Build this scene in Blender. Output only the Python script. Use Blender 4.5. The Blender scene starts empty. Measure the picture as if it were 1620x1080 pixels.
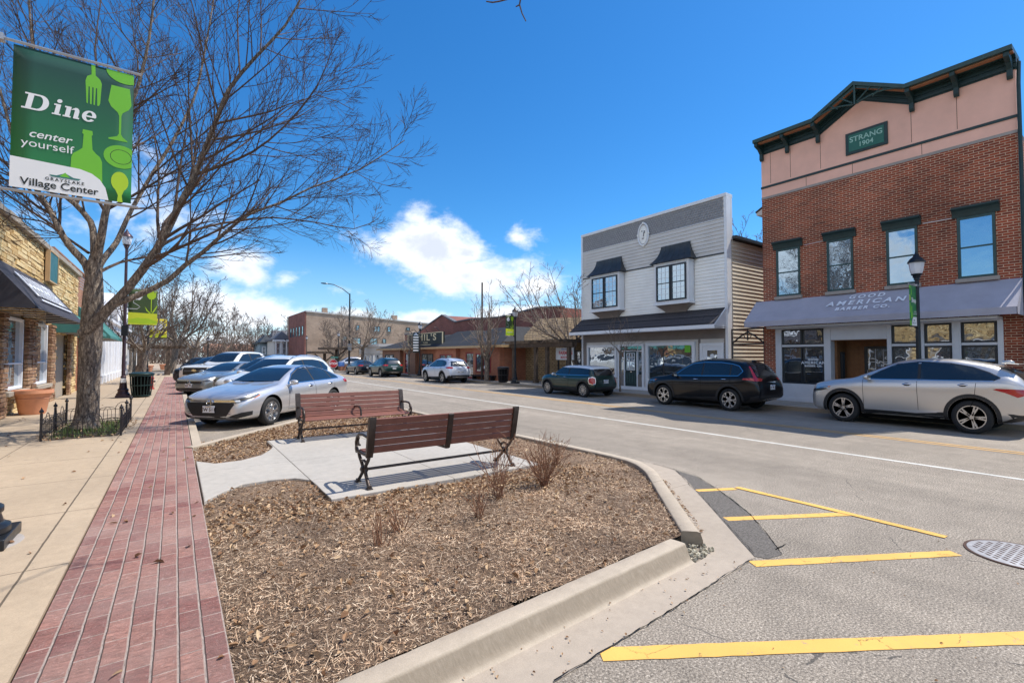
import bpy, bmesh, math, random
from mathutils import Vector, Matrix
from mathutils.bvhtree import BVHTree
R = math.radians
scene = bpy.context.scene
COL = scene.collection

# ------------------------------------------------------------------ camera
HC = 1.85; FPX = 750.0; YAW = R(35.3874); PITCH = R(1.7565)
cam_d = bpy.data.cameras.new('camera'); cam = bpy.data.objects.new('camera', cam_d); COL.objects.link(cam)
cam.location = (0, 0, HC); cam.rotation_euler = (R(90) + PITCH, 0, -YAW)
cam_d.sensor_width = 36; cam_d.lens = 36 * FPX / 1620; cam_d.clip_end = 3000; cam_d.clip_start = 0.05
scene.camera = cam
AX_R = Vector((math.cos(YAW), -math.sin(YAW), 0))
AX_F = Vector((math.sin(YAW) * math.cos(PITCH), math.cos(YAW) * math.cos(PITCH), math.sin(PITCH)))
AX_U = AX_R.cross(AX_F)
CAMP = Vector((0, 0, HC))
def ray(px, py): return AX_R * ((px - 810) / FPX) - AX_U * ((py - 540) / FPX) + AX_F
def at_z(px, py, z=0.0):
    d = ray(px, py); return CAMP + d * ((z - HC) / d.z)
def at_x(px, py, X):
    d = ray(px, py); return CAMP + d * (X / d.x)
def at_y(px, py, Y):
    d = ray(px, py); return CAMP + d * (Y / d.y)

# ------------------------------------------------------------------ sun, sky, exposure
SUN = Vector((0.62, -0.20, 1.0)).normalized()
sun_d = bpy.data.lights.new('sun', 'SUN'); sun = bpy.data.objects.new('sun', sun_d); COL.objects.link(sun)
sun_d.energy = 3.15; sun_d.angle = R(0.53); sun_d.color = (1.0, 0.94, 0.84)
sun.rotation_euler = SUN.to_track_quat('Z', 'Y').to_euler(); sun.location = (0, 0, 30)
scene.view_settings.view_transform = 'Standard'; scene.view_settings.look = 'None'
scene.view_settings.gamma = 1.0; scene.view_settings.exposure = 0.87

class NT:
    def __init__(s, nt): s.nt = nt; s.n = nt.nodes; s.l = nt.links
    def add(s, t, **k):
        n = s.n.new(t)
        for a, b in k.items(): setattr(n, a, b)
        return n
    def put(s, sock, v):
        if v is None: return
        if hasattr(v, 'is_linked') or isinstance(v, bpy.types.NodeSocket): s.l.new(v, sock)
        else: sock.default_value = v
    def math(s, op, a, b=None, c=None, clamp=False):
        n = s.add('ShaderNodeMath', operation=op, use_clamp=clamp)
        s.put(n.inputs[0], a); s.put(n.inputs[1], b)
        if c is not None: s.put(n.inputs[2], c)
        return n.outputs[0]
    def mix(s, f, a, b, blend='MIX'):
        n = s.add('ShaderNodeMix', data_type='RGBA', blend_type=blend)
        s.put(n.inputs[0], f); s.put(n.inputs[6], a); s.put(n.inputs[7], b)
        return n.outputs[2]
    def noise(s, vec, scale, detail=4, rough=0.55, dist=0.0):
        n = s.add('ShaderNodeTexNoise'); s.put(n.inputs['Vector'], vec)
        n.inputs['Scale'].default_value = scale; n.inputs['Detail'].default_value = detail
        n.inputs['Roughness'].default_value = rough; n.inputs['Distortion'].default_value = dist
        return n.outputs['Fac']
    def ramp(s, f, stops, interp='LINEAR'):
        n = s.add('ShaderNodeValToRGB'); n.color_ramp.interpolation = interp
        e = n.color_ramp.elements
        while len(e) < len(stops): e.new(0.5)
        for i, (p, c) in enumerate(stops):
            e[i].position = p; e[i].color = c4(c)
        s.put(n.inputs[0], f); return n.outputs[0]
    def range(s, v, a, b, c=0.0, d=1.0, smooth=False):
        n = s.add('ShaderNodeMapRange'); n.clamp = True
        if smooth: n.interpolation_type = 'SMOOTHSTEP'
        s.put(n.inputs[0], v)
        for i, q in enumerate((a, b, c, d)): n.inputs[i + 1].default_value = q
        return n.outputs[0]
    def sep(s, v):
        n = s.add('ShaderNodeSeparateXYZ'); s.put(n.inputs[0], v); return n.outputs
    def comb(s, x=0.0, y=0.0, z=0.0):
        n = s.add('ShaderNodeCombineXYZ')
        s.put(n.inputs[0], x); s.put(n.inputs[1], y); s.put(n.inputs[2], z); return n.outputs[0]

def c4(c):
    if isinstance(c, (int, float)): return (c, c, c, 1)
    return tuple(c) if len(c) == 4 else (*c, 1)

w = bpy.data.worlds.new('World'); scene.world = w; w.use_nodes = True
W = NT(w.node_tree); W.n.clear()
sky = W.add('ShaderNodeTexSky', sky_type='NISHITA'); sky.sun_disc = False
sky.sun_elevation = math.asin(SUN.z); sky.sun_rotation = math.atan2(SUN.x, SUN.y)
sky.altitude = 0; sky.air_density = 1.0; sky.dust_density = 0.2; sky.ozone_density = 4.0
hsv = W.add('ShaderNodeHueSaturation'); W.put(hsv.inputs['Color'], sky.outputs[0]); hsv.inputs['Saturation'].default_value = 1.28
skyc = W.mix(1.0, hsv.outputs[0], (0.58, 0.84, 0.93, 1), 'MULTIPLY')
gen = W.add('ShaderNodeTexCoord').outputs['Generated']
sx, sy, sz = W.sep(gen)[:3]
azn = W.math('ARCTAN2', sx, sy); eln = W.math('ARCSINE', sz)
M = None
BLOBS = [  # px, py, half width px, half height px, weight
    (672, 392, 115, 60, 1.15), (765, 440, 125, 46, 1.15), (655, 345, 40, 26, .55), (845, 455, 70, 34, 1.0), (735, 402, 60, 30, .9),
    (825, 377, 26, 20, .5), (757, 395, 22, 24, .45), (720, 355, 14, 14, .35), (420, 500, 125, 36, 1.15), (330, 480, 110, 45, 1.1), (385, 425, 75, 36, .9),
    (455, 437, 70, 20, .45), (560, 500, 40, 16, .9), (665, 506, 60, 16, .95), (830, 500, 95, 26, 1.1), (250, 330, 130, 70, .35),
    (380, 545, 180, 24, .9), (520, 455, 50, 12, .3), (610, 400, 30, 10, .3), (620, 540, 420, 14, .8)]
for (px, py, hw, hh, wt) in BLOBS:
    c = ray(px, py).normalized(); a = ray(px - hw, py).normalized(); b = ray(px + hw, py).normalized()
    t = ray(px, py - hh).normalized(); u = ray(px, py + hh).normalized()
    a0 = math.atan2(c.x, c.y); e0 = math.asin(c.z)
    sa = abs(math.atan2(b.x, b.y) - math.atan2(a.x, a.y)) / 2; se = abs(math.asin(t.z) - math.asin(u.z)) / 2
    A = W.math('DIVIDE', W.math('SUBTRACT', azn, a0), sa); E = W.math('DIVIDE', W.math('SUBTRACT', eln, e0), se)
    d2 = W.math('SQRT', W.math('ADD', W.math('MULTIPLY', A, A), W.math('MULTIPLY', E, E)))
    m = W.math('MULTIPLY', W.math('SUBTRACT', 1.0, d2), wt)
    M = m if M is None else W.math('MAXIMUM', M, m)
for (a0, e0, sa, se, wt) in ((-95, 26, 42, 17, 1.2), (-150, 34, 38, 20, 1.2), (170, 30, 40, 18, 1.1), (-120, 58, 50, 16, .9), (-60, 12, 22, 9, 1.0)):   # unseen clouds added behind the viewer to fill the shaded fronts with white light
    A = W.math('DIVIDE', W.math('SUBTRACT', azn, R(a0)), R(sa)); E = W.math('DIVIDE', W.math('SUBTRACT', eln, R(e0)), R(se))
    d2 = W.math('SQRT', W.math('ADD', W.math('MULTIPLY', A, A), W.math('MULTIPLY', E, E)))
    M = W.math('MAXIMUM', M, W.math('MULTIPLY', W.math('SUBTRACT', 1.0, d2), wt))
M = W.math('MAXIMUM', M, -0.62)
cn = W.noise(W.comb(azn, W.math('MULTIPLY', eln, 1.35), 0.3), 7.5, 11, 0.6, 0.25)
cn2 = W.noise(W.comb(azn, W.math('MULTIPLY', eln, 1.6), 4.1), 22, 9, 0.62, 0.0)
val = W.math('ADD', W.math('ADD', M, W.math('MULTIPLY', W.math('SUBTRACT', cn, 0.5), 2.05)), W.math('MULTIPLY', W.math('SUBTRACT', cn2, 0.5), 0.9))
alpha = W.range(val, -0.05, 0.75, 0, 1, True)
core = W.range(W.math('ADD', val, W.math('MULTIPLY', W.math('SUBTRACT', W.noise(W.comb(azn, eln, 2.0), 14, 6), 0.5), 1.6)), 0.35, 1.25, 0, 1, True)
ccol = W.mix(core, (0.96, 0.97, 1.0, 1), (0.62, 0.66, 0.74, 1))
cloud = W.mix(1.0, ccol, (7.0, 7.0, 7.0, 1), 'MULTIPLY')
# pale air low over the horizon
lowf = W.math('MULTIPLY', W.range(eln, 0.24, 0.0, 0, 1, True), 0.55)
skyc = W.mix(lowf, skyc, (3.2, 4.2, 5.3, 1))
skym = W.mix(W.math('MULTIPLY', alpha, 0.94), skyc, cloud)
bg = W.add('ShaderNodeBackground'); W.put(bg.inputs[0], skym); bg.inputs[1].default_value = 0.106
wo = W.add('ShaderNodeOutputWorld'); W.l.new(bg.outputs[0], wo.inputs[0])

# ------------------------------------------------------------------ materials
MATS = {}
def new_mat(name):
    m = bpy.data.materials.new(name); m.use_nodes = True
    T = NT(m.node_tree); b = T.n['Principled BSDF']; MATS[name] = m
    return m, T, b
def P(T): return T.add('ShaderNodeNewGeometry').outputs['Position']
def bump(T, b, h, strength=0.5, dist=0.01):
    n = T.add('ShaderNodeBump'); n.inputs['Strength'].default_value = strength; n.inputs['Distance'].default_value = dist
    T.put(n.inputs['Height'], h); T.l.new(n.outputs[0], b.inputs['Normal'])
def obj_co(T): return T.add('ShaderNodeTexCoord').outputs['Object']
def mat(name, col, rough=0.6, metal=0.0, var=0.12, vs=3.0, bmp=0.0, bs=60.0, coat=0.0, spec=0.5, coatr=0.03, emit=None):
    """general painted / cast / cloth surface with slight procedural variation"""
    m, T, b = new_mat(name)
    co = obj_co(T)
    n = T.noise(co, vs, 5, 0.6)
    col = c4(col); lo = tuple(x * (1 - var) for x in col[:3]) + (1,); hi = tuple(min(1, x * (1 + var)) for x in col[:3]) + (1,)
    T.put(b.inputs['Base Color'], T.mix(T.range(n, 0.3, 0.7), lo, hi))
    T.put(b.inputs['Roughness'], T.range(T.noise(co, vs * 2.3, 3), 0.3, 0.7, max(0, rough - .06), min(1, rough + .06)))
    b.inputs['Metallic'].default_value = metal; b.inputs['Specular IOR Level'].default_value = spec
    b.inputs['Coat Weight'].default_value = coat; b.inputs['Coat Roughness'].default_value = coatr
    if bmp: bump(T, b, T.noise(co, bs, 6, 0.65), bmp, 0.01)
    if emit:
        b.inputs['Emission Color'].default_value = c4(emit[0]); b.inputs['Emission Strength'].default_value = emit[1]
    return m
def wallvec(T):
    g = T.add('ShaderNodeNewGeometry'); x, y, z = T.sep(g.outputs['Position'])[:3]
    nx = T.math('ABSOLUTE', T.sep(g.outputs['True Normal'])[0])
    f = T.math('GREATER_THAN', nx, 0.6)
    u = T.math('ADD', T.math('MULTIPLY', y, f), T.math('MULTIPLY', x, T.math('SUBTRACT', 1.0, f)))
    return T.comb(u, z, 0.0), g
def brick_mat(name, c1, c2, mortar, bw=0.21, rh=0.075, ms=0.012, bstr=0.6, var=0.35, rough=0.85, stain=0.0):
    m, T, b = new_mat(name); v, g = wallvec(T)
    t = T.add('ShaderNodeTexBrick'); T.put(t.inputs['Vector'], v)
    t.inputs['Scale'].default_value = 1.0; t.inputs['Brick Width'].default_value = bw; t.inputs['Row Height'].default_value = rh
    t.inputs['Mortar Size'].default_value = ms; t.inputs['Mortar Smooth'].default_value = 0.2; t.inputs['Bias'].default_value = 0
    t.inputs['Color1'].default_value = c4(c1); t.inputs['Color2'].default_value = c4(c2); t.inputs['Mortar'].default_value = c4(mortar)
    n = T.noise(v, 0.55, 5, 0.6); n2 = T.noise(v, 14, 5, 0.7)
    cc = T.mix(1.0, t.outputs['Color'], T.ramp(n, [(0.3, 1 - var), (0.7, 1 + var * .35)]), 'MULTIPLY')
    cc = T.mix(1.0, cc, T.ramp(n2, [(0.25, 0.75), (0.75, 1.15)]), 'MULTIPLY')
    T.put(b.inputs['Base Color'], cc); b.inputs['Roughness'].default_value = rough
    h = T.math('ADD', T.math('MULTIPLY', t.outputs['Fac'], -1.0), T.math('MULTIPLY', n2, 0.35))
    bump(T, b, h, bstr, 0.01); return m

# asphalt
m, T, b = new_mat('asphalt')
p = P(T)
big = T.noise(p, 0.35, 5, 0.6); mid = T.noise(p, 3.0, 5, 0.65); sp = T.noise(p, 62, 4, 0.9); sp2 = T.noise(p, 210, 2, 0.8)
base = T.ramp(sp, [(0.34, (.045, .040, .036)), (0.45, (.20, .170, .138)), (0.55, (.37, .318, .262)), (0.66, (.76, .67, .56))])
base = T.mix(1.0, base, T.ramp(big, [(0.3, .86), (0.7, 1.1)]), 'MULTIPLY')
base = T.mix(1.0, base, T.ramp(mid, [(0.3, .84), (0.7, 1.08)]), 'MULTIPLY')
px_, py_, pz_ = T.sep(p)[:3]
trk = T.noise(T.comb(T.math('MULTIPLY', px_, 1.3), T.math('MULTIPLY', py_, 0.05), 0), 1.0, 4, 0.6)
base = T.mix(1.0, base, T.ramp(trk, [(0.35, .88), (0.65, 1.1)]), 'MULTIPLY')
vo = T.add('ShaderNodeTexVoronoi', feature='DISTANCE_TO_EDGE'); vo.inputs['Scale'].default_value = 0.28
dn = T.add('ShaderNodeTexNoise'); dn.inputs['Scale'].default_value = 1.4; dn.inputs['Detail'].default_value = 6; T.put(dn.inputs['Vector'], p)
T.put(vo.inputs['Vector'], T.mix(0.35, p, dn.outputs['Color'], 'ADD'))
ck = T.math('MULTIPLY', T.math('LESS_THAN', vo.outputs['Distance'], 0.0013), T.math('GREATER_THAN', mid, 0.5))
base = T.mix(T.math('MULTIPLY', ck, 0.75), base, (.05, .047, .045, 1))
T.put(b.inputs['Base Color'], base); b.inputs['Roughness'].default_value = 0.9
bump(T, b, T.math('ADD', sp, T.math('MULTIPLY', sp2, .5)), 0.7, 0.008)

def concrete(name, c, joints=None, rough=0.85, spk=0.12, streak=False):
    m, T, b = new_mat(name); p = P(T)
    n1 = T.noise(p, 0.9, 6, 0.65); n2 = T.noise(p, 9, 6, 0.7); n3 = T.noise(p, 150, 3, 0.8)
    cc = T.mix(1.0, c4(c), T.ramp(n1, [(0.3, .84), (0.7, 1.1)]), 'MULTIPLY')
    cc = T.mix(1.0, cc, T.ramp(n2, [(0.25, .86), (0.75, 1.08)]), 'MULTIPLY')
    cc = T.mix(1.0, cc, T.ramp(n3, [(0.3, 1 - spk * 1.5), (0.7, 1 + spk)]), 'MULTIPLY')
    st = T.math('LESS_THAN', T.noise(p, 2.1, 8, 0.75), 0.36)
    cc = T.mix(T.math('MULTIPLY', st, 0.30), cc, (.12, .10, .08, 1)); cc = T.mix(T.math('MULTIPLY', T.range(T.noise(p, .45, 4), .42, .62), .22), cc, (.20, .165, .125, 1))
    h = T.math('MULTIPLY', n3, 0.4)
    if joints:
        x, y, z = T.sep(p)[:3]; wob = T.math('MULTIPLY', T.math('SUBTRACT', T.noise(p, 6, 4), 0.5), 0.012); mask = None
        for (axis, kind, a, per, wd) in joints:
            q = T.math('ADD', x if axis == 'x' else y, wob)
            if kind == 'at': d = T.math('ABSOLUTE', T.math('SUBTRACT', q, a))
            else:
                fr = T.math('PINGPONG', T.math('SUBTRACT', q, a), per / 2); d = fr
            mk = T.math('LESS_THAN', d, wd); mask = mk if mask is None else T.math('MAXIMUM', mask, mk)
        cc = T.mix(T.math('MULTIPLY', mask, 0.85), cc, (.06, .045, .03, 1))
        h = T.math('SUBTRACT', h, T.math('MULTIPLY', mask, 3.0))
    T.put(b.inputs['Base Color'], cc); b.inputs['Roughness'].default_value = rough
    bump(T, b, T.math('ADD', h, T.math('MULTIPLY', n2, .3)), 0.5, 0.006); return m
concrete('walk_concrete', (.475, .37, .262), [('x', 'at', -0.955, 0, .008), ('x', 'at', -2.35, 0, .007), ('y', 'per', 5.40, 1.78, .006)])
concrete('kerb_concrete', (.50, .42, .33), [('y', 'per', 1.1, 3.05, .003)])
concrete('gutter_concrete', (.44, .37, .30), [('y', 'per', 1.1, 3.05, .003)])
concrete('slab_concrete', (.47, .44, .40), [('x', 'at', 1.56, 0, .007), ('x', 'at', 3.23, 0, .006), ('y', 'at', 8.45, 0, .0025)], spk=.06)
concrete('far_concrete', (.42, .38, .33), [('y', 'per', 0, 1.6, .01), ('x', 'at', 18.2, 0, .01)])
concrete('stone_trim', (.42, .36, .29)); concrete('lime_trim', (.38, .34, .31)); concrete('broken_concrete', (.55, .50, .38), spk=.5)

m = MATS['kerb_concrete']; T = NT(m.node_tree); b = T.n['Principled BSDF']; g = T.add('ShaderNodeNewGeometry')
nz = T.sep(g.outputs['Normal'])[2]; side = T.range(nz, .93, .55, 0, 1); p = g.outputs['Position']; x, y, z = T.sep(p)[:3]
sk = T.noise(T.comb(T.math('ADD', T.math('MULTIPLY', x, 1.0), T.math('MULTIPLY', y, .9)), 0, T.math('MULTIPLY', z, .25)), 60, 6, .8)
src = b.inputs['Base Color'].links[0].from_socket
T.put(b.inputs['Base Color'], T.mix(T.math('MULTIPLY', side, T.range(sk, .30, .62, .45, 1)), src, (.25, .20, .145, 1)))   # steep kerb sides mixed towards dark brown, streaked by noise
# stamped brick path
m, T, b = new_mat('stamped_brick')
p = P(T); x, y, z = T.sep(p)[:3]
wv = T.math('MULTIPLY', T.math('SUBTRACT', T.noise(T.comb(x, y, 0), 1.6, 6, .75), 0.5), 0.020)
v = T.comb(y, T.math('ADD', T.math('ADD', x, 0.69), wv), 0)
t = T.add('ShaderNodeTexBrick'); T.put(t.inputs['Vector'], v)
for k_, q in (('Scale', 1), ('Brick Width', .27), ('Row Height', .1225), ('Mortar Size', .0065), ('Mortar Smooth', .3)): t.inputs[k_].default_value = q
t.inputs['Color1'].default_value = (.20, .070, .064, 1); t.inputs['Color2'].default_value = (.36, .18, .145, 1); t.inputs['Mortar'].default_value = (.50, .38, .33, 1)
row = T.math('PINGPONG', T.math('ADD', T.math('ADD', x, 0.69), wv), .06125)
rowm = T.math('MULTIPLY', T.range(row, .003, .0095, 1, 0), T.range(T.noise(p, 22, 5, .8), .30, .48, .25, 1))
slate = T.noise(T.comb(T.math('ADD', x, T.math('MULTIPLY', y, .5)), T.math('MULTIPLY', y, 2.6), 0), 11, 10, 0.82, 1.2)
n2 = T.noise(p, 45, 5, .8); n1 = T.noise(p, 1.1, 5, 0.6)
cc = T.mix(1.0, t.outputs['Color'], T.ramp(slate, [(0.32, .35), (0.48, .95), (0.66, 1.7)]), 'MULTIPLY')
cc = T.mix(T.range(n1, .42, .68, 0, .5), cc, (.44, .33, .29, 1))
cc = T.mix(T.range(T.noise(p, 0.5, 4), .4, .65, 0, .35), cc, (.33, .20, .165, 1))
cc = T.mix(T.math('MULTIPLY', T.range(n2, .62, .75), .5), cc, (.62, .52, .48, 1))
cc = T.mix(T.math('MULTIPLY', T.range(T.noise(T.comb(T.math('MULTIPLY', x, 3.0), y, 0), 17, 8, .85, .6), .56, .66), .55), cc, (.58, .46, .43, 1))
cc = T.mix(rowm, cc, (.50, .41, .36, 1))
T.put(b.inputs['Base Color'], cc); b.inputs['Roughness'].default_value = 0.8
h = T.math('SUBTRACT', T.math('MULTIPLY', slate, 1.2), T.math('ADD', T.math('MULTIPLY', rowm, 1.3), T.math('MULTIPLY', t.outputs['Fac'], .5)))
bump(T, b, h, 0.9, 0.018)

# mulch ground and chips
m, T, b = new_mat('mulch_soil'); p = P(T)
n = T.noise(p, 60, 7, .85); n1 = T.noise(p, 1.3, 5, .6)
cc = T.ramp(n, [(0.34, (.04, .024, .015)), (0.50, (.24, .155, .10)), (0.66, (.54, .39, .27))])
cc = T.mix(1.0, cc, T.ramp(n1, [(0.3, .75), (0.7, 1.15)]), 'MULTIPLY')
T.put(b.inputs['Base Color'], cc); b.inputs['Roughness'].default_value = 1.0; bump(T, b, n, 1.0, 0.03)
def island(name, stops, rough=0.9):
    m, T, b = new_mat(name)
    g = T.add('ShaderNodeNewGeometry').outputs['Random Per Island']
    T.put(b.inputs['Base Color'], T.ramp(g, stops)); b.inputs['Roughness'].default_value = rough; return m
island('mulch_chip', [(0.0, (.04, .02, .012)), (0.2, (.17, .105, .068)), (0.45, (.40, .265, .175)), (0.75, (.60, .44, .31)), (1.0, (.80, .66, .51))])
island('dry_leaf', [(0.0, (.20, .10, .05)), (0.5, (.36, .22, .12)), (1.0, (.55, .40, .25))])
island('ledge_stone', [(0.0, (.42, .26, .11)), (0.25, (.64, .44, .19)), (0.5, (.74, .53, .25)), (0.75, (.80, .62, .33)), (1.0, (.60, .42, .21))])
island('rust_stone', [(0.0, (.20, .10, .055)), (0.4, (.34, .19, .11)), (0.7, (.46, .29, .17)), (1.0, (.30, .17, .10))])
m = MATS['mulch_chip']; T = NT(m.node_tree); b = T.n['Principled BSDF']; p = P(T); src = b.inputs['Base Color'].links[0].from_socket
T.put(b.inputs['Base Color'], T.mix(1.0, src, T.ramp(T.noise(p, 1.5, 6, .7), [(0.36, (.52, .50, .50)), (0.5, (1.0, .98, .94)), (0.64, (1.35, 1.28, 1.18))]), 'MULTIPLY'))
# give the stones grain
for nm in ('ledge_stone', 'rust_stone'):
    m = MATS[nm]; T = NT(m.node_tree); b = T.n['Principled BSDF']; p = P(T)
    l = b.inputs['Base Color'].links[0]; src = l.from_socket
    T.put(b.inputs['Base Color'], T.mix(1.0, src, T.ramp(T.noise(p, 16, 6, .7), [(0.3, .7), (0.7, 1.15)]), 'MULTIPLY'))
    bump(T, b, T.noise(p, 28, 6, .7), 0.8, 0.015)

brick_mat('red_brick', (.40, .075, .028), (.20, .036, .017), (.64, .43, .29), .22, .0745, .0095, var=.45)
brick_mat('tavern_brick', (.56, .20, .105), (.46, .155, .085), (.5, .28, .18), .22, .075, .008, var=.2)
brick_mat('plum_brick', (.30, .105, .08), (.24, .08, .065), (.32, .18, .14), .25, .08, .008)
brick_mat('tan_brick', (.62, .43, .30), (.50, .34, .235), (.40, .33, .28), .30, .10, .015, var=.3)
brick_mat('field_stone', (.60, .43, .24), (.42, .29, .15), (.13, .09, .06), .34, .13, .02, bstr=1.0, var=.35)
brick_mat('orange_brick', (.42, .15, .07), (.34, .11, .05), (.45, .30, .20))
brick_mat('mansard_shingle', (.026, .03, .038), (.018, .021, .028), (.02, .02, .025), .30, .16, .012)
brick_mat('pent_shingle', (.085, .075, .078), (.05, .045, .048), (.018, .016, .016), .19, .17, .010, var=.3)
def plank_mat(name, c, per=0.11, axis=2):
    m, T, b = new_mat(name); p = P(T); s = T.sep(p)[axis]
    d = T.math('PINGPONG', s, per / 2); mk = T.math('LESS_THAN', d, .006)
    n = T.noise(p, 6, 6, .7)
    cc = T.mix(1.0, c4(c), T.ramp(n, [(0.3, .75), (0.7, 1.15)]), 'MULTIPLY')
    T.put(b.inputs['Base Color'], cc); b.inputs['Roughness'].default_value = .7
    bump(T, b, T.math('SUBTRACT', T.math('MULTIPLY', n, .2), mk), .7, .01); return m
plank_mat('door_wood', (.26, .115, .045), .4, 1)
m, T, b = new_mat('bark'); co = obj_co(T)
x, y, z = T.sep(co)[:3]
n = T.noise(T.comb(T.math('MULTIPLY', x, 1.0), T.math('MULTIPLY', y, 1.0), T.math('MULTIPLY', z, .28)), 26, 7, .75, .6)
cc = T.ramp(n, [(0.36, (.035, .026, .022)), (0.5, (.19, .145, .112)), (0.64, (.48, .39, .30))])
T.put(b.inputs['Base Color'], cc); b.inputs['Roughness'].default_value = .95; bump(T, b, n, 1.0, 0.05)
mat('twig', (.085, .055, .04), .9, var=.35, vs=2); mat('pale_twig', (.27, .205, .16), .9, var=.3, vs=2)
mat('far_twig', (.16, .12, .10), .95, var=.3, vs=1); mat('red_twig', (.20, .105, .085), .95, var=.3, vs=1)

mat('white_paint', (.76, .77, .80), .5, var=.04, bmp=.05); mat('siding_white', (.88, .86, .82), .6, var=.06, vs=1.2, bmp=.05)
mat('siding_grey', (.62, .585, .55), .6, var=.07, vs=1.2, bmp=.05); mat('siding_taupe', (.22, .185, .165), .6, var=.08, bmp=.05)
mat('siding_tan', (.68, .61, .50), .65, var=.07, vs=1.2, bmp=.05)
mat('scallop_grey', (.30, .295, .305), .75, var=.15, vs=5, bmp=.1); mat('copper_black', (.035, .04, .045), .45, var=.3, bmp=.1)
mat('storefront_white', (.62, .63, .67), .45, var=.05); mat('dark_frame', (.018, .022, .028), .4)
mat('green_trim', (.022, .06, .058), .45, var=.2, vs=8, bmp=.08); mat('deep_green', (.012, .035, .036), .5, var=.2, vs=8)
mat('plaque_green', (.01, .12, .085), .4); mat('plaque_letter', (.30, .50, .42), .4)
mat('pink_stucco', (.86, .49, .38), .8, var=.10, vs=.9, bmp=.12, bs=25); mat('soffit_wood', (.36, .15, .07), .6)
mat('pale_wood', (.5, .37, .19), .7, var=.2)
mat('awning_grey', (.38, .37, .43), .85, var=.09, vs=1.6, bmp=.15, bs=220); mat('awning_black', (.014, .014, .02), .8, var=.2, bmp=.15, bs=200)
mat('awning_top', (.040, .038, .05), .85, var=.1, vs=2, bmp=.1, bs=200)
mat('awning_green', (.05, .19, .17), .85, var=.15, vs=2, bmp=.1)
mat('letter_white', (.82, .84, .90), .5, var=.02); mat('letter_dark', (.012, .016, .014), .5); mat('letter_cream', (.70, .60, .38), .5)
mat('letter_pink', (.60, .12, .14), .5); mat('roof_grey', (.13, .13, .145), .8, var=.2); mat('fascia_tan', (.50, .33, .17), .6, var=.1)
mat('weathered_beam', (.10, .07, .05), .9, var=.35, vs=4, bmp=.4, bs=25); mat('brown_panel', (.30, .15, .09), .7, var=.12); mat('red_door', (.30, .035, .03), .5)
mat('iron', (.028, .026, .03), .45, metal=.3, var=.3, bmp=.15); mat('bench_iron', (.060, .046, .040), .42, metal=.5, var=.3, vs=12, bmp=.2, bs=90)
m = mat('bench_slat', (.205, .080, .058), .5, var=.14, vs=6, bmp=.12, bs=90)
mat('pole_dark', (.02, .022, .026), .35, metal=.4, var=.3, bmp=.1); mat('pole_plum', (.075, .045, .055), .4, metal=.4, var=.3, bmp=.1)
mat('lamp_glass', (.62, .64, .70), .2, var=.1, coat=.5); mat('terracotta', (.60, .27, .15), .75, var=.1, vs=4, bmp=.1)
mat('galvanised', (.42, .43, .45), .4, metal=.7, var=.1); mat('trash_green', (.018, .045, .042), .45, metal=.3, var=.2)
mat('banner_lime', (.16, .50, .03), .55, var=.03); mat('banner_leaf', (.42, .62, .02), .55, var=.03); mat('banner_olive', (.05, .085, .025), .6)
mat('banner_white', (.80, .80, .80), .55, var=.02); mat('banner_yellow', (.62, .50, .04), .55, var=.04); mat('banner_band', (.62, .68, .03), .55, var=.03)
m, T, b = new_mat('banner_green'); z = T.sep(obj_co(T))[2]
T.put(b.inputs['Base Color'], T.mix(T.range(z, 3.5, 4.5), (.018, .20, .055, 1), (.008, .062, .046, 1))); b.inputs['Roughness'].default_value = .5
mat('line_white', (.70, .69, .66), .8, var=.12, vs=9, bmp=.3)
def worn(name, col, under=(.26, .245, .22)):
    m, T, b = new_mat(name); p = P(T); n = T.noise(p, 7, 8, .8); n3 = T.noise(p, 90, 3, .8); n1 = T.noise(p, 1.5, 5)
    cc = T.mix(1.0, c4(col), T.ramp(n1, [(0.3, .86), (0.7, 1.06)]), 'MULTIPLY')
    cc = T.mix(T.range(T.math('ADD', n, T.math('MULTIPLY', n3, .25)), .72, .80), cc, c4(under))
    vo = T.add('ShaderNodeTexVoronoi', feature='DISTANCE_TO_EDGE'); vo.inputs['Scale'].default_value = 3.2
    T.put(vo.inputs['Vector'], T.mix(.25, p, T.comb(n, n1, 0), 'ADD'))
    ck = T.math('MULTIPLY', T.math('LESS_THAN', vo.outputs['Distance'], .004), T.math('GREATER_THAN', T.noise(p, 2.3, 3), .5))
    cc = T.mix(ck, cc, (.07, .055, .04, 1))
    T.put(b.inputs['Base Color'], cc); b.inputs['Roughness'].default_value = .85; bump(T, b, T.math('ADD', n3, T.math('MULTIPLY', ck, -2.0)), .5, .006)
worn('line_yellow', (.78, .45, .11)); worn('line_orange', (.62, .36, .12)); worn('line_pale', (.66, .65, .61))
mat('patch_asphalt', (.135, .122, .11), .95, var=.55, vs=55, bmp=.9, bs=90)
m, T, b = new_mat('manhole_iron'); p = P(T)
b.inputs['Metallic'].default_value = .5; b.inputs['Roughness'].default_value = .45
T.put(b.inputs['Base Color'], T.mix(T.range(T.noise(p, 12, 5), .3, .7), (.34, .34, .36, 1), (.52, .52, .54, 1)))
mat('rust_dark', (.06, .025, .015), .8)
mat('grass_blade', (.12, .17, .05), .8, var=.4)
mat('soil', (.10, .075, .05), 1, var=.4, vs=8, bmp=.6)
mat('far_ground', (.13, .115, .07), 1, var=.25, vs=.05)

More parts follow.
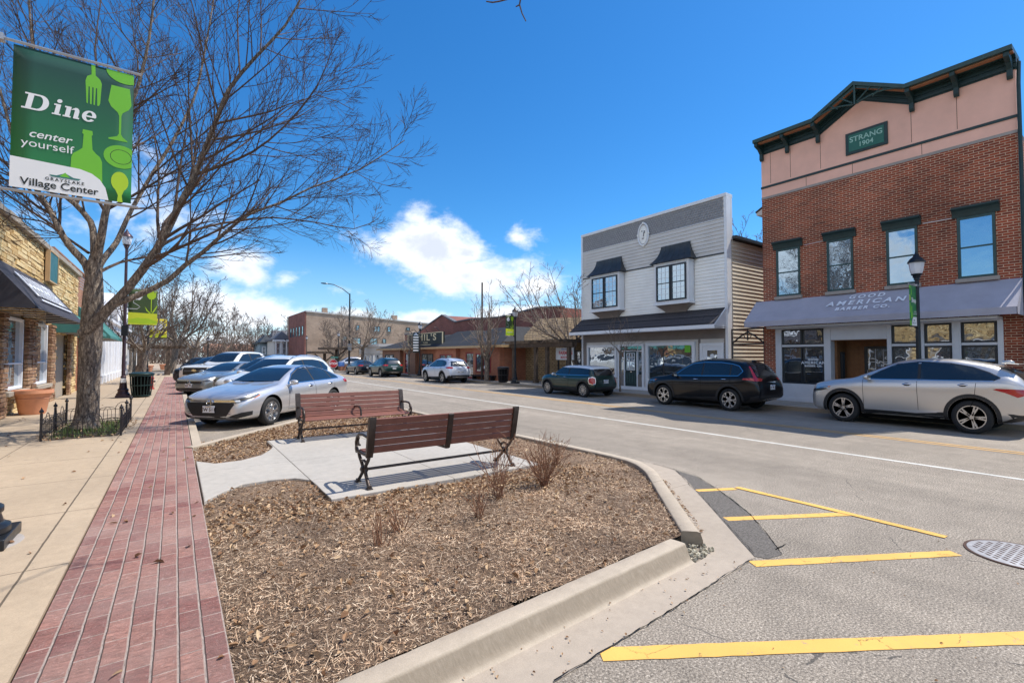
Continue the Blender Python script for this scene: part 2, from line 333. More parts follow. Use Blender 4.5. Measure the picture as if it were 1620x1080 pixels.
def glass_mat(name, col=(.012, .015, .02), refl=.32, tint=(.85, .93, 1.0), wav=.02, rough=.01):
    m, T, b = new_mat(name); b.inputs['Base Color'].default_value = c4(col); b.inputs['Roughness'].default_value = .2
    g = T.add('ShaderNodeBsdfGlossy'); g.inputs['Color'].default_value = c4(tint); g.inputs['Roughness'].default_value = rough
    fr = T.add('ShaderNodeFresnel'); fr.inputs['IOR'].default_value = 1.5
    f = T.math('ADD', T.math('MULTIPLY', fr.outputs[0], (1.0 - refl) * (.6 if not wav else 1)), refl, clamp=True)
    mx = T.add('ShaderNodeMixShader'); T.put(mx.inputs[0], f); T.l.new(b.outputs[0], mx.inputs[1]); T.l.new(g.outputs[0], mx.inputs[2])
    if wav:
        n = T.add('ShaderNodeBump'); n.inputs['Strength'].default_value = wav; n.inputs['Distance'].default_value = .05
        T.put(n.inputs['Height'], T.noise(P(T), 1.6, 2)); T.l.new(n.outputs[0], g.inputs['Normal'])
    T.l.new(mx.outputs[0], T.n['Material Output'].inputs[0]); return m
glass_mat('window_glass', (.03, .035, .04), .36, wav=.12); glass_mat('upper_glass', (.10, .14, .17), .42, (.72, .88, 1.0), .1)
glass_mat('car_glass', (.010, .014, .016), .05, (.55, .68, .70), 0); glass_mat('tinted_glass', (.006, .006, .009), .06, (.9, .95, 1), 0)
glass_mat('lens_glass', (.10, .11, .13), .16, (1, 1, 1), 0); glass_mat('lamp_red', (.42, .006, .008), .03, (1, .8, .8), 0); glass_mat('lamp_amber', (.80, .22, .02), .08, (1, .9, .8), 0)
def paint(name, col, metal=.55, rough=.30, coat=1.0):
    m, T, b = new_mat(name); co = obj_co(T)
    fl = T.noise(co, 900, 1, .5)
    c = c4(col); T.put(b.inputs['Base Color'], T.mix(T.range(fl, .35, .65), tuple(q * .88 for q in c[:3]) + (1,), tuple(min(1, q * 1.1) for q in c[:3]) + (1,)))
    b.inputs['Metallic'].default_value = metal; b.inputs['Roughness'].default_value = rough
    b.inputs['Coat Weight'].default_value = coat; b.inputs['Coat Roughness'].default_value = .02; b.inputs['Specular IOR Level'].default_value = .25; return m
paint('paint_silver', (.66, .66, .68), .6, .28); paint('paint_silver_warm', (.62, .60, .58), .65, .3); paint('paint_black', (.004, .004, .005), .0, .3, .55)
paint('paint_green', (.012, .040, .034), .3, .3); paint('paint_white', (.78, .78, .79), .0, .35); paint('paint_pearl', (.62, .66, .74), .25, .3)
paint('paint_grey', (.33, .345, .35), .6, .3); paint('paint_navy', (.010, .014, .024), .3, .3); paint('paint_offwhite', (.72, .73, .72), .1, .35)
mat('tyre', (.014, .014, .015), .8, bmp=.2, bs=40); mat('alloy', (.55, .56, .58), .28, metal=.9, var=.05); mat('chrome', (.75, .76, .78), .1, metal=1.0, var=.02)
mat('black_plastic', (.018, .018, .02), .55, var=.2); mat('under_dark', (.004, .004, .004), .95, spec=.1); mat('plate_white', (.72, .74, .78), .4, var=.03); mat('plate_blue', (.05, .12, .35), .4)
mat('sign_red', (.45, .015, .02), .4); mat('sign_white', (.75, .76, .78), .5); mat('sign_blue', (.12, .25, .60), .5); mat('sign_teal', (.015, .12, .13), .5, var=.15)
mat('teal_house', (.25, .33, .38), .6); mat('plush_white', (.75, .70, .68), .95, bmp=.4); mat('plush_pink', (.72, .35, .42), .95, bmp=.4); mat('sun_ink', (.80, .78, .70), .6)
mat('hydrant_red', (.35, .03, .025), .4)
mat('interior_beige', (.35, .30, .24), .9); mat('stop_pole', (.2, .2, .21), .5, metal=.5)

# ------------------------------------------------------------------ mesh helpers
class MB:
    def __init__(s): s.v = []; s.f = []; s.m = []; s.mi = 0
    def add(s, vs, fs):
        b = len(s.v); s.v.extend([tuple(q) for q in vs]); s.f.extend([tuple(i + b for i in f) for f in fs]); s.m.extend([s.mi] * len(fs)); return s
    def box(s, x0, x1, y0, y1, z0, z1):
        x0, x1 = sorted((x0, x1)); y0, y1 = sorted((y0, y1)); z0, z1 = sorted((z0, z1))
        return s.add([(x0, y0, z0), (x1, y0, z0), (x1, y1, z0), (x0, y1, z0), (x0, y0, z1), (x1, y0, z1), (x1, y1, z1), (x0, y1, z1)],
                     [(0, 3, 2, 1), (4, 5, 6, 7), (0, 1, 5, 4), (1, 2, 6, 5), (2, 3, 7, 6), (3, 0, 4, 7)])
    def obox(s, c, sz, mtx=None):
        hx, hy, hz = sz[0] / 2, sz[1] / 2, sz[2] / 2
        vs = [Vector((a * hx, b * hy, d * hz)) for d in (-1, 1) for a, b in ((-1, -1), (1, -1), (1, 1), (-1, 1))]
        if mtx is not None: vs = [mtx @ q for q in vs]
        return s.add([q + Vector(c) for q in vs], [(0, 3, 2, 1), (4, 5, 6, 7), (0, 1, 5, 4), (1, 2, 6, 5), (2, 3, 7, 6), (3, 0, 4, 7)])
    def ext(s, poly, ax, a, b):
        """polygon (2D) extruded along axis ax ('x','y','z') from a to b"""
        def mk(p, t):
            return {'x': (t, p[0], p[1]), 'y': (p[0], t, p[1]), 'z': (p[0], p[1], t)}[ax]
        n = len(poly); vs = [mk(p, a) for p in poly] + [mk(p, b) for p in poly]
        fs = [tuple(range(n))[::-1], tuple(range(n, 2 * n))] + [(i, (i + 1) % n, n + (i + 1) % n, n + i) for i in range(n)]
        return s.add(vs, fs)
    def tube(s, pts, rad, n=6, caps=True, closed=False):
        pts = [Vector(p) for p in pts]; k = len(pts)
        if not hasattr(rad, '__len__'): rad = [rad] * k
        vs = []; prev = None
        for i, p in enumerate(pts):
            if closed: t = pts[(i + 1) % k] - pts[i - 1]
            else: t = pts[min(i + 1, k - 1)] - pts[max(i - 1, 0)]
            if t.length < 1e-9: t = Vector((0, 0, 1))
            t.normalize()
            if prev is None:
                prev = t.orthogonal().normalized()
            a = prev - t * prev.dot(t)
            if a.length < 1e-6: a = t.orthogonal()
            a.normalize(); prev = a; bb = t.cross(a)
            for j in range(n):
                an = 2 * math.pi * j / n; vs.append(p + (a * math.cos(an) + bb * math.sin(an)) * rad[i])
        fs = []
        for i in range(k if closed else k - 1):
            i2 = (i + 1) % k
            for j in range(n): fs.append((i * n + j, i * n + (j + 1) % n, i2 * n + (j + 1) % n, i2 * n + j))
        if caps and not closed: fs += [tuple(range(n))[::-1], tuple(range((k - 1) * n, k * n))]
        return s.add(vs, fs)
    def lathe(s, prof, n=16, c=(0, 0, 0), ax='z', mtx=None):
        vs = []; fs = []
        for r, h in prof:
            for j in range(n):
                a = 2 * math.pi * j / n
                p = (r * math.cos(a), r * math.sin(a), h)
                if ax == 'y': p = (p[0], p[2], p[1])
                if ax == 'x': p = (p[2], p[0], p[1])
                vs.append(Vector(p) + Vector(c) if mtx is None else mtx @ (Vector(p) + Vector(c)))
        k = len(prof)
        for i in range(k - 1):
            for j in range(n): fs.append((i * n + j, i * n + (j + 1) % n, (i + 1) * n + (j + 1) % n, (i + 1) * n + j))
        if prof[0][0] > 1e-5: fs.append(tuple(range(n))[::-1])
        if prof[-1][0] > 1e-5: fs.append(tuple(range((k - 1) * n, k * n)))
        return s.add(vs, fs)
    def grid(s, rows):
        """rows: list of equal-length vertex rows"""
        n = len(rows[0]); vs = [q for r in rows for q in r]
        return s.add(vs, [(i * n + j, i * n + j + 1, (i + 1) * n + j + 1, (i + 1) * n + j) for i in range(len(rows) - 1) for j in range(n - 1)])
    def quad(s, a, b, c, d): return s.add([a, b, c, d], [(0, 1, 2, 3)])
    def sphere(s, c, r, n=12, m=8, sc=(1, 1, 1)):
        prof = [(max(1e-6, math.sin(math.pi * i / m)), -math.cos(math.pi * i / m)) for i in range(m + 1)]
        b = len(s.v); s.lathe(prof, n); 
        for i in range(b, len(s.v)):
            q = s.v[i]; s.v[i] = (c[0] + q[0] * r * sc[0], c[1] + q[1] * r * sc[1], c[2] + q[2] * r * sc[2])
        return s
    def merge(s, o, mtx=None):
        vs = o.v if mtx is None else [tuple(mtx @ Vector(q)) for q in o.v]
        b = len(s.v); s.v.extend(vs); s.f.extend([tuple(i + b for i in f) for f in o.f]); s.m.extend([x + 0 for x in o.m]); return s
    def build(s, name, mats, parent=None, world=False, smooth=False, bevel=0.0, ang=35, flat_norm=False):
        me = bpy.data.meshes.new(name)
        vs = s.v
        if world and parent is not None:
            o = parent_origin(parent); vs = [(q[0] - o[0], q[1] - o[1], q[2] - o[2]) for q in vs]
        me.from_pydata(vs, [], s.f)
        for mm in (mats if isinstance(mats, (list, tuple)) else [mats]): me.materials.append(MATS[mm])
        if any(s.m): me.polygons.foreach_set('material_index', s.m)
        bm = bmesh.new(); bm.from_mesh(me); bmesh.ops.recalc_face_normals(bm, faces=bm.faces); bm.to_mesh(me); bm.free()
        if smooth:
            me.polygons.foreach_set('use_smooth', [True] * len(me.polygons)); me.set_sharp_from_angle(angle=R(ang))
        me.update()
        ob = bpy.data.objects.new(name, me); COL.objects.link(ob)
        if parent is not None: ob.parent = parent
        if bevel:
            bv = ob.modifiers.new('bevel', 'BEVEL'); bv.width = bevel; bv.segments = 2; bv.limit_method = 'ANGLE'; bv.angle_limit = R(40)
        return ob
def parent_origin(p):
    o = Vector((0, 0, 0))
    while p is not None: o += p.location; p = p.parent
    return o
def thing(name, label, cat, loc=(0, 0, 0), rz=0, group=None):
    o = bpy.data.objects.new(name, None); COL.objects.link(o); o.location = loc; o.rotation_euler = (0, 0, rz)
    o['label'] = label; o['category'] = cat
    if group: o['group'] = group
    return o
def tag(o, label, cat, group=None, kind=None):
    o['label'] = label; o['category'] = cat
    if group: o['group'] = group
    if kind: o['kind'] = kind
    return o
def struct(o, kind='structure'): o['kind'] = kind; return o

def text_mesh(s, size=1.0, offset=0.0, shear=0.0, align='CENTER', spacing=1.0, extrude=0.0):
    cu = bpy.data.curves.new('t', 'FONT'); cu.body = s; cu.size = size; cu.offset = offset; cu.shear = shear; cu.align_x = align
    cu.space_character = spacing; cu.extrude = extrude; cu.resolution_u = 4; cu.align_y = 'CENTER'
    ob = bpy.data.objects.new('t', cu); COL.objects.link(ob)
    dg = bpy.context.evaluated_depsgraph_get(); me = bpy.data.meshes.new_from_object(ob.evaluated_get(dg))
    b = MB(); b.v = [tuple(v.co) for v in me.vertices]; b.f = [tuple(p.vertices) for p in me.polygons]; b.m = [0] * len(b.f)
    bpy.data.objects.remove(ob); bpy.data.meshes.remove(me); bpy.data.curves.remove(cu)
    return b
def frame_m(origin, right, up):
    """matrix sending text x->right, y->up"""
    r = Vector(right).normalized(); u = Vector(up).normalized(); n = r.cross(u)
    return Matrix.Translation(Vector(origin)) @ Matrix((r, u, n)).transposed().to_4x4()
def stroke(pts, wd):
    """2D polyline to a closed polygon of even width"""
    L = []; Rr = []
    for i, p in enumerate(pts):
        a = pts[max(0, i - 1)]; b = pts[min(len(pts) - 1, i + 1)]
        dx, dy = b[0] - a[0], b[1] - a[1]; l = math.hypot(dx, dy) or 1; nx, ny = -dy / l, dx / l
        w_ = wd[i] if hasattr(wd, '__len__') else wd
        L.append((p[0] + nx * w_ / 2, p[1] + ny * w_ / 2)); Rr.append((p[0] - nx * w_ / 2, p[1] - ny * w_ / 2))
    return L + Rr[::-1]
def arc(cx, cy, rx, ry, a0, a1, n=12):
    return [(cx + rx * math.cos(R(a0 + (a1 - a0) * i / n)), cy + ry * math.sin(R(a0 + (a1 - a0) * i / n))) for i in range(n + 1)]

# ================================================================== GROUND
rnd = random.Random(7)
def sheet(name, poly, z, m, thick=None):
    b = MB()
    if thick is None:
        b.add([(x, y, z) for x, y in poly], [tuple(range(len(poly)))])
    else: b.ext(poly, 'z', z - thick, z)
    return struct(b.build(name, m))
def rect(x0, x1, y0, y1): return [(x0, y0), (x1, y0), (x1, y1), (x0, y1)]
sheet('ground', rect(-700, 900, -300, 1500), -0.05, 'far_ground')
sheet('road', rect(0.2, 17.3, -25, 500), 0.0, 'asphalt')
sheet('cross_road', rect(-120, 160, 61, 70), 0.004, 'asphalt')
WZ = 0.13
sheet('sidewalk', rect(-3.95, -0.69, -8, 57.5), WZ, 'walk_concrete', .2)
sheet('brick_path', rect(-0.672, 0.29, -8, 48.5), WZ, 'stamped_brick', .2)
sheet('path_end', rect(-0.672, 0.29, 48.51, 57.5), WZ, 'walk_concrete', .2)
sheet('sidewalk', rect(-12, 0.29, 71, 200), WZ, 'walk_concrete', .2)
sheet('sidewalk', rect(17.3, 26, -12, 59), WZ, 'far_concrete', .2)
sheet('sidewalk', rect(17.3, 21, 72, 220), WZ, 'far_concrete', .2)

def sweep(path, prof, closed=False):
    """prof: list of (offset to the left of travel, z)"""
    n = len(path); rows = []
    for i in range(n):
        a = Vector(path[i - 1] if (i > 0 or closed) else path[0]); c = Vector(path[i]); d = Vector(path[(i + 1) % n] if (i < n - 1 or closed) else path[-1])
        t1 = (c - a); t2 = (d - c)
        if t1.length < 1e-6: t1 = t2
        if t2.length < 1e-6: t2 = t1
        t1.normalize(); t2.normalize(); t = (t1 + t2).normalized(); k = 1 / max(.5, t.dot(t1)); nn = Vector((-t.y, t.x)) * k
        rows.append([(c.x + nn.x * o, c.y + nn.y * o, z) for o, z in prof])
    if closed: rows.append(rows[0])
    b = MB(); b.grid(rows)
    if not closed: b.add(rows[0], [tuple(range(len(prof)))]); b.add(rows[-1], [tuple(range(len(prof)))])
    return b
def round_line(pts, r=.5, k=5):
    out = [pts[0]]
    for i in range(1, len(pts) - 1):
        a, c, d = Vector(pts[i - 1]), Vector(pts[i]), Vector(pts[i + 1])
        ra = min(r, (a - c).length * .45, (d - c).length * .45)
        p = c + (a - c).normalized() * ra; q = c + (d - c).normalized() * ra
        for j in range(k + 1):
            t = j / k; out.append(tuple(p * (1 - t) ** 2 + c * 2 * t * (1 - t) + q * t * t))
    out.append(pts[-1]); return out
def densify(pts, s=.12):
    out = []
    for a, b in zip(pts[:-1], pts[1:]):
        n = max(1, int((Vector(b) - Vector(a)).length / s))
        out += [tuple(Vector(a).lerp(Vector(b), i / n)) for i in range(n)]
    return out + [pts[-1]]
# near kerb (A), travelling towards the path, mulch on the right hand side
A_in = [(3.80, 2.80), (0.30, 2.575)]
pa = densify(A_in, .08)
prof = [(0.0, -.04), (0.0, .140), (.010, .150), (.135, .152), (.152, .147), (.164, .132), (.190, .07), (.212, .028), (.235, .010), (.262, .004), (.262, -.04)]
b = sweep(pa, prof); rk = random.Random(3)
b.v = [(x + rk.uniform(-.003, .003), y + rk.uniform(-.003, .003), z + rk.uniform(-.002, .002)) for x, y, z in b.v]
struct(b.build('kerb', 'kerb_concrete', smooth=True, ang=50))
# road-side kerb (C): rounded nose, then along the road, then back along the stall
C_in = [(4.05, 2.86), (5.77, 4.70), (6.05, 5.20), (6.08, 6.0), (5.98, 8.4), (5.97, 14.8), (5.55, 16.25), (4.85, 16.1), (0.30, 10.72)]
C_r = round_line(C_in, .45); C_d = densify(C_r, .15)
prof = [(0.0, -.04), (0.0, .135), (-.015, .150), (-.15, .150), (-.18, .135), (-.205, .07), (-.215, .004), (-.215, -.04)]
b = sweep(C_d, prof)
b.v = [(x + rk.uniform(-.003, .003), y + rk.uniform(-.003, .003), z + rk.uniform(-.002, .002)) for x, y, z in b.v]
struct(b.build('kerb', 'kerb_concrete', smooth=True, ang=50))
# kerb between path and stalls
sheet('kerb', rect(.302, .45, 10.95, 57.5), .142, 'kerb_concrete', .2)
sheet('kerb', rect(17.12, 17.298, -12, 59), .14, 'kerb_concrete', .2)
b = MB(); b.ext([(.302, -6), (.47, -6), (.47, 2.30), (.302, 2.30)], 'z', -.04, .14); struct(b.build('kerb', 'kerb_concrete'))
# gutter pans
gl = [(0.47, 2.02), (1.78, 2.10), (4.36, 2.30), (6.31, 4.37), (6.62, 4.80), (6.72, 5.3), (6.66, 6.2), (6.58, 8.4), (6.57, 14.9), (6.2, 16.9), (5.2, 17.2)]
gi = [(0.47, 2.34), (1.78, 2.42), (4.0, 2.56), (5.95, 4.62), (6.22, 5.05), (6.26, 5.3), (6.26, 6.2), (6.16, 8.4), (6.15, 14.9), (5.8, 16.4), (5.2, 16.7)]
b = MB(); b.grid([[(x, y, .006) for x, y in gl], [(x, y, .009) for x, y in gi]]); struct(b.build('gutter', 'gutter_concrete'))
# broken corner between the two kerbs
b = MB(); rc = random.Random(5)
for i in range(150):
    t = rc.random(); x = 3.80 + rc.random() * .42; y = 2.55 + rc.random() * .34 + (x - 3.8) * .12; s_ = rc.uniform(.01, .03)
    b.obox((x, y, .01 + rc.random() * .03), (s_, s_ * rc.uniform(.5, 1.2), s_ * .8), Matrix.Rotation(rc.uniform(0, 6), 3, (rc.random(), rc.random(), 1)))
struct(b.build('rubble', 'broken_concrete'), 'stuff')
# asphalt patch next to the gutter and joint lines
pp = [at_z(*q) for q in [(1069, 744), (1100, 753), (1134, 773), (1160, 790), (1184, 811), (1200, 830), (1214, 846), (1226, 860), (1238, 877), (1215, 884), (1194, 880)]]
b = MB(); b.add([(q.x, q.y, .004) for q in pp], [tuple(range(len(pp)))]); struct(b.build('road_patch', 'patch_asphalt'))
def crack(pix, wd=.012, z=.0085, m='under_dark'):
    P2 = [at_z(*q) for q in pix]; pts = []
    rr = random.Random(len(pix) * 7)
    for a, c in zip(P2[:-1], P2[1:]):
        n = max(2, int((c - a).length / .06))
        for i in range(n):
            q = a.lerp(c, i / n); pts.append((q.x + rr.uniform(-.007, .007), q.y + rr.uniform(-.007, .007)))
    pts.append((P2[-1].x, P2[-1].y))
    b = MB()
    for i in range(len(pts) - 1):
        w0 = wd * rr.uniform(.3, 1.2); dx, dy = pts[i + 1][0] - pts[i][0], pts[i + 1][1] - pts[i][1]; l = math.hypot(dx, dy) or 1; nx, ny = -dy / l * w0 / 2, dx / l * w0 / 2
        b.add([(pts[i][0] + nx, pts[i][1] + ny, z), (pts[i][0] - nx, pts[i][1] - ny, z), (pts[i + 1][0] - nx, pts[i + 1][1] - ny, z), (pts[i + 1][0] + nx, pts[i + 1][1] + ny, z)], [(0, 1, 2, 3)])
    struct(b.build('road_crack', m))
crack([(1034, 734), (1065, 742), (1100, 752), (1134, 773), (1184, 811), (1214, 845), (1237, 876)], .011)
crack([(1190, 884), (1120, 929), (1040, 980), (876, 1079)], .007, .0135)
crack([(1228, 870), (1243, 861)], .012)
crack([(1069, 744), (1130, 808), (1194, 878)], .006, .0135)
# side mulch ground
ISL = [(.30, 2.62)] + [(3.83, 2.86)] + [(x, y) for x, y in C_r] 
def pip(x, y, poly):
    r = False; n = len(poly); j = n - 1
    for i in range(n):
        xi, yi = poly[i]; xj, yj = poly[j]
        if (yi > y) != (yj > y) and x < (xj - xi) * (y - yi) / (yj - yi) + xi: r = not r
        j = i
    return r
from mathutils import noise as mn
def soil_h(x, y):
    h = .095 + .035 * mn.noise(Vector((x * .8, y * .8, 0))) + .018 * mn.noise(Vector((x * 3, y * 3, 1))) + .008 * mn.noise(Vector((x * 9, y * 9, 2)))
    if x < .9: h = min(h, .085 + (x - .3) * .06)
    h += .06 * math.exp(-((x - 3.0) ** 2 / 2.2 + (y - 4.3) ** 2 / 1.0))
    if 1.3 < x < 5.1 and 5.7 < y < 11: h = min(h, .12)
    return h
cell = .075; nx, ny = int(6.2 / cell), int(14.2 / cell); vid = {}; b = MB()
SL = [(1.55, 5.95), (4.78, 5.95), (4.78, 10.75), (1.55, 10.75)]
WK = [(.31, 6.73), (.51, 7.05), (.76, 7.33), (1.07, 7.36), (1.39, 7.28), (1.56, 7.02), (1.57, 6.68), (1.55, 5.95), (4.78, 5.95), (4.78, 10.75), (1.54, 10.75), (1.54, 10.01), (1.46, 9.73), (1.24, 9.27), (.92, 9.01), (.56, 8.98), (.31, 9.36)]
for i in range(nx):
    for j in range(ny):
        x, y = .292 + i * cell, 2.62 + j * cell
        if not pip(x + cell / 2, y + cell / 2, ISL): continue
        q = []
        for di, dj in ((0, 0), (1, 0), (1, 1), (0, 1)):
            k = (i + di, j + dj)
            if k not in vid:
                vx, vy = .292 + k[0] * cell, 2.62 + k[1] * cell; vid[k] = len(b.v); b.v.append((vx, vy, soil_h(vx, vy)))
            q.append(vid[k])
        b.f.append(tuple(q)); b.m.append(0)
struct(b.build('mulch_bed', 'mulch_soil', smooth=True))
b = MB(); b.ext(WK, 'z', -.02, .135); struct(b.build('concrete_pad', 'slab_concrete', bevel=.012))
# chips and leaves
def chips(name, N, m, ln, wd, region, curl=0.0, lift=.02, dens=None, seed=1, z0=None):
    r = random.Random(seed); b = MB(); c = 0; tries = 0
    while c < N and tries < N * 30:
        tries += 1
        x = r.uniform(region[0], region[1]); y = r.uniform(region[2], region[3])
        if dens and r.random() > dens(x, y): continue
        if z0 is None:
            if not pip(x, y, ISL) or pip(x, y, WK): continue
            z = soil_h(x, y)
        else: z = z0(x, y)
        L = r.uniform(*ln); w_ = r.uniform(*wd); a = r.uniform(0, 6.28); tl = r.gauss(0, .28) ; rl = r.gauss(0, .5)
        M3 = Matrix.Rotation(a, 3, 'Z') @ Matrix.Rotation(tl, 3, 'Y') @ Matrix.Rotation(rl, 3, 'X'); o = Vector((x, y, z + r.uniform(0, lift) + abs(math.sin(tl)) * L * .3))
        if curl:
            cu = r.uniform(.2, curl) * w_
            vs = [(-L / 2, 0, 0), (-L * .15, -w_ / 2, cu), (L * .25, -w_ / 2.4, cu), (L / 2, 0, 0), (L * .25, w_ / 2.4, cu), (-L * .15, w_ / 2, cu)]
            fs = [(0, 1, 5), (1, 2, 4, 5), (2, 3, 4)]; fs = [(0, 1, 2, 3), (0, 3, 4, 5)]
        else:
            vs = [(-L / 2, -w_ / 2, 0), (L / 2, -w_ / 3, 0), (L / 2, w_ / 3, 0), (-L / 2, w_ / 2, 0)]; fs = [(0, 1, 2, 3)]
        b.add([o + M3 @ Vector(v) for v in vs], fs); c += 1
    return struct(b.build(name, m), 'stuff')
near = lambda x, y: 1.0 if y < 5.8 else .35
chips('wood_mulch', 62000, 'mulch_chip', (.010, .048), (.0022, .0065), (.3, 6.2, 2.6, 9), 0, .02, near, 1)
chips('wood_mulch', 9000, 'mulch_chip', (.025, .07), (.005, .012), (.3, 6.0, 8.8, 16.3), 0, .02, None, 2)
leafd = lambda x, y: .12 + .9 * math.exp(-((y - 6.0 + .15 * x) ** 2) / .35) * (x < 5.2) + .35 * (y > 9) * (x < 2) + .5 * (y > 10.7)
chips('straw', 5000, 'mulch_chip', (.06, .15), (.0018, .0038), (.3, 6.2, 2.6, 9), 0, .03, None, 21)
chips('leaf_litter', 6500, 'dry_leaf', (.03, .075), (.016, .042), (.3, 6.1, 2.6, 16.2), .7, .03, leafd, 3)
chips('leaf_litter', 90, 'dry_leaf', (.04, .09), (.02, .045), (-3.6, .25, 3, 22), .5, .004, None, 4, lambda x, y: WZ + .003)
chips('leaf_litter', 46, 'dry_leaf', (.03, .07), (.02, .04), (.31, 1.6, 11.2, 13.2), .5, .004, lambda x, y: 1.0 if y - 11.3 < 1.1 - .2 * x and y > 11.4 + (x - .5) * 1.15 else 0, 5, lambda x, y: .008)
def gut(x, y): return 1.0 if abs((y - 2.75) - (x - 4.25) * 1.07) < .10 else 0
chips('leaf_litter', 150, 'dry_leaf', (.02, .06), (.006, .02), (4.5, 5.9, 2.9, 4.6), .5, .015, lambda x, y: 1.0 if .0 < (x - 4.35) - (y - 2.86) * .93 < .13 else 0, 6, lambda x, y: .012)
chips('grit', 60, 'dry_leaf', (.008, .03), (.006, .02), (.8, 4.2, 2.1, 2.5), .5, .004, None, 8, lambda x, y: .014)
chips('grit', 70, 'dry_leaf', (.006, .022), (.006, .016), (2.5, 9, .3, 6), .5, .004, lambda x, y: 1.0 if x > 6.8 or y < 2 else 0, 9, lambda x, y: .006)

# ------------------------------------------------------------------ painted markings (worn strips on the asphalt)
def mark(name, pts, wd, m, z=.0045):
    b = MB(); r = random.Random(int(pts[0][0] * 100))
    P2 = densify([tuple(p) for p in pts], .10)
    for i in range(len(P2) - 1):
        dx, dy = P2[i + 1][0] - P2[i][0], P2[i + 1][1] - P2[i][1]; l = math.hypot(dx, dy); nx, ny = -dy / l, dx / l
        a0 = wd / 2 + (r.uniform(-.004, .003) if i else 0)
        if i == 0: prev = a0
        b.add([(P2[i][0] + nx * prev, P2[i][1] + ny * prev, z), (P2[i][0] - nx * prev, P2[i][1] - ny * prev, z),
               (P2[i + 1][0] - nx * a0, P2[i + 1][1] - ny * a0, z), (P2[i + 1][0] + nx * a0, P2[i + 1][1] + ny * a0, z)], [(0, 1, 2, 3)]); prev = a0
    return struct(b.build(name, m))
def g2(*q): p = at_z(*q); return (p.x, p.y)
mark('road_marking', [g2(1102, 776), g2(1163, 773)], .10, 'line_yellow')
mark('road_marking', [g2(1165, 771), g2(1285, 799)], .10, 'line_yellow', .0085); mark('road_marking', [g2(1285, 799), g2(1497, 850)], .10, 'line_yellow', .0085)
mark('road_marking', [g2(1148, 821), g2(1342, 813)], .12, 'line_yellow')
mark('road_marking', [g2(1190, 892), g2(1512, 875)], .12, 'line_yellow')
mark('road_marking', [g2(950, 1035), g2(1620, 1009), (5.6, 0.02)], .135, 'line_yellow')
mark('road_marking', [(10.35, -6), (10.42, 8.8), (10.5, 25), (10.55, 58)], .11, 'line_pale')
mark('road_marking', [(13.05, -6), (13.05, 59)], .09, 'line_orange'); mark('road_marking', [(13.27, -6), (13.27, 59)], .09, 'line_orange')
for k in range(6):
    mark('road_marking', [(.9, 17.8 + 3.85 * k - 2.2), (5.2, 17.8 + 3.85 * k + 2.1)], .10, 'line_pale')
# manhole
mh = thing('manhole_cover', 'round pale steel manhole cover with rows of dark slots set in the asphalt', 'manhole', (6.41, .90, 0))
b = MB(); b.lathe([(.36, .0), (.36, .010), (.345, .012), (0.0, .012)], 48); b.build('lid', 'manhole_iron', mh, smooth=True)
b = MB(); b.lathe([(.385, .002), (.385, .009), (.362, .009), (.362, .002)], 48); b.build('rim', 'rust_dark', mh, smooth=True)
b = MB()
for i in range(-4, 5):
    for j in range(-6, 7):
        x, y = i * .072 + (j % 2) * .036, j * .048
        if math.hypot(x, y) < .31: b.box(x - .024, x + .024, y - .009, y + .009, .0115, .0135)
bb = b; ob = bb.build('slots', 'rust_dark', mh); mh.rotation_euler = (0, 0, R(52))

# ================================================================== BUILDINGS
def bx(b, ax, p0, p1, u0, u1, z0, z1):
    if ax == 'x': b.box(p0, p1, u0, u1, z0, z1)
    else: b.box(u0, u1, p0, p1, z0, z1)
    return b
def window(par, ax, P0, s, u0, u1, z0, z1, fw=.07, fm='white_paint', gm='window_glass', sash=True, cols=1, mun=None, dep=.07, sill=None, name='window', rail=.5, mw=None):
    """frame stands dep proud of the wall plane P0 (outward direction s), the pane sits inside it"""
    u0, u1 = sorted((u0, u1)); b = MB(); o = P0 + s * dep; i = P0 - s * .03
    bx(b, ax, i, o, u0, u0 + fw, z0, z1); bx(b, ax, i, o, u1 - fw, u1, z0, z1)
    bx(b, ax, i, o - s * .004, u0 + fw, u1 - fw, z0, z0 + fw); bx(b, ax, i, o - s * .004, u0 + fw, u1 - fw, z1 - fw, z1)
    mw = mw or fw * .6
    for c in range(1, cols):
        uc = u0 + (u1 - u0) * c / cols; bx(b, ax, i, o - s * .01, uc - mw / 2, uc + mw / 2, z0 + fw, z1 - fw)
    if sash:
        zc = z0 + (z1 - z0) * rail; bx(b, ax, i, o - s * .02, u0 + fw, u1 - fw, zc - mw / 2, zc + mw / 2)
    fr = b.build(name, fm, par, world=True, bevel=.006)
    b = MB(); bx(b, ax, P0 - s * .028, P0 + s * .012, u0 + fw * .8, u1 - fw * .8, z0 + fw * .8, z1 - fw * .8); pn = b.build('pane', gm, fr, world=True)
    if mun:
        b = MB(); nx_, nz_ = mun; g = P0 + s * .012; g2_ = P0 + s * .026
        for k in range(1, nx_): uu = u0 + fw + (u1 - u0 - 2 * fw) * k / nx_; bx(b, ax, g, g2_, uu - .009, uu + .009, z0 + fw, z1 - fw)
        for k in range(1, nz_): zz = z0 + fw + (z1 - z0 - 2 * fw) * k / nz_; bx(b, ax, g, g2_ - s * .002, u0 + fw, u1 - fw, zz - .009, zz + .009)
        b.build('muntins', 'white_paint' if fm != 'green_trim' else fm, fr, world=True)
    if sill:
        b = MB(); bx(b, ax, P0 - s * .02, P0 + s * (dep + .06), u0 - .06, u1 + .06, z0 - .12, z0 - .003); b.build('sill', sill, fr, world=True, bevel=.01)
    return fr
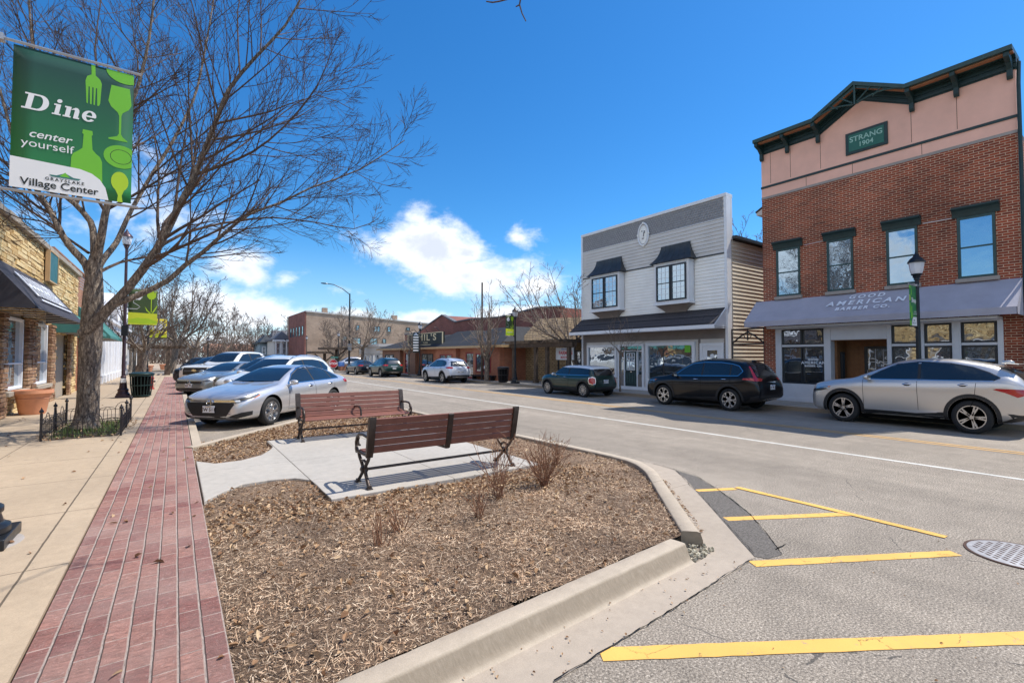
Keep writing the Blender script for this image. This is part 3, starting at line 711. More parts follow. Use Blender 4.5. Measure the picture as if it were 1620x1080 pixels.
def laps(ax, P0, s, u0, u1, z0, z1, h=.15, t=.036, holes=()):
    """real lapped boards on a wall plane, broken round openings"""
    b = MB(); z = z0
    while z < z1 - .01:
        zt = min(z + h, z1); segs = [(u0, u1)]
        for (a, c, d, e) in holes:
            if zt > d and z < e:
                ns = []
                for (p, q) in segs:
                    if a > p: ns.append((p, min(a, q)))
                    if c < q: ns.append((max(c, p), q))
                segs = [x for x in ns if x[1] - x[0] > .01]
        for (p, q) in segs:
            def V(o_, u, zz): return (P0 + s * o_, u, zz) if ax == 'x' else (u, P0 + s * o_, zz)
            b.add([V(t, p, z), V(t, q, z), V(.003, q, zt), V(.003, p, zt), V(0, p, z), V(0, q, z)], [(0, 1, 2, 3), (4, 5, 1, 0), (4, 0, 3), (5, 2, 1)])
        z = zt
    return b

# ------------------------------------------------------------------ red brick barber building
XB = 19.3; Y0, Y1 = 2.50, 9.66
bar = thing('brick_building', 'red brick storefront with pink gabled parapet, dark green cornice and long grey awning', 'building', (XB, 6, 0))
b = MB(); b.box(XB, 34, Y0, Y1, 2.96, 8.16); b.box(XB, 34, 9.18, Y1, 0, 2.957); b.box(XB, 34, Y0, 2.93, 0, 2.957); b.box(XB + 1.6, 33.9, 2.93, 9.18, 0, 2.957)
b.build('wall', 'red_brick', bar, world=True)
b = MB(); b.box(XB - .012, XB + .3, Y0 - .01, Y1 + .01, 8.163, 8.25); b.build('stone_course', 'lime_trim', bar, world=True)
gab = [(Y0, 8.253), (Y1, 8.253), (Y1, 10.25), (7.54, 10.25), (6.23, 11.0), (4.85, 10.25), (Y0, 10.25)]
b = MB(); b.ext(gab, 'x', XB, XB + .45); b.build('parapet', 'pink_stucco', bar, world=True)
for yy, za_, zb_ in [(q, 8.75, 10.0) for q in (9.3, 8.55, 7.5, 4.85, 3.75)] + [(q, 8.26, 8.6) for q in (8.0, 6.5, 4.6)]:
    b = MB(); b.box(XB - .002, XB + .01, yy - .006, yy + .006, za_, zb_); b.build('panel_joint', 'rust_dark', bar, world=True)
b = MB(); b.box(XB - .03, XB + .1, Y0 - .02, Y1 + .02, 8.60, 8.68); b.build('band', 'deep_green', bar, world=True)
b = MB(); b.box(XB + .5, 34, Y0 + .02, Y1 - .02, 8.2, 8.35); b.build('roof', 'roof_grey', bar, world=True)
# cornice: frieze + overhanging roof edge following the gable
prof = [(Y0 - .03, 10.38), (4.85, 10.38), (6.23, 11.13), (7.54, 10.38), (Y1 + .03, 10.38)]
def along(off_z0, off_z1, x0, x1, pr=prof):
    b = MB()
    for (ya, za), (yb, zb) in zip(pr[:-1], pr[1:]):
        vs = [(x, y, z + o) for x in (x0, x1) for (y, z) in ((ya, za), (yb, zb)) for o in (off_z0, off_z1)]
        b.add(vs, [(0, 1, 3, 2), (4, 6, 7, 5), (0, 4, 5, 1), (2, 3, 7, 6), (0, 2, 6, 4), (1, 5, 7, 3)])
    return b
along(-.045, .085, XB - .62, XB + .46).build('cornice', 'green_trim', bar, world=True)
along(-.09, -.048, XB - .50, XB - .34).build('soffit', 'soffit_wood', bar, world=True)
b = MB()
for k, (o0, o1, x) in enumerate([(-.36, -.30, .075), (-.293, -.23, .055), (-.223, -.16, .085), (-.153, -.10, .06), (-.095, -.053, .12)]): b.merge(along(o0, o1, XB - x, XB + .05))
b.merge(along(-.40, -.36, XB - .03, XB + .05)); b.build('frieze', 'deep_green', bar, world=True)
for k, yy in enumerate((9.60, 8.62, 7.54, 4.80, 3.73, 2.60)):
    b = MB(); b.ext([(XB - .56, 10.33), (XB - .03, 10.33), (XB - .03, 9.72), (XB - .10, 9.70), (XB - .16, 9.78), (XB - .15, 9.98), (XB - .30, 10.12), (XB - .56, 10.2)], 'y', yy - .06, yy + .06)
    b.build('bracket', 'deep_green', bar, world=True, bevel=.01)
b = MB(); xg = XB - .585
b.tube([(xg, 6.2, 10.40), (xg, 6.2, 11.08)], .035, 6)
for sg, ye in ((1, 7.5), (-1, 4.9)):
    b.tube([(xg, 6.2 + sg * (.05 + (abs(ye - 6.2) - .1) * t), 10.42 + .12 * math.sin(t * 3.14)) for t in [i / 6 for i in range(7)]], .03, 6)
    b.tube([(xg, 6.2 + sg * .06, 10.48), (xg, 6.2 + sg * .45, 10.82)], .025, 6); b.tube([(xg, 6.2 + sg * .5, 10.46), (xg, 6.2 + sg * .75, 10.67)], .022, 6)
    b.add([(xg + .03, 6.2, 11.08), (xg + .03, 6.2, 10.98), (xg + .03, ye, 10.34), (xg + .03, ye, 10.42)], [(0, 1, 2, 3)])
b.build('gable_truss', 'green_trim', bar, world=True)
b = MB(); b.box(XB - .05, XB + .02, 5.46, 6.68, 8.93, 9.70); pq = b.build('name_plaque', 'deep_green', bar, world=True, bevel=.01)
b = MB(); b.box(XB - .062, XB - .02, 5.56, 6.58, 9.02, 9.61); b.build('panel', 'plaque_green', pq, world=True, bevel=.006)
b = MB(); b.merge(text_mesh('STRANG', .25, .004, spacing=1.0), frame_m((XB - .064, 6.07, 9.42), (0, -1, 0), (0, 0, 1))); b.merge(text_mesh('1904', .22, .004), frame_m((XB - .064, 6.07, 9.19), (0, -1, 0), (0, 0, 1)))
b.build('lettering', 'plaque_letter', pq, world=True)
# upper windows with hoods
for (a, c) in ((8.26, 9.13), (6.53, 7.35), (4.76, 5.58), (2.99, 3.82)):
    wn = window(bar, 'x', XB, -1, a, c, 4.17, 6.02, .07, 'green_trim', 'upper_glass', True, sill='lime_trim', dep=.045, mw=.05)
    b = MB(); b.ext([(XB - .05, 6.023), (XB + .01, 6.023), (XB + .01, 6.32), (XB - .20, 6.32), (XB - .20, 6.27), (XB - .12, 6.21), (XB - .08, 6.13)], 'y', a - .10, c + .10)
    b.build('hood', 'deep_green', wn, world=True)
b = MB()
for sg in (1,): b.tube([(XB - .015, 8.1, 6.03), (XB - .015, 7.5, 6.06)], .008, 4)
b.tube([(XB - .015, 4.62, 6.05), (XB - .015, 3.9, 6.05)], .01, 4); b.build('conduit', 'white_paint', bar, world=True)
# storefront
sf = MB()
sf.box(XB - .05, XB + .3, 8.98 + .0, 9.20, WZ, 2.95); sf.box(XB - .05, XB + .3, 2.9, 3.02, WZ, 2.95)
sf.box(XB - .06, XB + .3, 2.9, 9.2, 2.87, 2.955)
sf.box(XB - .045, XB + .3, 7.50, 8.978, WZ, .80)          # panel under the left window
sf.box(XB - .07, XB - .045, 7.40, 9.1, WZ, .27)
sf.box(XB - .05, XB + .3, 7.28, 7.498, WZ, 2.868); sf.box(XB - .045, XB + .3, 5.62, 7.278, 2.42, 2.868)
sf.box(XB - .05, XB + .3, 5.50, 5.618, WZ, 2.868); sf.box(XB - .045, XB + .3, 3.022, 5.498, WZ, .62); sf.box(XB - .05, XB + .3, 3.80, 4.0, .622, 2.868); sf.box(XB - .05, XB + .3, 4.66, 4.78, .622, 2.868)
sf.build('storefront', 'storefront_white', bar, world=True, bevel=.008)
def shopwin(a, c, za, zb, n=1):
    for k in range(n):
        u0 = a + (c - a) * k / n; u1 = a + (c - a) * (k + 1) / n
        window(bar, 'x', XB + .03, -1, u0 + .012, u1 - .012, za, zb, .055, 'dark_frame', 'window_glass', False, dep=.04)
shopwin(7.502, 8.976, 2.28, 2.865, 2); shopwin(7.502, 8.976, .805, 2.2, 2)
for (a, c) in ((4.782, 5.498), (4.002, 4.658), (3.022, 3.798)): shopwin(a, c, 2.25, 2.865); shopwin(a, c, .625, 2.17)
b = MB(); b.box(XB - .03, XB + .2, 7.502, 8.976, 2.202, 2.278); b.box(XB - .03, XB + .2, 3.022, 5.498, 2.172, 2.248); b.build('transom_bar', 'storefront_white', bar, world=True)
b = MB()
for i, (t_, sz, zz) in enumerate((('GOOD', .10, 1.72), ('AMERICAN', .14, 1.60), ('BARBER CO.', .09, 1.48))):
    b.merge(text_mesh(t_, sz, .004, spacing=1.25), frame_m((XB - .022, 7.87, zz), (0, -1, 0), (0, 0, 1)))
b.build('window_lettering', 'letter_white', bar, world=True)
# entrance recess
b = MB(); b.box(XB + 1.1, XB + 1.2, 5.62, 7.278, WZ, 2.42); b.box(XB + .3, XB + 1.1, 7.20, 7.278, WZ, 2.42); b.box(XB + .3, XB + 1.1, 5.62, 5.70, WZ, 2.42); b.box(XB + .01, XB + 1.1, 5.62, 7.278, 2.40, 2.419)
b.build('entrance', 'door_wood', bar, world=True)
dr = window(bar, 'x', XB + 1.1, -1, 5.72, 6.62, WZ + .02, 2.2, .10, 'dark_frame', 'window_glass', False, name='door', dep=.05, mun=(3, 4))
b = MB(); b.tube([(XB + .98, 6.50, 1.05), (XB + .98, 6.50, 1.35)], .012, 6); b.build('handle', 'galvanised', dr, world=True)
window(bar, 'y', 7.20, -1, XB + .55, XB + .8, .8, 2.0, .03, 'dark_frame', 'window_glass', False)
# ceiling lamp glow seen through the window is left to reflections; awning
za, zb, XA = 2.98, 4.02, 18.32
def awning(par, XW, XF, ya, yb, zt, zbm, val, m, mu=None, name='awning'):
    """sloping canvas from wall XW to front edge XF with a hanging valance and closed ends"""
    b = MB(); N = 14; rows = []
    for i in range(2):
        rows.append([(XW if i == 0 else XF, ya + (yb - ya) * j / N, (zt if i == 0 else zbm + val)) for j in range(N + 1)])
    # slight sag between the ribs
    mid = [((XW + XF) / 2, ya + (yb - ya) * j / N, (zt + zbm + val) / 2 - .012 - .008 * (j % 2)) for j in range(N + 1)]
    b.grid([rows[0], mid, rows[1], [(XF, y, zbm) for (_, y, _) in rows[1]]])
    for y in (ya, yb): b.add([(XW, y, zt), (XF, y, zbm + val), (XF, y, zbm), (XW, y, zbm)], [(0, 1, 2, 3)])
    o = b.build(name, m, par, world=True)
    so = o.modifiers.new('solid', 'SOLIDIFY'); so.thickness = .012; so.offset = -1
    b = MB(); f = MB()
    for j in range(0, N + 1, 2):
        y = ya + (yb - ya) * j / N; y = min(max(y, min(ya, yb) + .03), max(ya, yb) - .03)
        f.tube([(XW, y, zbm + .04), (XF + (.03 if XF < XW else -.03), y, zbm + .03)], .015, 5)
        f.tube([(XW, y, zt - .05), (XF + (.03 if XF < XW else -.03), y, zbm + val - .03)], .013, 5)
    f.tube([(XF + (.03 if XF < XW else -.03), ya, zbm + .02), (XF + (.03 if XF < XW else -.03), yb, zbm + .02)], .016, 5)
    f.build('awning_frame', 'galvanised', o, world=True)
    return o
aw = awning(bar, XB - .01, XA, 2.48, 9.95, za + 1.06, za, .20, 'awning_grey')
Lm = Vector((XA - (XB - .01), 0, za + .20 - (za + 1.06)))
upv = -Lm.normalized(); ctr = Vector(((XB + XA) / 2, 6.1, (za + 1.06 + za + .2) / 2)); nrm = Vector((0, -1, 0)).cross(upv)
b = MB()
for (t_, sz, o, sp_) in (('GOOD', .27, .38, 1.45), ('AMERICAN', .34, .06, 1.45), ('BARBER CO.', .22, -.26, 1.35)):
    b.merge(text_mesh(t_, sz, .010, .12, spacing=sp_), frame_m(ctr + upv * o + nrm * .03, (0, -1, 0), upv))
b.build('lettering', 'letter_white', aw, world=True)
b = MB(); b.box(XA + .25, XB - .052, 2.9, 9.2, 2.90, 2.97); b.build('awning_board', 'storefront_white', bar, world=True)
# side eave of the bay on the left wall
b = MB(); e = [(XB + .9, 9.66, 8.35), (XB + .9, 10.35, 7.95), (XB + 2.6, 10.35, 7.95), (XB + 2.6, 9.66, 8.35), (XB + .9, 9.66, 7.75), (XB + .9, 10.35, 7.85), (XB + 2.6, 10.35, 7.85), (XB + 2.6, 9.66, 7.75)]
b.add(e, [(0, 1, 2, 3), (4, 7, 6, 5), (0, 4, 5, 1), (1, 5, 6, 2), (2, 6, 7, 3), (0, 3, 7, 4)]); b.build('side_eave', 'siding_grey', bar, world=True)
b = MB(); b.add([(x - .03 if i % 4 in (0, 1) else x + .02, y + .03 if i % 4 in (1, 2) else y, z + .012) for i, (x, y, z) in enumerate(e[:4])] + [(x - .03 if i % 4 in (0, 1) else x, y + .03 if i % 4 in (1, 2) else y, z + .07) for i, (x, y, z) in enumerate(e[:4])], [(0, 1, 2, 3), (4, 7, 6, 5), (0, 4, 5, 1), (1, 5, 6, 2), (2, 6, 7, 3), (3, 7, 4, 0)]); b.build('eave_roof', 'copper_black', bar, world=True)
b = MB(); b.tube([(XB - .06, Y0 - .06, 0), (XB - .06, Y0 - .06, 9.5), (XB + .1, Y0 - .06, 10.2)], .045, 8); b.build('downpipe', 'deep_green', bar, world=True)

# neighbour at the right edge
nb = thing('brick_building', 'pale brick house front with dark green cornice at the right edge of the street', 'building', (22.6, -2, 0))
b = MB(); b.box(22.6, 34, -7, 2.28, 0, 8.4); b.build('wall', 'tan_brick', nb, world=True)
b = MB(); b.box(22.2, 34, -7.2, 2.28, 8.4, 8.7); b.box(22.4, 34, -7.1, 2.28, 8.7, 9.1); b.build('cornice', 'green_trim', nb, world=True)
window(nb, 'x', 22.6, -1, 0, 1.1, 4.4, 6.3, .08, 'deep_green', 'upper_glass', sill='lime_trim')

# ------------------------------------------------------------------ white clapboard building
XW = 19.3; WA, WB = 11.18, 20.10
wh = thing('clapboard_building', 'white and grey clapboard shop with tall false front and two bay windows', 'building', (XW, 15.6, 0))
b = MB(); b.box(XW + .001, XW + .4, WA + .02, WB - .02, 0, 8.75); b.box(XW + .4, 31, WA + .03, WB - .03, 0, 6.9); b.build('wall', 'siding_grey', wh, world=True)
b = MB(); b.add([(XW + .4, WA - .2, 6.95), (31, WA - .2, 6.85), (31, WB, 6.85), (XW + .4, WB, 6.95), (XW + .4, WA - .2, 7.08), (31, WA - .2, 6.98), (31, WB, 6.98), (XW + .4, WB, 7.08)], [(0, 3, 2, 1), (4, 5, 6, 7), (0, 1, 5, 4), (1, 2, 6, 5), (2, 3, 7, 6), (3, 0, 4, 7)]); b.build('roof', 'copper_black', wh, world=True)
bays = ((12.88, 14.54), (17.0, 18.88))
laps('x', XW, -1, WA + .10, WB - .10, 3.88, 6.28, holes=[(a - .16, c + .16, 4.25, 6.4) for a, c in bays]).build('clapboard', 'siding_white', wh, world=True)
laps('x', XW, -1, WA + .10, WB - .10, 6.34, 7.83, h=.165).build('upper_clapboard', 'siding_grey', wh, world=True)
laps('x', XW, -1, WA + .10, WB - .10, .14, 3.1, h=.13, holes=[(12.6, 15.6, .1, 2.6), (11.36, 12.5, .1, 2.5), (15.6, 17.35, .1, 2.6), (17.35, 19.75, .1, 2.6)]).build('storefront_clapboard', 'siding_taupe', wh, world=True)
laps('y', WA + .03, -1, XW + .42, 31, .14, 6.9, h=.17, t=.036).build('side_clapboard', 'siding_tan', wh, world=True)
b = MB(); r = random.Random(2)                       # scalloped shingles
rowsn = 8; hh = (8.74 - 7.86) / rowsn
for i in range(rowsn):
    z0_ = 7.86 + i * hh; k = 0; y = WA + .10 + (i % 2) * .075
    while y < WB - .12:
        y2 = min(y + .15, WB - .10); ym = (y + y2) / 2; rr_ = (y2 - y) / 2
        pts = [(XW - .022, y, z0_ + hh + .01)] + [(XW - .026 - .012 * (math.sin(R(a))), ym - rr_ * math.cos(R(a)) * .97, z0_ + .045 - .055 * math.sin(R(a))) for a in (0, 45, 90, 135, 180)] + [(XW - .022, y2, z0_ + hh + .01)]
        pts = [(p[0] + .020 * (p[2] - z0_) / hh, p[1], p[2]) for p in pts]
        b.add(pts, [tuple(range(len(pts)))]); y += .15
b.build('scalloped_shingles', 'scallop_grey', wh, world=True)
b = MB(); b.box(XW - .07, XW + .45, WA - .02, WB + .02, 8.755, 8.90); b.box(XW - .05, XW + .3, WA - .02, WA + .10, WZ, 8.753); b.box(XW - .05, XW + .3, WB - .10, WB + .02, WZ, 8.753)
b.box(XW + .302, XW + .42, WA - .02, WA + .02, 6.9, 8.753); b.box(XW - .04, XW - .001, WA + .10, WB - .10, 7.832, 7.862)
b.build('corner_trim', 'white_paint', wh, world=True, bevel=.008)
b = MB(); b.box(XW - .055, XW + .01, WA + .10, WB - .10, 6.285, 6.335); b.build('drip_band', 'copper_black', wh, world=True)
# pent roof: shingle courses as real steps
b = MB(); n_ = 6; XP = XW - .95
for i in range(n_):
    t0, t1 = i / n_, (i + 1) / n_; xa, za_ = XP + (XW - XP) * t0, 3.20 + .74 * t0; xb, zb_ = XP + (XW - XP) * t1, 3.20 + .74 * t1
    y = WA - .02; yy = WA + .05
    while yy < WB + .0:
        wd = r.uniform(.14, .26); y2 = min(yy + wd, WB + .02); d_ = r.uniform(0, .02)
        b.add([(xa - .02 - d_, yy, za_ - .012 - d_ * .7), (xa - .02 - d_, y2 - .008, za_ - .012 - d_ * .7), (xb + .02, y2 - .008, zb_ + .02), (xb + .02, yy, zb_ + .02),
               (xa - .02 - d_, yy, za_ + .018 - d_ * .7), (xa - .02 - d_, y2 - .008, za_ + .018 - d_ * .7), (xb, y2 - .008, zb_ + .025), (xb, yy, zb_ + .025)], [(0, 1, 5, 4), (4, 5, 6, 7), (0, 4, 7, 3), (1, 2, 6, 5)]); yy = y2
b.build('pent_roof', 'pent_shingle', wh, world=True)
b = MB(); b.box(XP - .05, XP, WA + .02, WB + .05, 3.02, 3.18); b.box(XP, XW - .03, WA + .04, WB + .03, 3.04, 3.08)
b.add([(XP, WA + .045, 3.1), (XW - .055, WA + .045, 3.1), (XW - .055, WA + .045, 3.88)], [(0, 1, 2)])
b.add([(XP - .03, WA + .02, 3.18), (XW - .055, WA + .02, 3.95), (XW - .055, WA + .02, 3.85), (XP + .05, WA + .02, 3.10), (XP - .03, WA + .06, 3.18), (XW - .055, WA + .06, 3.95), (XW - .055, WA + .06, 3.85), (XP + .05, WA + .06, 3.10)], [(0, 1, 2, 3), (4, 5, 6, 7), (0, 1, 5, 4), (3, 2, 6, 7)])
b.build('pent_fascia', 'white_paint', wh, world=True)
# box bays
for (a, c) in bays:
    XF = XW - .42
    b = MB(); b.box(XF, XW, a - .10, c + .10, 4.36, 6.20)
    bay = b.build('bay_window', 'white_paint', wh, world=True, bevel=.008)
    b = MB(); b.box(XF - .06, XW, a - .16, c + .16, 4.26, 4.355); b.build('sill', 'white_paint', bay, world=True, bevel=.01)
    b = MB(); b.box(XF - .04, XW, a - .14, c + .14, 6.203, 6.27); b.build('head_trim', 'white_paint', bay, world=True, bevel=.01)
    b = MB()
    for k in range(2):
        u0, u1 = a + (c - a) * k / 2, a + (c - a) * (k + 1) / 2
        wn = window(bay, 'x', XF - .01, -1, u0 + .015, u1 - .015, 4.45, 6.13, .07, 'dark_frame', 'upper_glass', True, dep=.05, name='sash', mun=(3, 6))
    # flared copper roof
    b = MB(); N = 8; rows = []
    for i in range(N + 1):
        t = i / N; out = .10 + .46 * (1 - t) ** 2.2; side = .20 * (1 - t) ** 2.2 - .16 * t; zz = 6.27 + .86 * t
        rows.append([(XW - .01, a - .10 - side, zz), (XW - out, a - .10 - side, zz)] + [(XW - out, a - .1 - side + (c - a + .2 + 2 * side) * q / 6, zz) for q in range(1, 6)] + [(XW - out, c + .10 + side, zz), (XW - .01, c + .10 + side, zz)])
    b.grid(rows); b.add([rows[-1][0], rows[-1][1], rows[-1][-2], rows[-1][-1]], [(0, 1, 2, 3)])
    for q in range(1, 8): b.tube([rows[i][q] for i in range(N + 1)], .012, 4)
    b.build('bay_roof', 'copper_black', bay, world=True)
    b = MB(); rows = []
    for i in range(N + 1):
        t = i / N; sc = 1 - t; out = .04 + .36 * sc ** 1.6; sd = .42 * (1 - sc ** 1.3); zz = 4.255 - .42 * t
        rows.append([(XW - .01, a - .08 + sd, zz), (XW - out, a - .08 + sd, zz)] + [(XW - out, a - .08 + sd + (c - a + .16 - 2 * sd) * q / 5, zz) for q in range(1, 5)] + [(XW - out, c + .08 - sd, zz), (XW - .01, c + .08 - sd, zz)])
    b.grid(rows); b.add([rows[-1][0], rows[-1][1], rows[-1][-2], rows[-1][-1]], [(0, 1, 2, 3)])
    for q in range(2, 6): b.tube([rows[i][q] for i in range(N + 1)], .008, 4)
    b.build('bay_corbel', 'siding_taupe', bay, world=True)
# oval medallion
cy, cz = 15.59, 8.0
b = MB(); b.tube([(XW - .07, cy + .32 * math.cos(t), cz + .56 * math.sin(t)) for t in [2 * math.pi * i / 32 for i in range(32)]], .045, 6, closed=True)
med = b.build('medallion', 'white_paint', wh, world=True, smooth=True)
b = MB(); b.tube([(XW - .07, cy + .24 * math.cos(t), cz + .46 * math.sin(t)) for t in [2 * math.pi * i / 32 for i in range(32)]], .02, 5, closed=True)
b.ext([(cy + .25 * math.cos(t), cz + .48 * math.sin(t)) for t in [2 * math.pi * i / 32 for i in range(32)]], 'x', XW - .065, XW - .01)
for dy, dz in ((0, .58), (0, -.58), (.34, 0), (-.34, 0)): b.sphere((XW - .08, cy + dy, cz + dz), .06, 8, 6)
b.build('medallion_field', 'siding_white', med, world=True)
b = MB(); b.sphere((XW - .07, cy + .08, cz + .18), .035, 8, 6); b.sphere((XW - .07, cy - .07, cz + .15), .045, 8, 6, (1, 1, .7)); b.sphere((XW - .07, cy - .07, cz + .08), .04, 8, 6, (1, 1.3, .6)); b.sphere((XW - .07, cy + .02, cz - .2), .05, 8, 6, (1, 1.4, .5)); b.tube([(XW - .07, cy - .02, cz + .1), (XW - .08, cy - .03, cz - .05), (XW - .07, cy + .01, cz - .1)], .018, 5)
b.build('medallion_relief', 'roof_grey', med, world=True)
# shop windows and doors
window(wh, 'x', XW - .01, -1, 17.42, 19.65, .70, 2.46, .13, 'white_paint', 'window_glass', False, dep=.09, name='shop_window')
sw = window(wh, 'x', XW - .01, -1, 12.74, 15.50, .30, 2.50, .15, 'white_paint', 'window_glass', False, dep=.09, name='shop_window')
b = MB(); b.lathe([(.09, -.004), (.09, .004)], 20, (0, 0, 0), 'x'); b.v = [(x + XW - .03, y + 13.15, z + 2.2) for x, y, z in b.v]; b.box(XW - .028, XW - .024, 13.0, 13.3, 2.02, 2.36); b.build('window_sticker', 'banner_lime', sw, world=True)
b = MB(); b.box(XW - .12, XW - .03, 12.6, 17.3, WZ, .29); b.build('base_board', 'white_paint', wh, world=True)
fd = MB(); fd.box(XW - .09, XW + .1, 17.18, 17.34, .29, 2.46); fd.box(XW - .09, XW + .1, 15.62, 15.74, .29, 2.46); fd.box(XW - .088, XW + .1, 15.74, 17.18, 2.36, 2.46); fd.box(XW - .088, XW + .1, 15.74, 17.18, 2.08, 2.13)
fd.box(XW - .088, XW + .1, 16.86, 16.92, .29, 2.08); fd.box(XW - .088, XW + .1, 16.02, 16.08, .29, 2.08); fd.box(XW - .10, XW + .1, 15.74, 17.18, WZ, .29)
df = fd.build('door_frame', 'white_paint', wh, world=True, bevel=.006)
b = MB(); b.box(XW - .02, XW + .05, 16.92, 17.18, .9, 2.36); b.box(XW - .02, XW + .05, 15.74, 16.02, .9, 2.36); b.box(XW - .02, XW + .05, 16.08, 16.86, 2.13, 2.36); b.build('sidelight', 'window_glass', df, world=True)
b = MB(); b.box(XW - .05, XW + .05, 16.92, 17.18, .29, .9); b.box(XW - .05, XW + .05, 15.74, 16.02, .29, .9); b.build('sidelight_panel', 'siding_taupe', df, world=True)
gd = MB(); gd.box(XW - .04, XW + .02, 16.08, 16.86, .29, 2.08); dr = gd.build('door', 'deep_green', wh, world=True)
b = MB(); b.box(XW - .052, XW - .038, 16.22, 16.72, 1.12, 2.0); b.build('door_pane', 'upper_glass', dr, world=True)
b = MB()
for k in range(4): b.box(XW - .066, XW - .053, 16.20 + .17 * k, 16.235 + .17 * k, 1.12, 2.0)
for k in range(5): b.box(XW - .064, XW - .053, 16.2, 16.745, 1.12 + .215 * k, 1.145 + .215 * k)
b.build('muntins', 'white_paint', dr, world=True)
b = MB()
for k in range(4): b.box(XW - .055, XW - .038, 16.16 + .17 * k, 16.26 + .17 * k, .45, .98)
b.build('door_panel', 'green_trim', dr, world=True); b = MB(); b.box(XW - .06, XW - .04, 16.40, 16.52, 1.01, 1.07); b.sphere((XW - .09, 16.80, 1.05), .035, 8, 6); b.build('handle', 'chrome', dr, world=True)
b = MB(); b.box(XW - .08, XW + .05, 11.36, 11.50, WZ, 2.42); b.box(XW - .08, XW + .05, 12.36, 12.50, WZ, 2.42); b.box(XW - .079, XW + .05, 11.50, 12.36, 2.28, 2.42); b.build('side_door_frame', 'white_paint', wh, world=True, bevel=.006)
b = MB(); b.box(XW - .04, XW + .05, 11.50, 12.36, WZ, 2.28); dr = b.build('door', 'white_paint', wh, world=True)
b = MB(); b.box(XW - .05, XW - .038, 11.67, 12.14, 1.0, 2.1); b.build('door_pane', 'window_glass', dr, world=True)
b = MB(); b.lathe([(.10, -.004), (.10, .004)], 20, (0, 0, 0), 'x'); b.v = [(x + XW - .056, y + 11.9, z + 1.85) for x, y, z in b.v]; b.build('door_sign', 'sign_white', dr, world=True)

# gate between the two buildings
gt = thing('iron_gate', 'black iron arch and crossbar spanning the gap between the white shop and the brick building', 'gate', (XW + .1, 10.4, WZ))
b = MB(); x = XW + .12
b.tube([(x, 9.70, 2.98), (x, 11.1, 2.98)], .03, 5); b.tube([(x, 9.70, 2.35), (x, 11.1, 2.35)], .03, 5); b.tube([(x, 11.08, .13), (x, 11.08, 2.98)], .03, 5); b.tube([(x, 9.72, .13), (x, 9.72, 2.98)], .03, 5)
b.tube([(x, 11.05, 2.4), (x, 10.7, 2.68), (x, 10.4, 2.86), (x, 10.1, 2.68), (x, 9.75, 2.4)], .035, 5); b.tube([(x, 10.4, 2.95), (x, 10.4, 2.5)], .03, 5)
for sg in (-1, 1): b.tube([(x, 10.4, 2.55), (x, 10.4 + sg * .12, 2.62), (x, 10.4 + sg * .16, 2.74)], .02, 5)
b.build('gate_frame', 'iron', gt, world=True)

# ------------------------------------------------------------------ tavern with dark hipped roof
XT = 18.7; TA, TB = 26.6, 51.0
tv = thing('tavern', 'low brown brick tavern with dark hipped roof and black name board', 'building', (XT, 39, 0))
b = MB(); b.box(XT, 30, TA + .7, TB - .8, 0, 2.6); b.build('wall', 'tavern_brick', tv, world=True)
b = MB()
XE = 18.0
for (ya, yb, zr, xr) in ((TA, 33.4, 4.05, 20.6), (33.0, 38.6, 4.0, 20.4), (38.4, TB, 3.85, 20.9)):
    hip = 1.9 if ya == TA else 1.1; hip2 = 4.5 if yb == TB else 1.5
    b.add([(XE, ya, 2.62), (XE, yb, 2.62), (24, yb, 2.62), (24, ya, 2.62), (xr, ya + hip, zr), (xr, yb - hip2, zr), (23, yb - hip2, zr - .02), (23, ya + hip, zr - .02)],
          [(0, 4, 5, 1), (1, 5, 6, 2), (2, 6, 7, 3), (3, 7, 4, 0), (4, 7, 6, 5)])
b.build('roof', 'mansard_shingle', tv, world=True)
b = MB(); b.box(XE - .04, XE, TA - .05, TB, 2.45, 2.62); b.box(XE, 22, TA - .05, TA, 2.45, 2.62); b.box(XE, XT, TA, TB, 2.5, 2.53); b.build('fascia', 'fascia_tan', tv, world=True)
for (ya, yb, m_) in ((27.35, 30.9, 'tavern_brick'), (33.6, 37.2, 'tavern_brick'), (45.2, 50.1, 'brown_panel'), (41.5, 43.2, 'brown_panel')):
    b = MB(); b.box(XT - .35, XT, ya, yb, 0, 2.5); b.build('wall_bay', m_, tv, world=True)
def tw(y0_, y1_, z0_=.65, z1_=2.05, x_=XT - .35, fm='red_door', n=2):
    return window(tv, 'x', x_, -1, y0_, y1_, z0_, z1_, .09, fm, 'window_glass', False, cols=n, dep=.05, mw=.12)
wn = tw(28.4, 30.5)
b = MB(); b.lathe([(.20, -.01), (.20, .01)], 20, (0, 0, 0), 'x'); b.v = [(x + XT - .385, y + 28.95, z + 1.45) for x, y, z in b.v]; b.build('neon_sign', 'sign_blue', wn, world=True)
wn = tw(34.2, 36.4, 1.2, 2.0); b = MB(); b.lathe([(.20, -.01), (.20, .01)], 20, (0, 0, 0), 'x'); b.v = [(x + XT - .385, y + 35.6, z + 1.45) for x, y, z in b.v]; b.build('neon_sign', 'sign_blue', wn, world=True)
tw(38.4, 40.8, .7, 2.05, XT, 'letter_dark'); tw(46.8, 49.2, .8, 2.0, fm='letter_dark')
for (a, c) in ((31.3, 32.6), (43.5, 44.7)):
    d_ = window(tv, 'x', XT, -1, a, c, WZ, 2.15, .12, 'red_door', 'window_glass', False, name='door', dep=.05, mun=(2, 4))
b = MB(); b.box(XT - .75, XT - .36, 27.7, 30.6, .38, .48)
for y in (27.9, 30.4): b.box(XT - .7, XT - .4, y - .05, y + .05, WZ, .38)
tag(b.build('bench', 'iron', None), 'low dark bench below the red framed tavern window', 'bench')
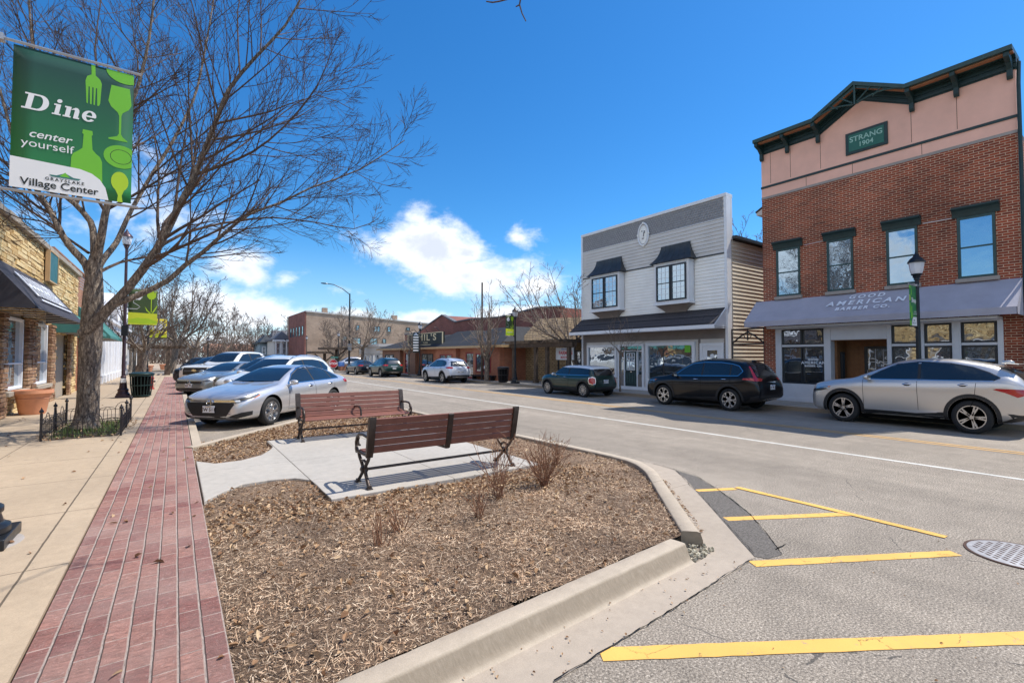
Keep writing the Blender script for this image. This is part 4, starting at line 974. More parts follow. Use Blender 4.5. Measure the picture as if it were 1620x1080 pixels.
# name board
sb = MB(); sb.box(18.55, 18.75, 36.3, 43.6, 2.86, 3.92); s_ = sb.build('name_board', 'letter_dark', tv, world=True)
b = MB()
for (a0, a1, c0, c1) in ((36.25, 43.65, 3.88, 3.94), (36.25, 43.65, 2.83, 2.89), (36.25, 36.36, 2.89, 3.88), (43.54, 43.65, 2.89, 3.88)): b.box(18.50, 18.56, a0, a1, c0, c1)
b.build('board_frame', 'letter_cream', s_, world=True)
b = MB(); b.merge(text_mesh("EMIL'S", 1.02, .02, spacing=1.2), Matrix.Translation((18.53, 39.9, 3.50)) @ frame_m((0, 0, 0), (0, -1, 0), (0, 0, 1)) @ Matrix.Diagonal((1.5, .78, 1, 1)))
b.merge(text_mesh("TAVERN", .22, .006, spacing=1.3), frame_m((18.53, 39.7, 3.04), (0, -1, 0), (0, 0, 1))); b.build('lettering', 'letter_cream', s_, world=True)
b = MB()
for y in (37.2, 39.5, 41.8, 43): b.tube([(18.7, y, 4.0), (18.4, y, 4.35), (18.15, y, 4.3), (18.15, y, 4.2)], .03, 5)
b.build('board_lamp', 'iron', s_, world=True)
# taller brick buildings behind the tavern
rb = thing('brick_building', 'plum brick hall with stepped parapet rising behind the tavern roof', 'building', (24, 38, 0))
b = MB(); b.ext([(27.6, 0), (27.6, 5.6), (30.5, 5.75), (36, 5.35), (41.5, 5.5), (44.5, 5.4), (47.5, 6.35), (50.5, 5.6), (54, 4.6), (58, 4.55), (58, 0)], 'x', 24.2, 40); b.build('wall', 'plum_brick', rb, world=True)
b = MB()
pr_ = [(27.5, 5.6), (30.5, 5.75), (36, 5.35), (41.5, 5.5), (44.5, 5.4), (47.5, 6.35), (50.5, 5.6), (54, 4.6), (58, 4.55)]
for (ya, za), (yb, zb) in zip(pr_[:-1], pr_[1:]):
    b.add([(x, y, z + o) for x in (24.1, 24.6) for (y, z) in ((ya, za), (yb, zb)) for o in (.003, .13)], [(0, 1, 3, 2), (4, 6, 7, 5), (0, 4, 5, 1), (2, 3, 7, 6), (0, 2, 6, 4), (1, 5, 7, 3)])
b.build('coping', 'roof_grey', rb, world=True)
window(rb, 'x', 24.2, -1, 52.0, 53.2, 3.2, 4.2, .1, 'dark_frame', 'upper_glass', sill='lime_trim'); window(rb, 'x', 24.2, -1, 55.0, 56.2, 3.2, 4.2, .1, 'dark_frame', 'upper_glass', sill='lime_trim')
lw = thing('shop', 'low white flat roofed shop front with pilasters beyond the tavern', 'building', (18.8, 55, 0))
b = MB(); b.box(18.8, 28, 51.4, 58.5, 0, 2.9); b.build('wall', 'siding_white', lw, world=True)
b = MB(); b.box(18.3, 28.2, 51.2, 58.7, 2.9, 3.2); b.box(18.5, 28.1, 51.3, 58.6, 2.1, 2.9); b.build('canopy', 'siding_grey', lw, world=True)
for y in (52.3, 53.6, 54.9, 56.5): window(lw, 'x', 18.8, -1, y, y + 1.0, .4, 2.05, .12, 'white_paint', 'window_glass', False)

# ------------------------------------------------------------------ stone faced building and timber pergola
sbd = thing('stone_building', 'rough tan fieldstone wall with shingled upper band behind the timber pergola', 'building', (20.6, 24, 0))
b = MB(); b.box(20.6, 32, 20.3, 27.5, 0, 2.9); b.build('wall', 'field_stone', sbd, world=True)
b = MB(); b.add([(20.2, 20.3, 2.9), (20.2, 27.5, 2.9), (22.0, 27.5, 4.6), (22.0, 20.3, 4.35), (32, 27.5, 4.6), (32, 20.3, 4.35), (32, 27.5, 2.9), (32, 20.3, 2.9)], [(0, 3, 2, 1), (3, 5, 4, 2), (0, 1, 6, 7), (0, 7, 5, 3), (1, 2, 4, 6)]); b.build('roof', 'field_stone', sbd, world=True)
b = MB(); b.box(20.1, 20.59, 20.3, 27.5, 2.72, 2.9); b.build('eave_beam', 'weathered_beam', sbd, world=True)
window(sbd, 'x', 20.6, -1, 20.9, 22.9, .5, 2.2, .08, 'dark_frame', 'window_glass', False, cols=3)
b = MB(); b.sphere((20.5, 22.2, 1.75), .10, 10, 8); tag(b.build('wall_lamp', 'letter_cream', None), 'small round warm lamp on the stone wall under the pergola', 'lamp')
pg = thing('pergola', 'weathered dark timber pergola with square posts along the stone wall', 'pergola', (19.2, 24, WZ))
for y in (26.3, 23.9, 22.75, 20.75):
    b = MB(); b.box(18.75, 18.95, y - .11, y + .11, WZ, 2.52); b.box(18.70, 19.0, y - .15, y + .15, WZ, .35); b.build('post', 'weathered_beam', pg, world=True, bevel=.01)
for x in (18.66, 18.96):
    b = MB(); b.box(x, x + .08, 20.3, 27.3, 2.40, 2.66); b.build('beam', 'weathered_beam', pg, world=True)
b = MB(); y = 20.5
while y < 27.2: b.box(18.2, 20.5, y - .03, y + .03, 2.663, 2.84); y += .42
b.build('rafters', 'weathered_beam', pg, world=True)
fs = thing('market_sign', 'white market sign board with red lettering on two black posts beside the pergola', 'sign', (19.4, 21.7, WZ))
b = MB(); b.box(19.38, 19.44, 20.95, 22.55, 1.62, 2.36); b.build('board', 'sign_white', fs, world=True)
b = MB()
for y in (22.4, 21.5): b.box(19.42, 19.50, y - .04, y + .04, WZ, 1.7)
b.build('post', 'iron', fs, world=True)
b = MB(); b.merge(text_mesh('FARMERS', .30, .012, spacing=1.0), frame_m((19.37, 21.65, 2.03), (0, -1, 0), (0, 0, 1))); b.merge(text_mesh('MARKET', .22, .006, spacing=1.1), frame_m((19.37, 21.65, 1.76), (0, -1, 0), (0, 0, 1))); b.build('lettering', 'letter_pink', fs, world=True)
b = MB(); b.merge(text_mesh('GRAYSLAKE', .13, .004, spacing=1.1), frame_m((19.37, 21.65, 2.26), (0, -1, 0), (0, 0, 1))); b.build('lettering', 'sign_blue', fs, world=True)

# ------------------------------------------------------------------ tan apartment block across the side street
YT = 92.0; XC = 19.4
tn = thing('apartment_block', 'three storey tan brick side wall with plum brick front corner across the side street', 'building', (XC, YT, 0))
cor = at_y(484.6, 493, YT); end = at_y(690, 513.5, YT)
b = MB(); b.ext([(cor.x, 0), (cor.x, cor.z), (end.x, end.z), (end.x, 0)], 'y', YT, YT + 18); b.build('wall', 'tan_brick', tn, world=True)
b = MB(); b.ext([(cor.x - .1, cor.z - .02), (cor.x - .1, cor.z + .22), (end.x, end.z + .22), (end.x, end.z - .02)], 'y', YT - .12, YT + 17.9); b.build('coping', 'siding_grey', tn, world=True)
b = MB(); b.box(cor.x - .25, cor.x - .003, YT - .05, YT + 15, 0, cor.z + .1); b.build('front', 'plum_brick', tn, world=True)
for i in range(5): window(tn, 'x', cor.x - .25, -1, YT + 1 + 2.7 * i, YT + 2.4 + 2.7 * i, 5.6, 7.4, .1, 'dark_frame', 'window_glass')
for px in (516.6, 628.5):
    q = at_y(px, 495, YT); b = MB(); zt = at_y(px, 489 if px < 600 else 501, YT).z; b.box(q.x - .45, q.x + .45, YT + 1, YT + 1.9, 6, zt + .35); b.build('chimney', 'tan_brick', tn, world=True)
for (x0, x1, y0, y1, nn) in ((591, 601.5, 516, 525, 2), (612.5, 618.5, 516.5, 525, 1), (642.5, 648.5, 518, 522.5, 1), (563, 568.5, 514, 523, 1), (584.7, 597, 534.5, 546, 2), (605, 610.7, 535, 543.3, 1), (557.7, 570.6, 533.6, 544.7, 2), (540.8, 549, 530.5, 546.7, 1)):
    A_ = at_y(x0, y0, YT); B_ = at_y(x1, y1, YT); window(tn, 'y', YT, -1, A_.x, B_.x, B_.z, A_.z, .14, 'dark_frame', 'upper_glass', True, cols=nn, sill='lime_trim')
# shelters on the far corner
for (pxa, pxb, pyt, lab, Yd) in ((489, 521, 557.5, 'lower dark timber bus shelter with flat roof on the far corner', 57.5), (508, 556, 551.0, 'taller dark timber shelter with flat roof and angled braces on the far corner', 60.0)):
    A_ = at_y(pxa, pyt, Yd); B_ = at_y(pxb, pyt, Yd); sh = thing('shelter', lab, 'shelter', ((A_.x + B_.x) / 2, Yd, WZ))
    b = MB(); b.box(A_.x, B_.x, Yd - 1.0, Yd + 1.6, A_.z - .12, A_.z + .12); b.build('roof', 'weathered_beam', sh, world=True)
    xm = (A_.x + B_.x) / 2 + (.6 if Yd < 59 else 0); b = MB(); b.box(xm - .14, xm + .14, Yd - .1, Yd + .18, WZ, A_.z - .12)
    b.build('post', 'weathered_beam', sh, world=True)
    b = MB()
    for sg in (-1, 1): b.tube([(xm, Yd, A_.z - 1.1), (xm + sg * 1.1, Yd, A_.z - .15)], .09, 4)
    b.build('brace', 'weathered_beam', sh, world=True)
# victorian houses far down the street
for (px0, px1, pyt, Yd, lab, roofm, wallm) in ((411, 434, 541, 118, 'small teal bay fronted house far down the street', 'copper_black', 'teal_house'), (434, 463, 536, 108, 'victorian house with tall white porch columns beside the apartment block', 'roof_grey', 'siding_grey')):
    A_ = at_y(px0, pyt, Yd); B_ = at_y(px1, pyt, Yd); hs = thing('house', lab, 'house', ((A_.x + B_.x) / 2, Yd, 0))
    b = MB(); b.box(A_.x, B_.x, Yd, Yd + 9, 0, A_.z - .4); b.build('wall', wallm, hs, world=True)
    b = MB(); b.box(A_.x - .5, B_.x + .4, Yd - .5, Yd + 9.4, A_.z - .4, A_.z)
    b.add([(A_.x, Yd, A_.z), (B_.x, Yd, A_.z), (B_.x, Yd + 9, A_.z), (A_.x, Yd + 9, A_.z), ((A_.x + B_.x) / 2, Yd + 2, A_.z + 1.7), ((A_.x + B_.x) / 2, Yd + 7, A_.z + 1.7)], [(0, 4, 5, 3), (1, 2, 5, 4), (0, 1, 4), (2, 3, 5)])
    b.build('roof', roofm, hs, world=True)
    n = 3 if Yd < 110 else 2
    for k in range(n):
        u = A_.x + (B_.x - A_.x) * (k + .3) / n; window(hs, 'y', Yd, -1, u, u + .8, 2.2, 4.6 if n == 3 else 4.0, .16, 'white_paint', 'window_glass')
    if n == 3:
        for k in range(4):
            u = A_.x + (B_.x - A_.x) * (k + .1) / 3.4; b = MB(); b.lathe([(.18, .3), (.14, .5), (.13, 4.6), (.2, 4.8)], 8, (u, Yd - 1.1, 0)); b.build('column', 'white_paint', hs, world=True)
        b = MB(); b.box(A_.x - .4, B_.x + .4, Yd - 1.4, Yd - .003, 4.8, 5.2); b.build('porch_roof', 'white_paint', hs, world=True)
hs = thing('house', 'grey gabled house roof rising behind the two victorian houses', 'house', (30, 126, 0))
A_ = at_y(432, 535, 126); B_ = at_y(462, 535, 126); T_ = at_y(436, 529, 126)
b = MB(); b.box(A_.x, B_.x, 126, 134, 0, A_.z); b.build('wall', 'siding_tan', hs, world=True)
b = MB(); b.add([(A_.x - .3, 125.6, A_.z), (B_.x, 125.6, A_.z), (B_.x, 134.4, A_.z), (A_.x - .3, 134.4, A_.z), (T_.x, 130, T_.z + 1.2), (B_.x - .5, 130, T_.z + 1.2)], [(0, 1, 5, 4), (2, 3, 4, 5), (0, 4, 3), (1, 2, 5), (0, 3, 2, 1)]); b.build('roof', 'roof_grey', hs, world=True)

# ================================================================== LEFT SIDE
XL = -3.95
st = thing('stone_building', 'yellow ledgestone storefront with black slanted awning beside the pavement', 'building', (XL, 22, 0))
SA, SB = -1.0, 31.2
b = MB(); b.box(-14, XL - .06, SA, SB, 0, 5.9); b.build('wall', 'stone_trim', st, world=True)
openings = [(19.0, 21.15, .82, 3.05), (22.4, 24.6, .82, 3.05), (26.6, 28.4, 0, 2.7), (15.6, 17.8, .82, 3.05), (11, 14.2, .82, 3.05), (6.4, 9.6, .5, 3.05), (1.5, 4.6, .5, 3.05)]
def ledge(y0_, y1_, z0_, z1_, x0, m, seed, ops=(), hmin=.08, hmax=.15, lmin=.25, lmax=.85, rel=.04, name='ledgestone'):
    r = random.Random(seed); b = MB(); z = z0_
    while z < z1_:
        h = min(r.uniform(hmin, hmax), z1_ - z); y = y0_ - r.uniform(0, .2)
        if h < .03: break
        while y < y1_:
            y2 = y + r.uniform(lmin, lmax); a, c = max(y, y0_), min(y2, y1_); d = r.uniform(0, rel)
            if c - a > .05 and not any(c > o[0] and a < o[1] and z + h > o[2] + .02 and z < o[3] - .02 for o in ops):
                g = .007; q = [r.uniform(-.008, .008) for _ in range(8)]
                xo = x0 + .03 + d
                b.add([(x0 - .05, a + g, z + g), (x0 - .05, c - g, z + g), (x0 - .05, c - g, z + h - g), (x0 - .05, a + g, z + h - g),
                       (xo + q[0], a + g + .006, z + g + .004), (xo + q[1], c - g - .006, z + g + .004), (xo + q[2], c - g - .008, z + h - g - .006), (xo + q[3], a + g + .008, z + h - g - .006)],
                      [(4, 5, 6, 7), (0, 1, 5, 4), (1, 2, 6, 5), (2, 3, 7, 6), (3, 0, 4, 7)])
            y = y2
        z += h
    return b
ledge(SA, SB, 0, 5.72, XL - .03, 'ledge_stone', 4, openings).build('ledgestone', 'ledge_stone', st, world=True)
for (a, c) in ((18.35, 19.0), (21.15, 22.4), (24.6, 25.5)): ledge(a + .02, c - .02, 0, 3.05, XL + .10, 'ledge_stone', int(a * 7)).build('pilaster', 'rust_stone', st, world=True)
b = MB(); r = random.Random(9); y = SA
while y < SB: b.box(-14, XL + .14 + r.uniform(-.012, .012), y, y + .58, 5.74 + r.uniform(-.01, 0), 5.92 + r.uniform(-.012, .012)); y += .6
b.build('coping', 'stone_trim', st, world=True, bevel=.02)
for (a, c) in ((19.0, 21.15), (22.4, 24.6), (15.6, 17.8), (11, 14.2), (6.4, 9.6), (1.5, 4.6)):
    window(st, 'x', XL - .05, 1, a + .05, c - .05, .85, 3.0, .075, 'white_paint', 'window_glass', True, cols=1, dep=.10, rail=.36)
    b = MB(); b.box(XL - .1, XL + .2, a - .08, c + .08, .70, .83); b.build('sill', 'stone_trim', st, world=True, bevel=.012)
window(st, 'x', XL - .12, 1, 26.65, 28.35, WZ, 2.68, .12, 'awning_green', 'window_glass', False, name='door', dep=.05)
ledge(28.4, 28.9, 0, 3.05, XL + .12, 'rust_stone', 77).build('pilaster', 'rust_stone', st, world=True)
A1 = awning(st, XL + .04, -2.85, 16.7, 24.2, 4.45, 3.05, .02, 'awning_top', name='awning')
AL = Vector((-2.85 - (XL + .04), 0, 3.07 - 4.45)); up_ = -AL.normalized(); ce = Vector(((XL + .04 - 2.85) / 2, 20.6, (4.45 + 3.07) / 2)); nn = Vector((0, 1, 0)).cross(up_)
b = MB(); r = random.Random(14); u = -2.25
while u < 2.2:                                   # tall narrow lettering, too oblique to be read
    wl = r.uniform(.26, .40); k = r.choice('IUHNO'); t0 = MB(); q = .085
    t0.box(u, u + q, -.38, .42, 0, .001)
    if k != 'I': t0.box(u + wl - q, u + wl, -.38, .42, 0, .001)
    if k in 'UO': t0.box(u + q, u + wl - q, -.38, -.28, 0, .0011)
    if k in 'O': t0.box(u + q, u + wl - q, .32, .42, 0, .0011)
    if k in 'HN': t0.box(u + q, u + wl - q, -.02, .08, 0, .0011)
    b.merge(t0, frame_m(ce + up_ * .05 + nn * .055, (0, 1, 0), up_)); u += (wl if k != 'I' else q) + .09
b.merge(MB().box(-2.3, 2.3, -.03, .03, 0, .001), frame_m(ce - up_ * .48 + nn * .055, (0, 1, 0), up_)); b.build('lettering', 'letter_white', A1, world=True)
sg_ = thing('wall_sign', 'tall teal sign board hung high on the yellow stone wall', 'sign', (XL + .2, 24.4, 5.1))
b = MB(); b.box(XL + .12, XL + .17, 23.75, 25.2, 4.62, 5.68); b.build('panel', 'sign_teal', sg_, world=True)
b = MB()
for (a0, a1, c0, c1) in ((23.70, 25.25, 5.68, 5.73), (23.70, 25.25, 4.57, 4.62), (23.70, 23.75, 4.62, 5.68), (25.2, 25.25, 4.62, 5.68)): b.box(XL + .06, XL + .19, a0, a1, c0, c1)
b.build('frame', 'fascia_tan', sg_, world=True)
# raised roof screen on the stone building
XS = -6.6; q1, q2 = at_x(82, 392, XS), at_x(140, 402, XS)
rs = thing('roof_screen', 'dark slatted rooftop screen behind the stone parapet', 'screen', (XS, (q1.y + q2.y) / 2, 5.9))
b = MB(); zt = q1.z; z = 5.95
while z < zt - .2: b.box(XS - .05, XS, q1.y, q2.y, z, z + .17); z += .24
for k in range(5): y = q1.y + (q2.y - q1.y) * k / 4; b.box(XS - .15, XS - .05, y - .05, y + .05, 5.9, zt)
b.box(XS - .25, XS + .15, q1.y - .1, q2.y + .1, zt - .02, zt + .08); b.build('slats', 'brown_panel', rs, world=True)
# shop with green awning
ga = thing('shop', 'narrow orange brick shop with a green canvas awning past the stone building', 'building', (XL, 34.5, 0))
b = MB(); b.box(-14, XL, 31.25, 38.2, 0, 5.2); b.build('wall', 'orange_brick', ga, world=True)
b = MB(); b.box(XL, XL + .25, 31.6, 32.3, 0, 3.0); b.box(XL, XL + .25, 36.6, 37.4, 0, 3.0); b.build('pier', 'orange_brick', ga, world=True)
window(ga, 'x', XL, 1, 32.6, 34.4, .5, 2.8, .1, 'white_paint', 'window_glass', False); window(ga, 'x', XL, 1, 34.8, 36.3, WZ, 2.7, .1, 'white_paint', 'window_glass', False, name='door')
awning(ga, XL + .01, -2.75, 25.4, 30.3, 3.85, 2.78, .12, 'awning_green'); awning(ga, XL + .01, -2.7, 31.5, 37.8, 4.3, 2.75, .12, 'awning_green')
# white pilastered building
wb = thing('clapboard_building', 'white clapboard building with a row of pilasters and pedimented gables on the left', 'building', (XL, 48, 0))
b = MB(); b.box(-15, XL - .02, 38.25, 58, 0, 4.6); b.build('wall', 'siding_white', wb, world=True)
laps('x', XL - .02, 1, 38.3, 58, .2, 4.1, h=.14).build('clapboard', 'siding_white', wb, world=True)
for y in [38.6 + 1.9 * k for k in range(11)]:
    b = MB(); b.box(XL + .02, XL + .24, y - .17, y + .17, .62, 3.5); b.box(XL + .0, XL + .32, y - .26, y + .26, WZ, .618); b.box(XL + .0, XL + .30, y - .23, y + .23, 3.503, 3.7); b.build('pilaster', 'white_paint', wb, world=True, bevel=.01)
b = MB(); b.box(XL, XL + .34, 38.25, 58, 3.705, 4.1); b.box(XL, XL + .55, 38.2, 58.1, 4.103, 4.3); b.build('entablature', 'white_paint', wb, world=True)
for (a, c) in ((38.6, 43.2), (44.6, 49.4), (50.8, 56)):
    ym = (a + c) / 2; b = MB(); b.ext([(a, 4.31), (c, 4.31), (ym, 5.85)], 'x', XL - 4, XL + .3); b.build('gable', 'siding_white', wb, world=True)
    b = MB()
    for sg in (-1, 1):
        e_ = a - .2 if sg < 0 else c + .2
        b.add([(x, y, z) for x in (XL - 4, XL + .62) for (y, z) in ((e_, 4.24), (e_, 4.40), (ym, 6.02), (ym, 5.86))], [(0, 1, 2, 3), (4, 7, 6, 5), (0, 4, 5, 1), (1, 5, 6, 2), (3, 2, 6, 7), (0, 3, 7, 4)])
    b.build('gable_roof', 'storefront_white', wb, world=True)
for y in [39.0 + 3.8 * k for k in range(5)]: window(wb, 'x', XL + .0, 1, y + .1, y + 1.1, .8, 3.2, .1, 'white_paint', 'window_glass')

ab = thing('sandwich_board', 'dark folding sandwich board on the pavement by the tavern door', 'sign', (17.9, at_x(700, 600, 17.9).y, WZ))
for sg in (-1, 1):
    b = MB(); b.add([(-.3, sg * .28, 0), (.3, sg * .28, 0), (.3, sg * .02, 1.15), (-.3, sg * .02, 1.15), (-.3, sg * .31, 0), (.3, sg * .31, 0), (.3, sg * .05, 1.15), (-.3, sg * .05, 1.15)], [(0, 1, 2, 3), (4, 5, 6, 7), (0, 1, 5, 4), (2, 3, 7, 6), (0, 3, 7, 4), (1, 2, 6, 5)]); b.build('board', 'copper_black', ab)
up = thing('utility_pole', 'thin straight wooden pole rising beside the multi stemmed tree', 'pole', (18.0, at_x(762.5, 600, 18.0).y, WZ)); zt = at_x(762.5, 447, 18.0).z - WZ
b = MB(); b.tube([(0, 0, 0), (0, 0, zt)], [.09, .06], 8); b.build('shaft', 'weathered_beam', up)

# ================================================================== VEHICLES
def lin(keys, s):
    if s <= keys[0][0]: return keys[0][1]
    for (a, va), (b_, vb) in zip(keys[:-1], keys[1:]):
        if s <= b_: return va + (vb - va) * (s - a) / (b_ - a)
    return keys[-1][1]
def smo(keys, s, w_=.05):
    L_ = keys[-1][0]; w_ = min(w_, s * .8 + .002, (L_ - s) * .8 + .002)
    return sum(lin(keys, s + w_ * k / 2) for k in (-2, -1, 0, 1, 2)) / 5
def conform(bvh, pts, d, off=.004, res=.08):
    d = Vector(d).normalized(); Z = Vector((0, 0, 1))
    U = Vector((1, 0, 0)) if abs(d.z) > .9 else d.cross(Z).normalized()
    V = d.cross(U).normalized()
    P2 = [(Vector(p).dot(U), Vector(p).dot(V)) for p in pts]
    bm = bmesh.new(); vs = [bm.verts.new((u, v, 0)) for u, v in P2]
    try: bm.faces.new(vs)
    except Exception: bm.free(); return MB()
    bmesh.ops.triangulate(bm, faces=bm.faces[:])
    for ax in (0, 1):
        lo = min(p[ax] for p in P2); hi = max(p[ax] for p in P2); n = int((hi - lo) / res)
        for k in range(1, n + 1):
            co = [0, 0, 0]; no = [0, 0, 0]; co[ax] = lo + (hi - lo) * k / (n + 1); no[ax] = 1
            bmesh.ops.bisect_plane(bm, geom=bm.verts[:] + bm.edges[:] + bm.faces[:], plane_co=co, plane_no=no, dist=1e-5)
    out = MB()
    for i, v in enumerate(bm.verts): v.index = i
    for v in bm.verts:
        o = U * v.co.x + V * v.co.y - d * 12
        h = bvh.ray_cast(o, d)
        if h[0] is None:
            nr = bvh.find_nearest(o + d * 12); loc, n_ = nr[0], nr[1]
        else: loc, n_ = h[0], h[1]
        if n_.dot(d) > 0: n_ = -n_
        out.v.append(tuple(loc + n_ * off))
    for f in bm.faces: out.f.append(tuple(v.index for v in f.verts)); out.m.append(0)
    bm.free(); return out

SEDAN = dict(L=4.88, W=1.86, wb=2.83, fo=.95, r=.345, tw=.22,
    top=[(0, .55), (.03, .68), (.10, .765), (.4, .85), (.9, .93), (1.40, 1.0), (1.9, 1.24), (2.3, 1.385), (2.75, 1.45), (3.25, 1.435), (3.8, 1.32), (4.3, 1.15), (4.6, 1.09), (4.8, 1.05), (4.86, .88), (4.88, .66)],
    bot=[(0, .30), (.1, .21), (.5, .18), (4.4, .19), (4.88, .36)],
    belt=[(0, .50), (.10, .66), (.6, .77), (1.4, .89), (3, .95), (4.2, 1.0), (4.8, .96), (4.88, .6)],
    w=[(0, .60), (.05, .73), (.18, .84), (.5, .91), (1, .93), (3.8, .93), (4.4, .90), (4.75, .83), (4.88, .70)],
    wr=[(0, .86), (1.3, .87), (1.5, .83), (2.2, .665), (2.6, .64), (3.4, .64), (4.1, .72), (4.5, .82), (4.88, .8)],
    side=[[(1.72, .985), (2.05, 1.19), (2.42, 1.33), (2.78, 1.385), (2.80, .995)], [(2.86, .995), (2.84, 1.388), (3.3, 1.365), (3.66, 1.28), (3.72, 1.02)], [(3.77, 1.025), (3.72, 1.26), (4.0, 1.14), (4.14, 1.06), (4.1, 1.035)]],
    ws=[(1.44, .66), (2.26, .50)], rw=[(3.55, .50), (4.22, .62)], doors=[(1.62, 2.82, 3.80)], hz=(.885, .90), rear_top=True,
    mir=(1.72, .98), wiper=1)
SUV = dict(L=4.60, W=1.86, wb=2.66, fo=.93, r=.368, tw=.235,
    top=[(0, .66), (.03, .84), (.10, .95), (.5, 1.045), (1.12, 1.12), (1.6, 1.40), (2.05, 1.63), (2.6, 1.715), (3.3, 1.71), (3.9, 1.63), (4.15, 1.56), (4.32, 1.37), (4.48, 1.12), (4.56, .98), (4.60, .74)],
    bot=[(0, .36), (.15, .25), (.6, .22), (4.0, .24), (4.6, .42)],
    belt=[(0, .60), (.10, .82), (.6, .95), (1.2, 1.01), (3, 1.06), (4.2, 1.14), (4.5, 1.0), (4.6, .7)],
    w=[(0, .64), (.05, .77), (.2, .87), (.6, .92), (1.2, .93), (3.9, .93), (4.3, .905), (4.5, .86), (4.6, .78)],
    wr=[(0, .87), (1.1, .88), (1.3, .84), (2.0, .69), (2.5, .69), (3.6, .69), (4.2, .67), (4.4, .72), (4.6, .80)],
    side=[[(1.42, 1.10), (1.75, 1.32), (2.08, 1.50), (2.50, 1.545), (2.52, 1.10)], [(2.58, 1.10), (2.56, 1.55), (3.2, 1.55), (3.55, 1.51), (3.58, 1.13)], [(3.63, 1.14), (3.60, 1.505), (3.85, 1.44), (4.02, 1.27), (3.85, 1.17)]],
    ws=[(1.17, .70), (1.98, .54)], rwb=[(1.15, .66), (1.50, .54)], doors=[(1.38, 2.55, 3.60)], hz=(1.0, 1.03), mir=(1.5, 1.10))
MINI = dict(L=3.85, W=1.74, wb=2.50, fo=.72, r=.315, tw=.2,
    top=[(0, .60), (.03, .76), (.10, .86), (.4, .93), (.9, .98), (1.12, 1.02), (1.4, 1.24), (1.62, 1.37), (2.0, 1.415), (2.8, 1.41), (3.4, 1.37), (3.6, 1.30), (3.68, 1.10), (3.76, .94), (3.82, .80), (3.85, .6)],
    bot=[(0, .30), (.12, .2), (.5, .18), (3.4, .19), (3.85, .36)],
    belt=[(0, .55), (.10, .76), (.5, .86), (1.1, .91), (3, .93), (3.6, .95), (3.85, .6)],
    w=[(0, .55), (.05, .68), (.2, .79), (.5, .85), (1, .87), (3.2, .87), (3.6, .84), (3.75, .80), (3.85, .70)],
    wr=[(0, .86), (1.0, .87), (1.2, .83), (1.6, .74), (2.5, .73), (3.4, .71), (3.6, .76), (3.85, .80)],
    side=[[(1.24, .98), (1.50, 1.22), (1.66, 1.30), (2.18, 1.325), (2.20, .98)], [(2.26, .98), (2.24, 1.325), (3.2, 1.31), (3.45, 1.27), (3.52, 1.0)]],
    ws=[(1.14, .68), (1.58, .60)], rwb=[(.98, .60), (1.26, .54)], doors=[(1.2, 2.24, 2.24)], hz=(.88, .88), mir=(1.36, .96))
TRUCK = dict(L=5.8, W=2.02, wb=3.65, fo=.95, r=.40, tw=.27,
    top=[(0, .95), (.03, 1.12), (.10, 1.19), (.4, 1.24), (1.4, 1.30), (1.55, 1.33), (2.1, 1.80), (2.5, 1.93), (3.2, 1.95), (3.9, 1.93), (4.1, 1.86), (4.2, 1.36), (4.3, 1.33), (5.7, 1.33), (5.8, 1.1)],
    bot=[(0, .45), (.2, .36), (1, .38), (5.8, .5)],
    belt=[(0, .9), (.10, 1.10), (.5, 1.16), (1.5, 1.20), (4, 1.24), (5.8, 1.1)],
    w=[(0, .88), (.05, .94), (.2, .98), (.6, 1.0), (1.2, 1.01), (5.5, 1.01), (5.8, .97)],
    wr=[(0, .90), (1.4, .90), (1.6, .86), (2.2, .74), (2.6, .72), (3.9, .72), (4.15, .80), (4.3, .93), (5.8, .93)],
    side=[[(1.80, 1.27), (2.05, 1.50), (2.4, 1.76), (2.85, 1.82), (2.87, 1.27)], [(2.95, 1.27), (2.93, 1.82), (3.75, 1.80), (3.85, 1.6), (3.85, 1.3)]],
    ws=[(1.58, .76), (2.32, .60)], rwb=[(1.42, .6), (1.75, .52)], doors=[(1.72, 2.91, 3.95)], hz=(1.12, 1.12), mir=(1.85, 1.32))

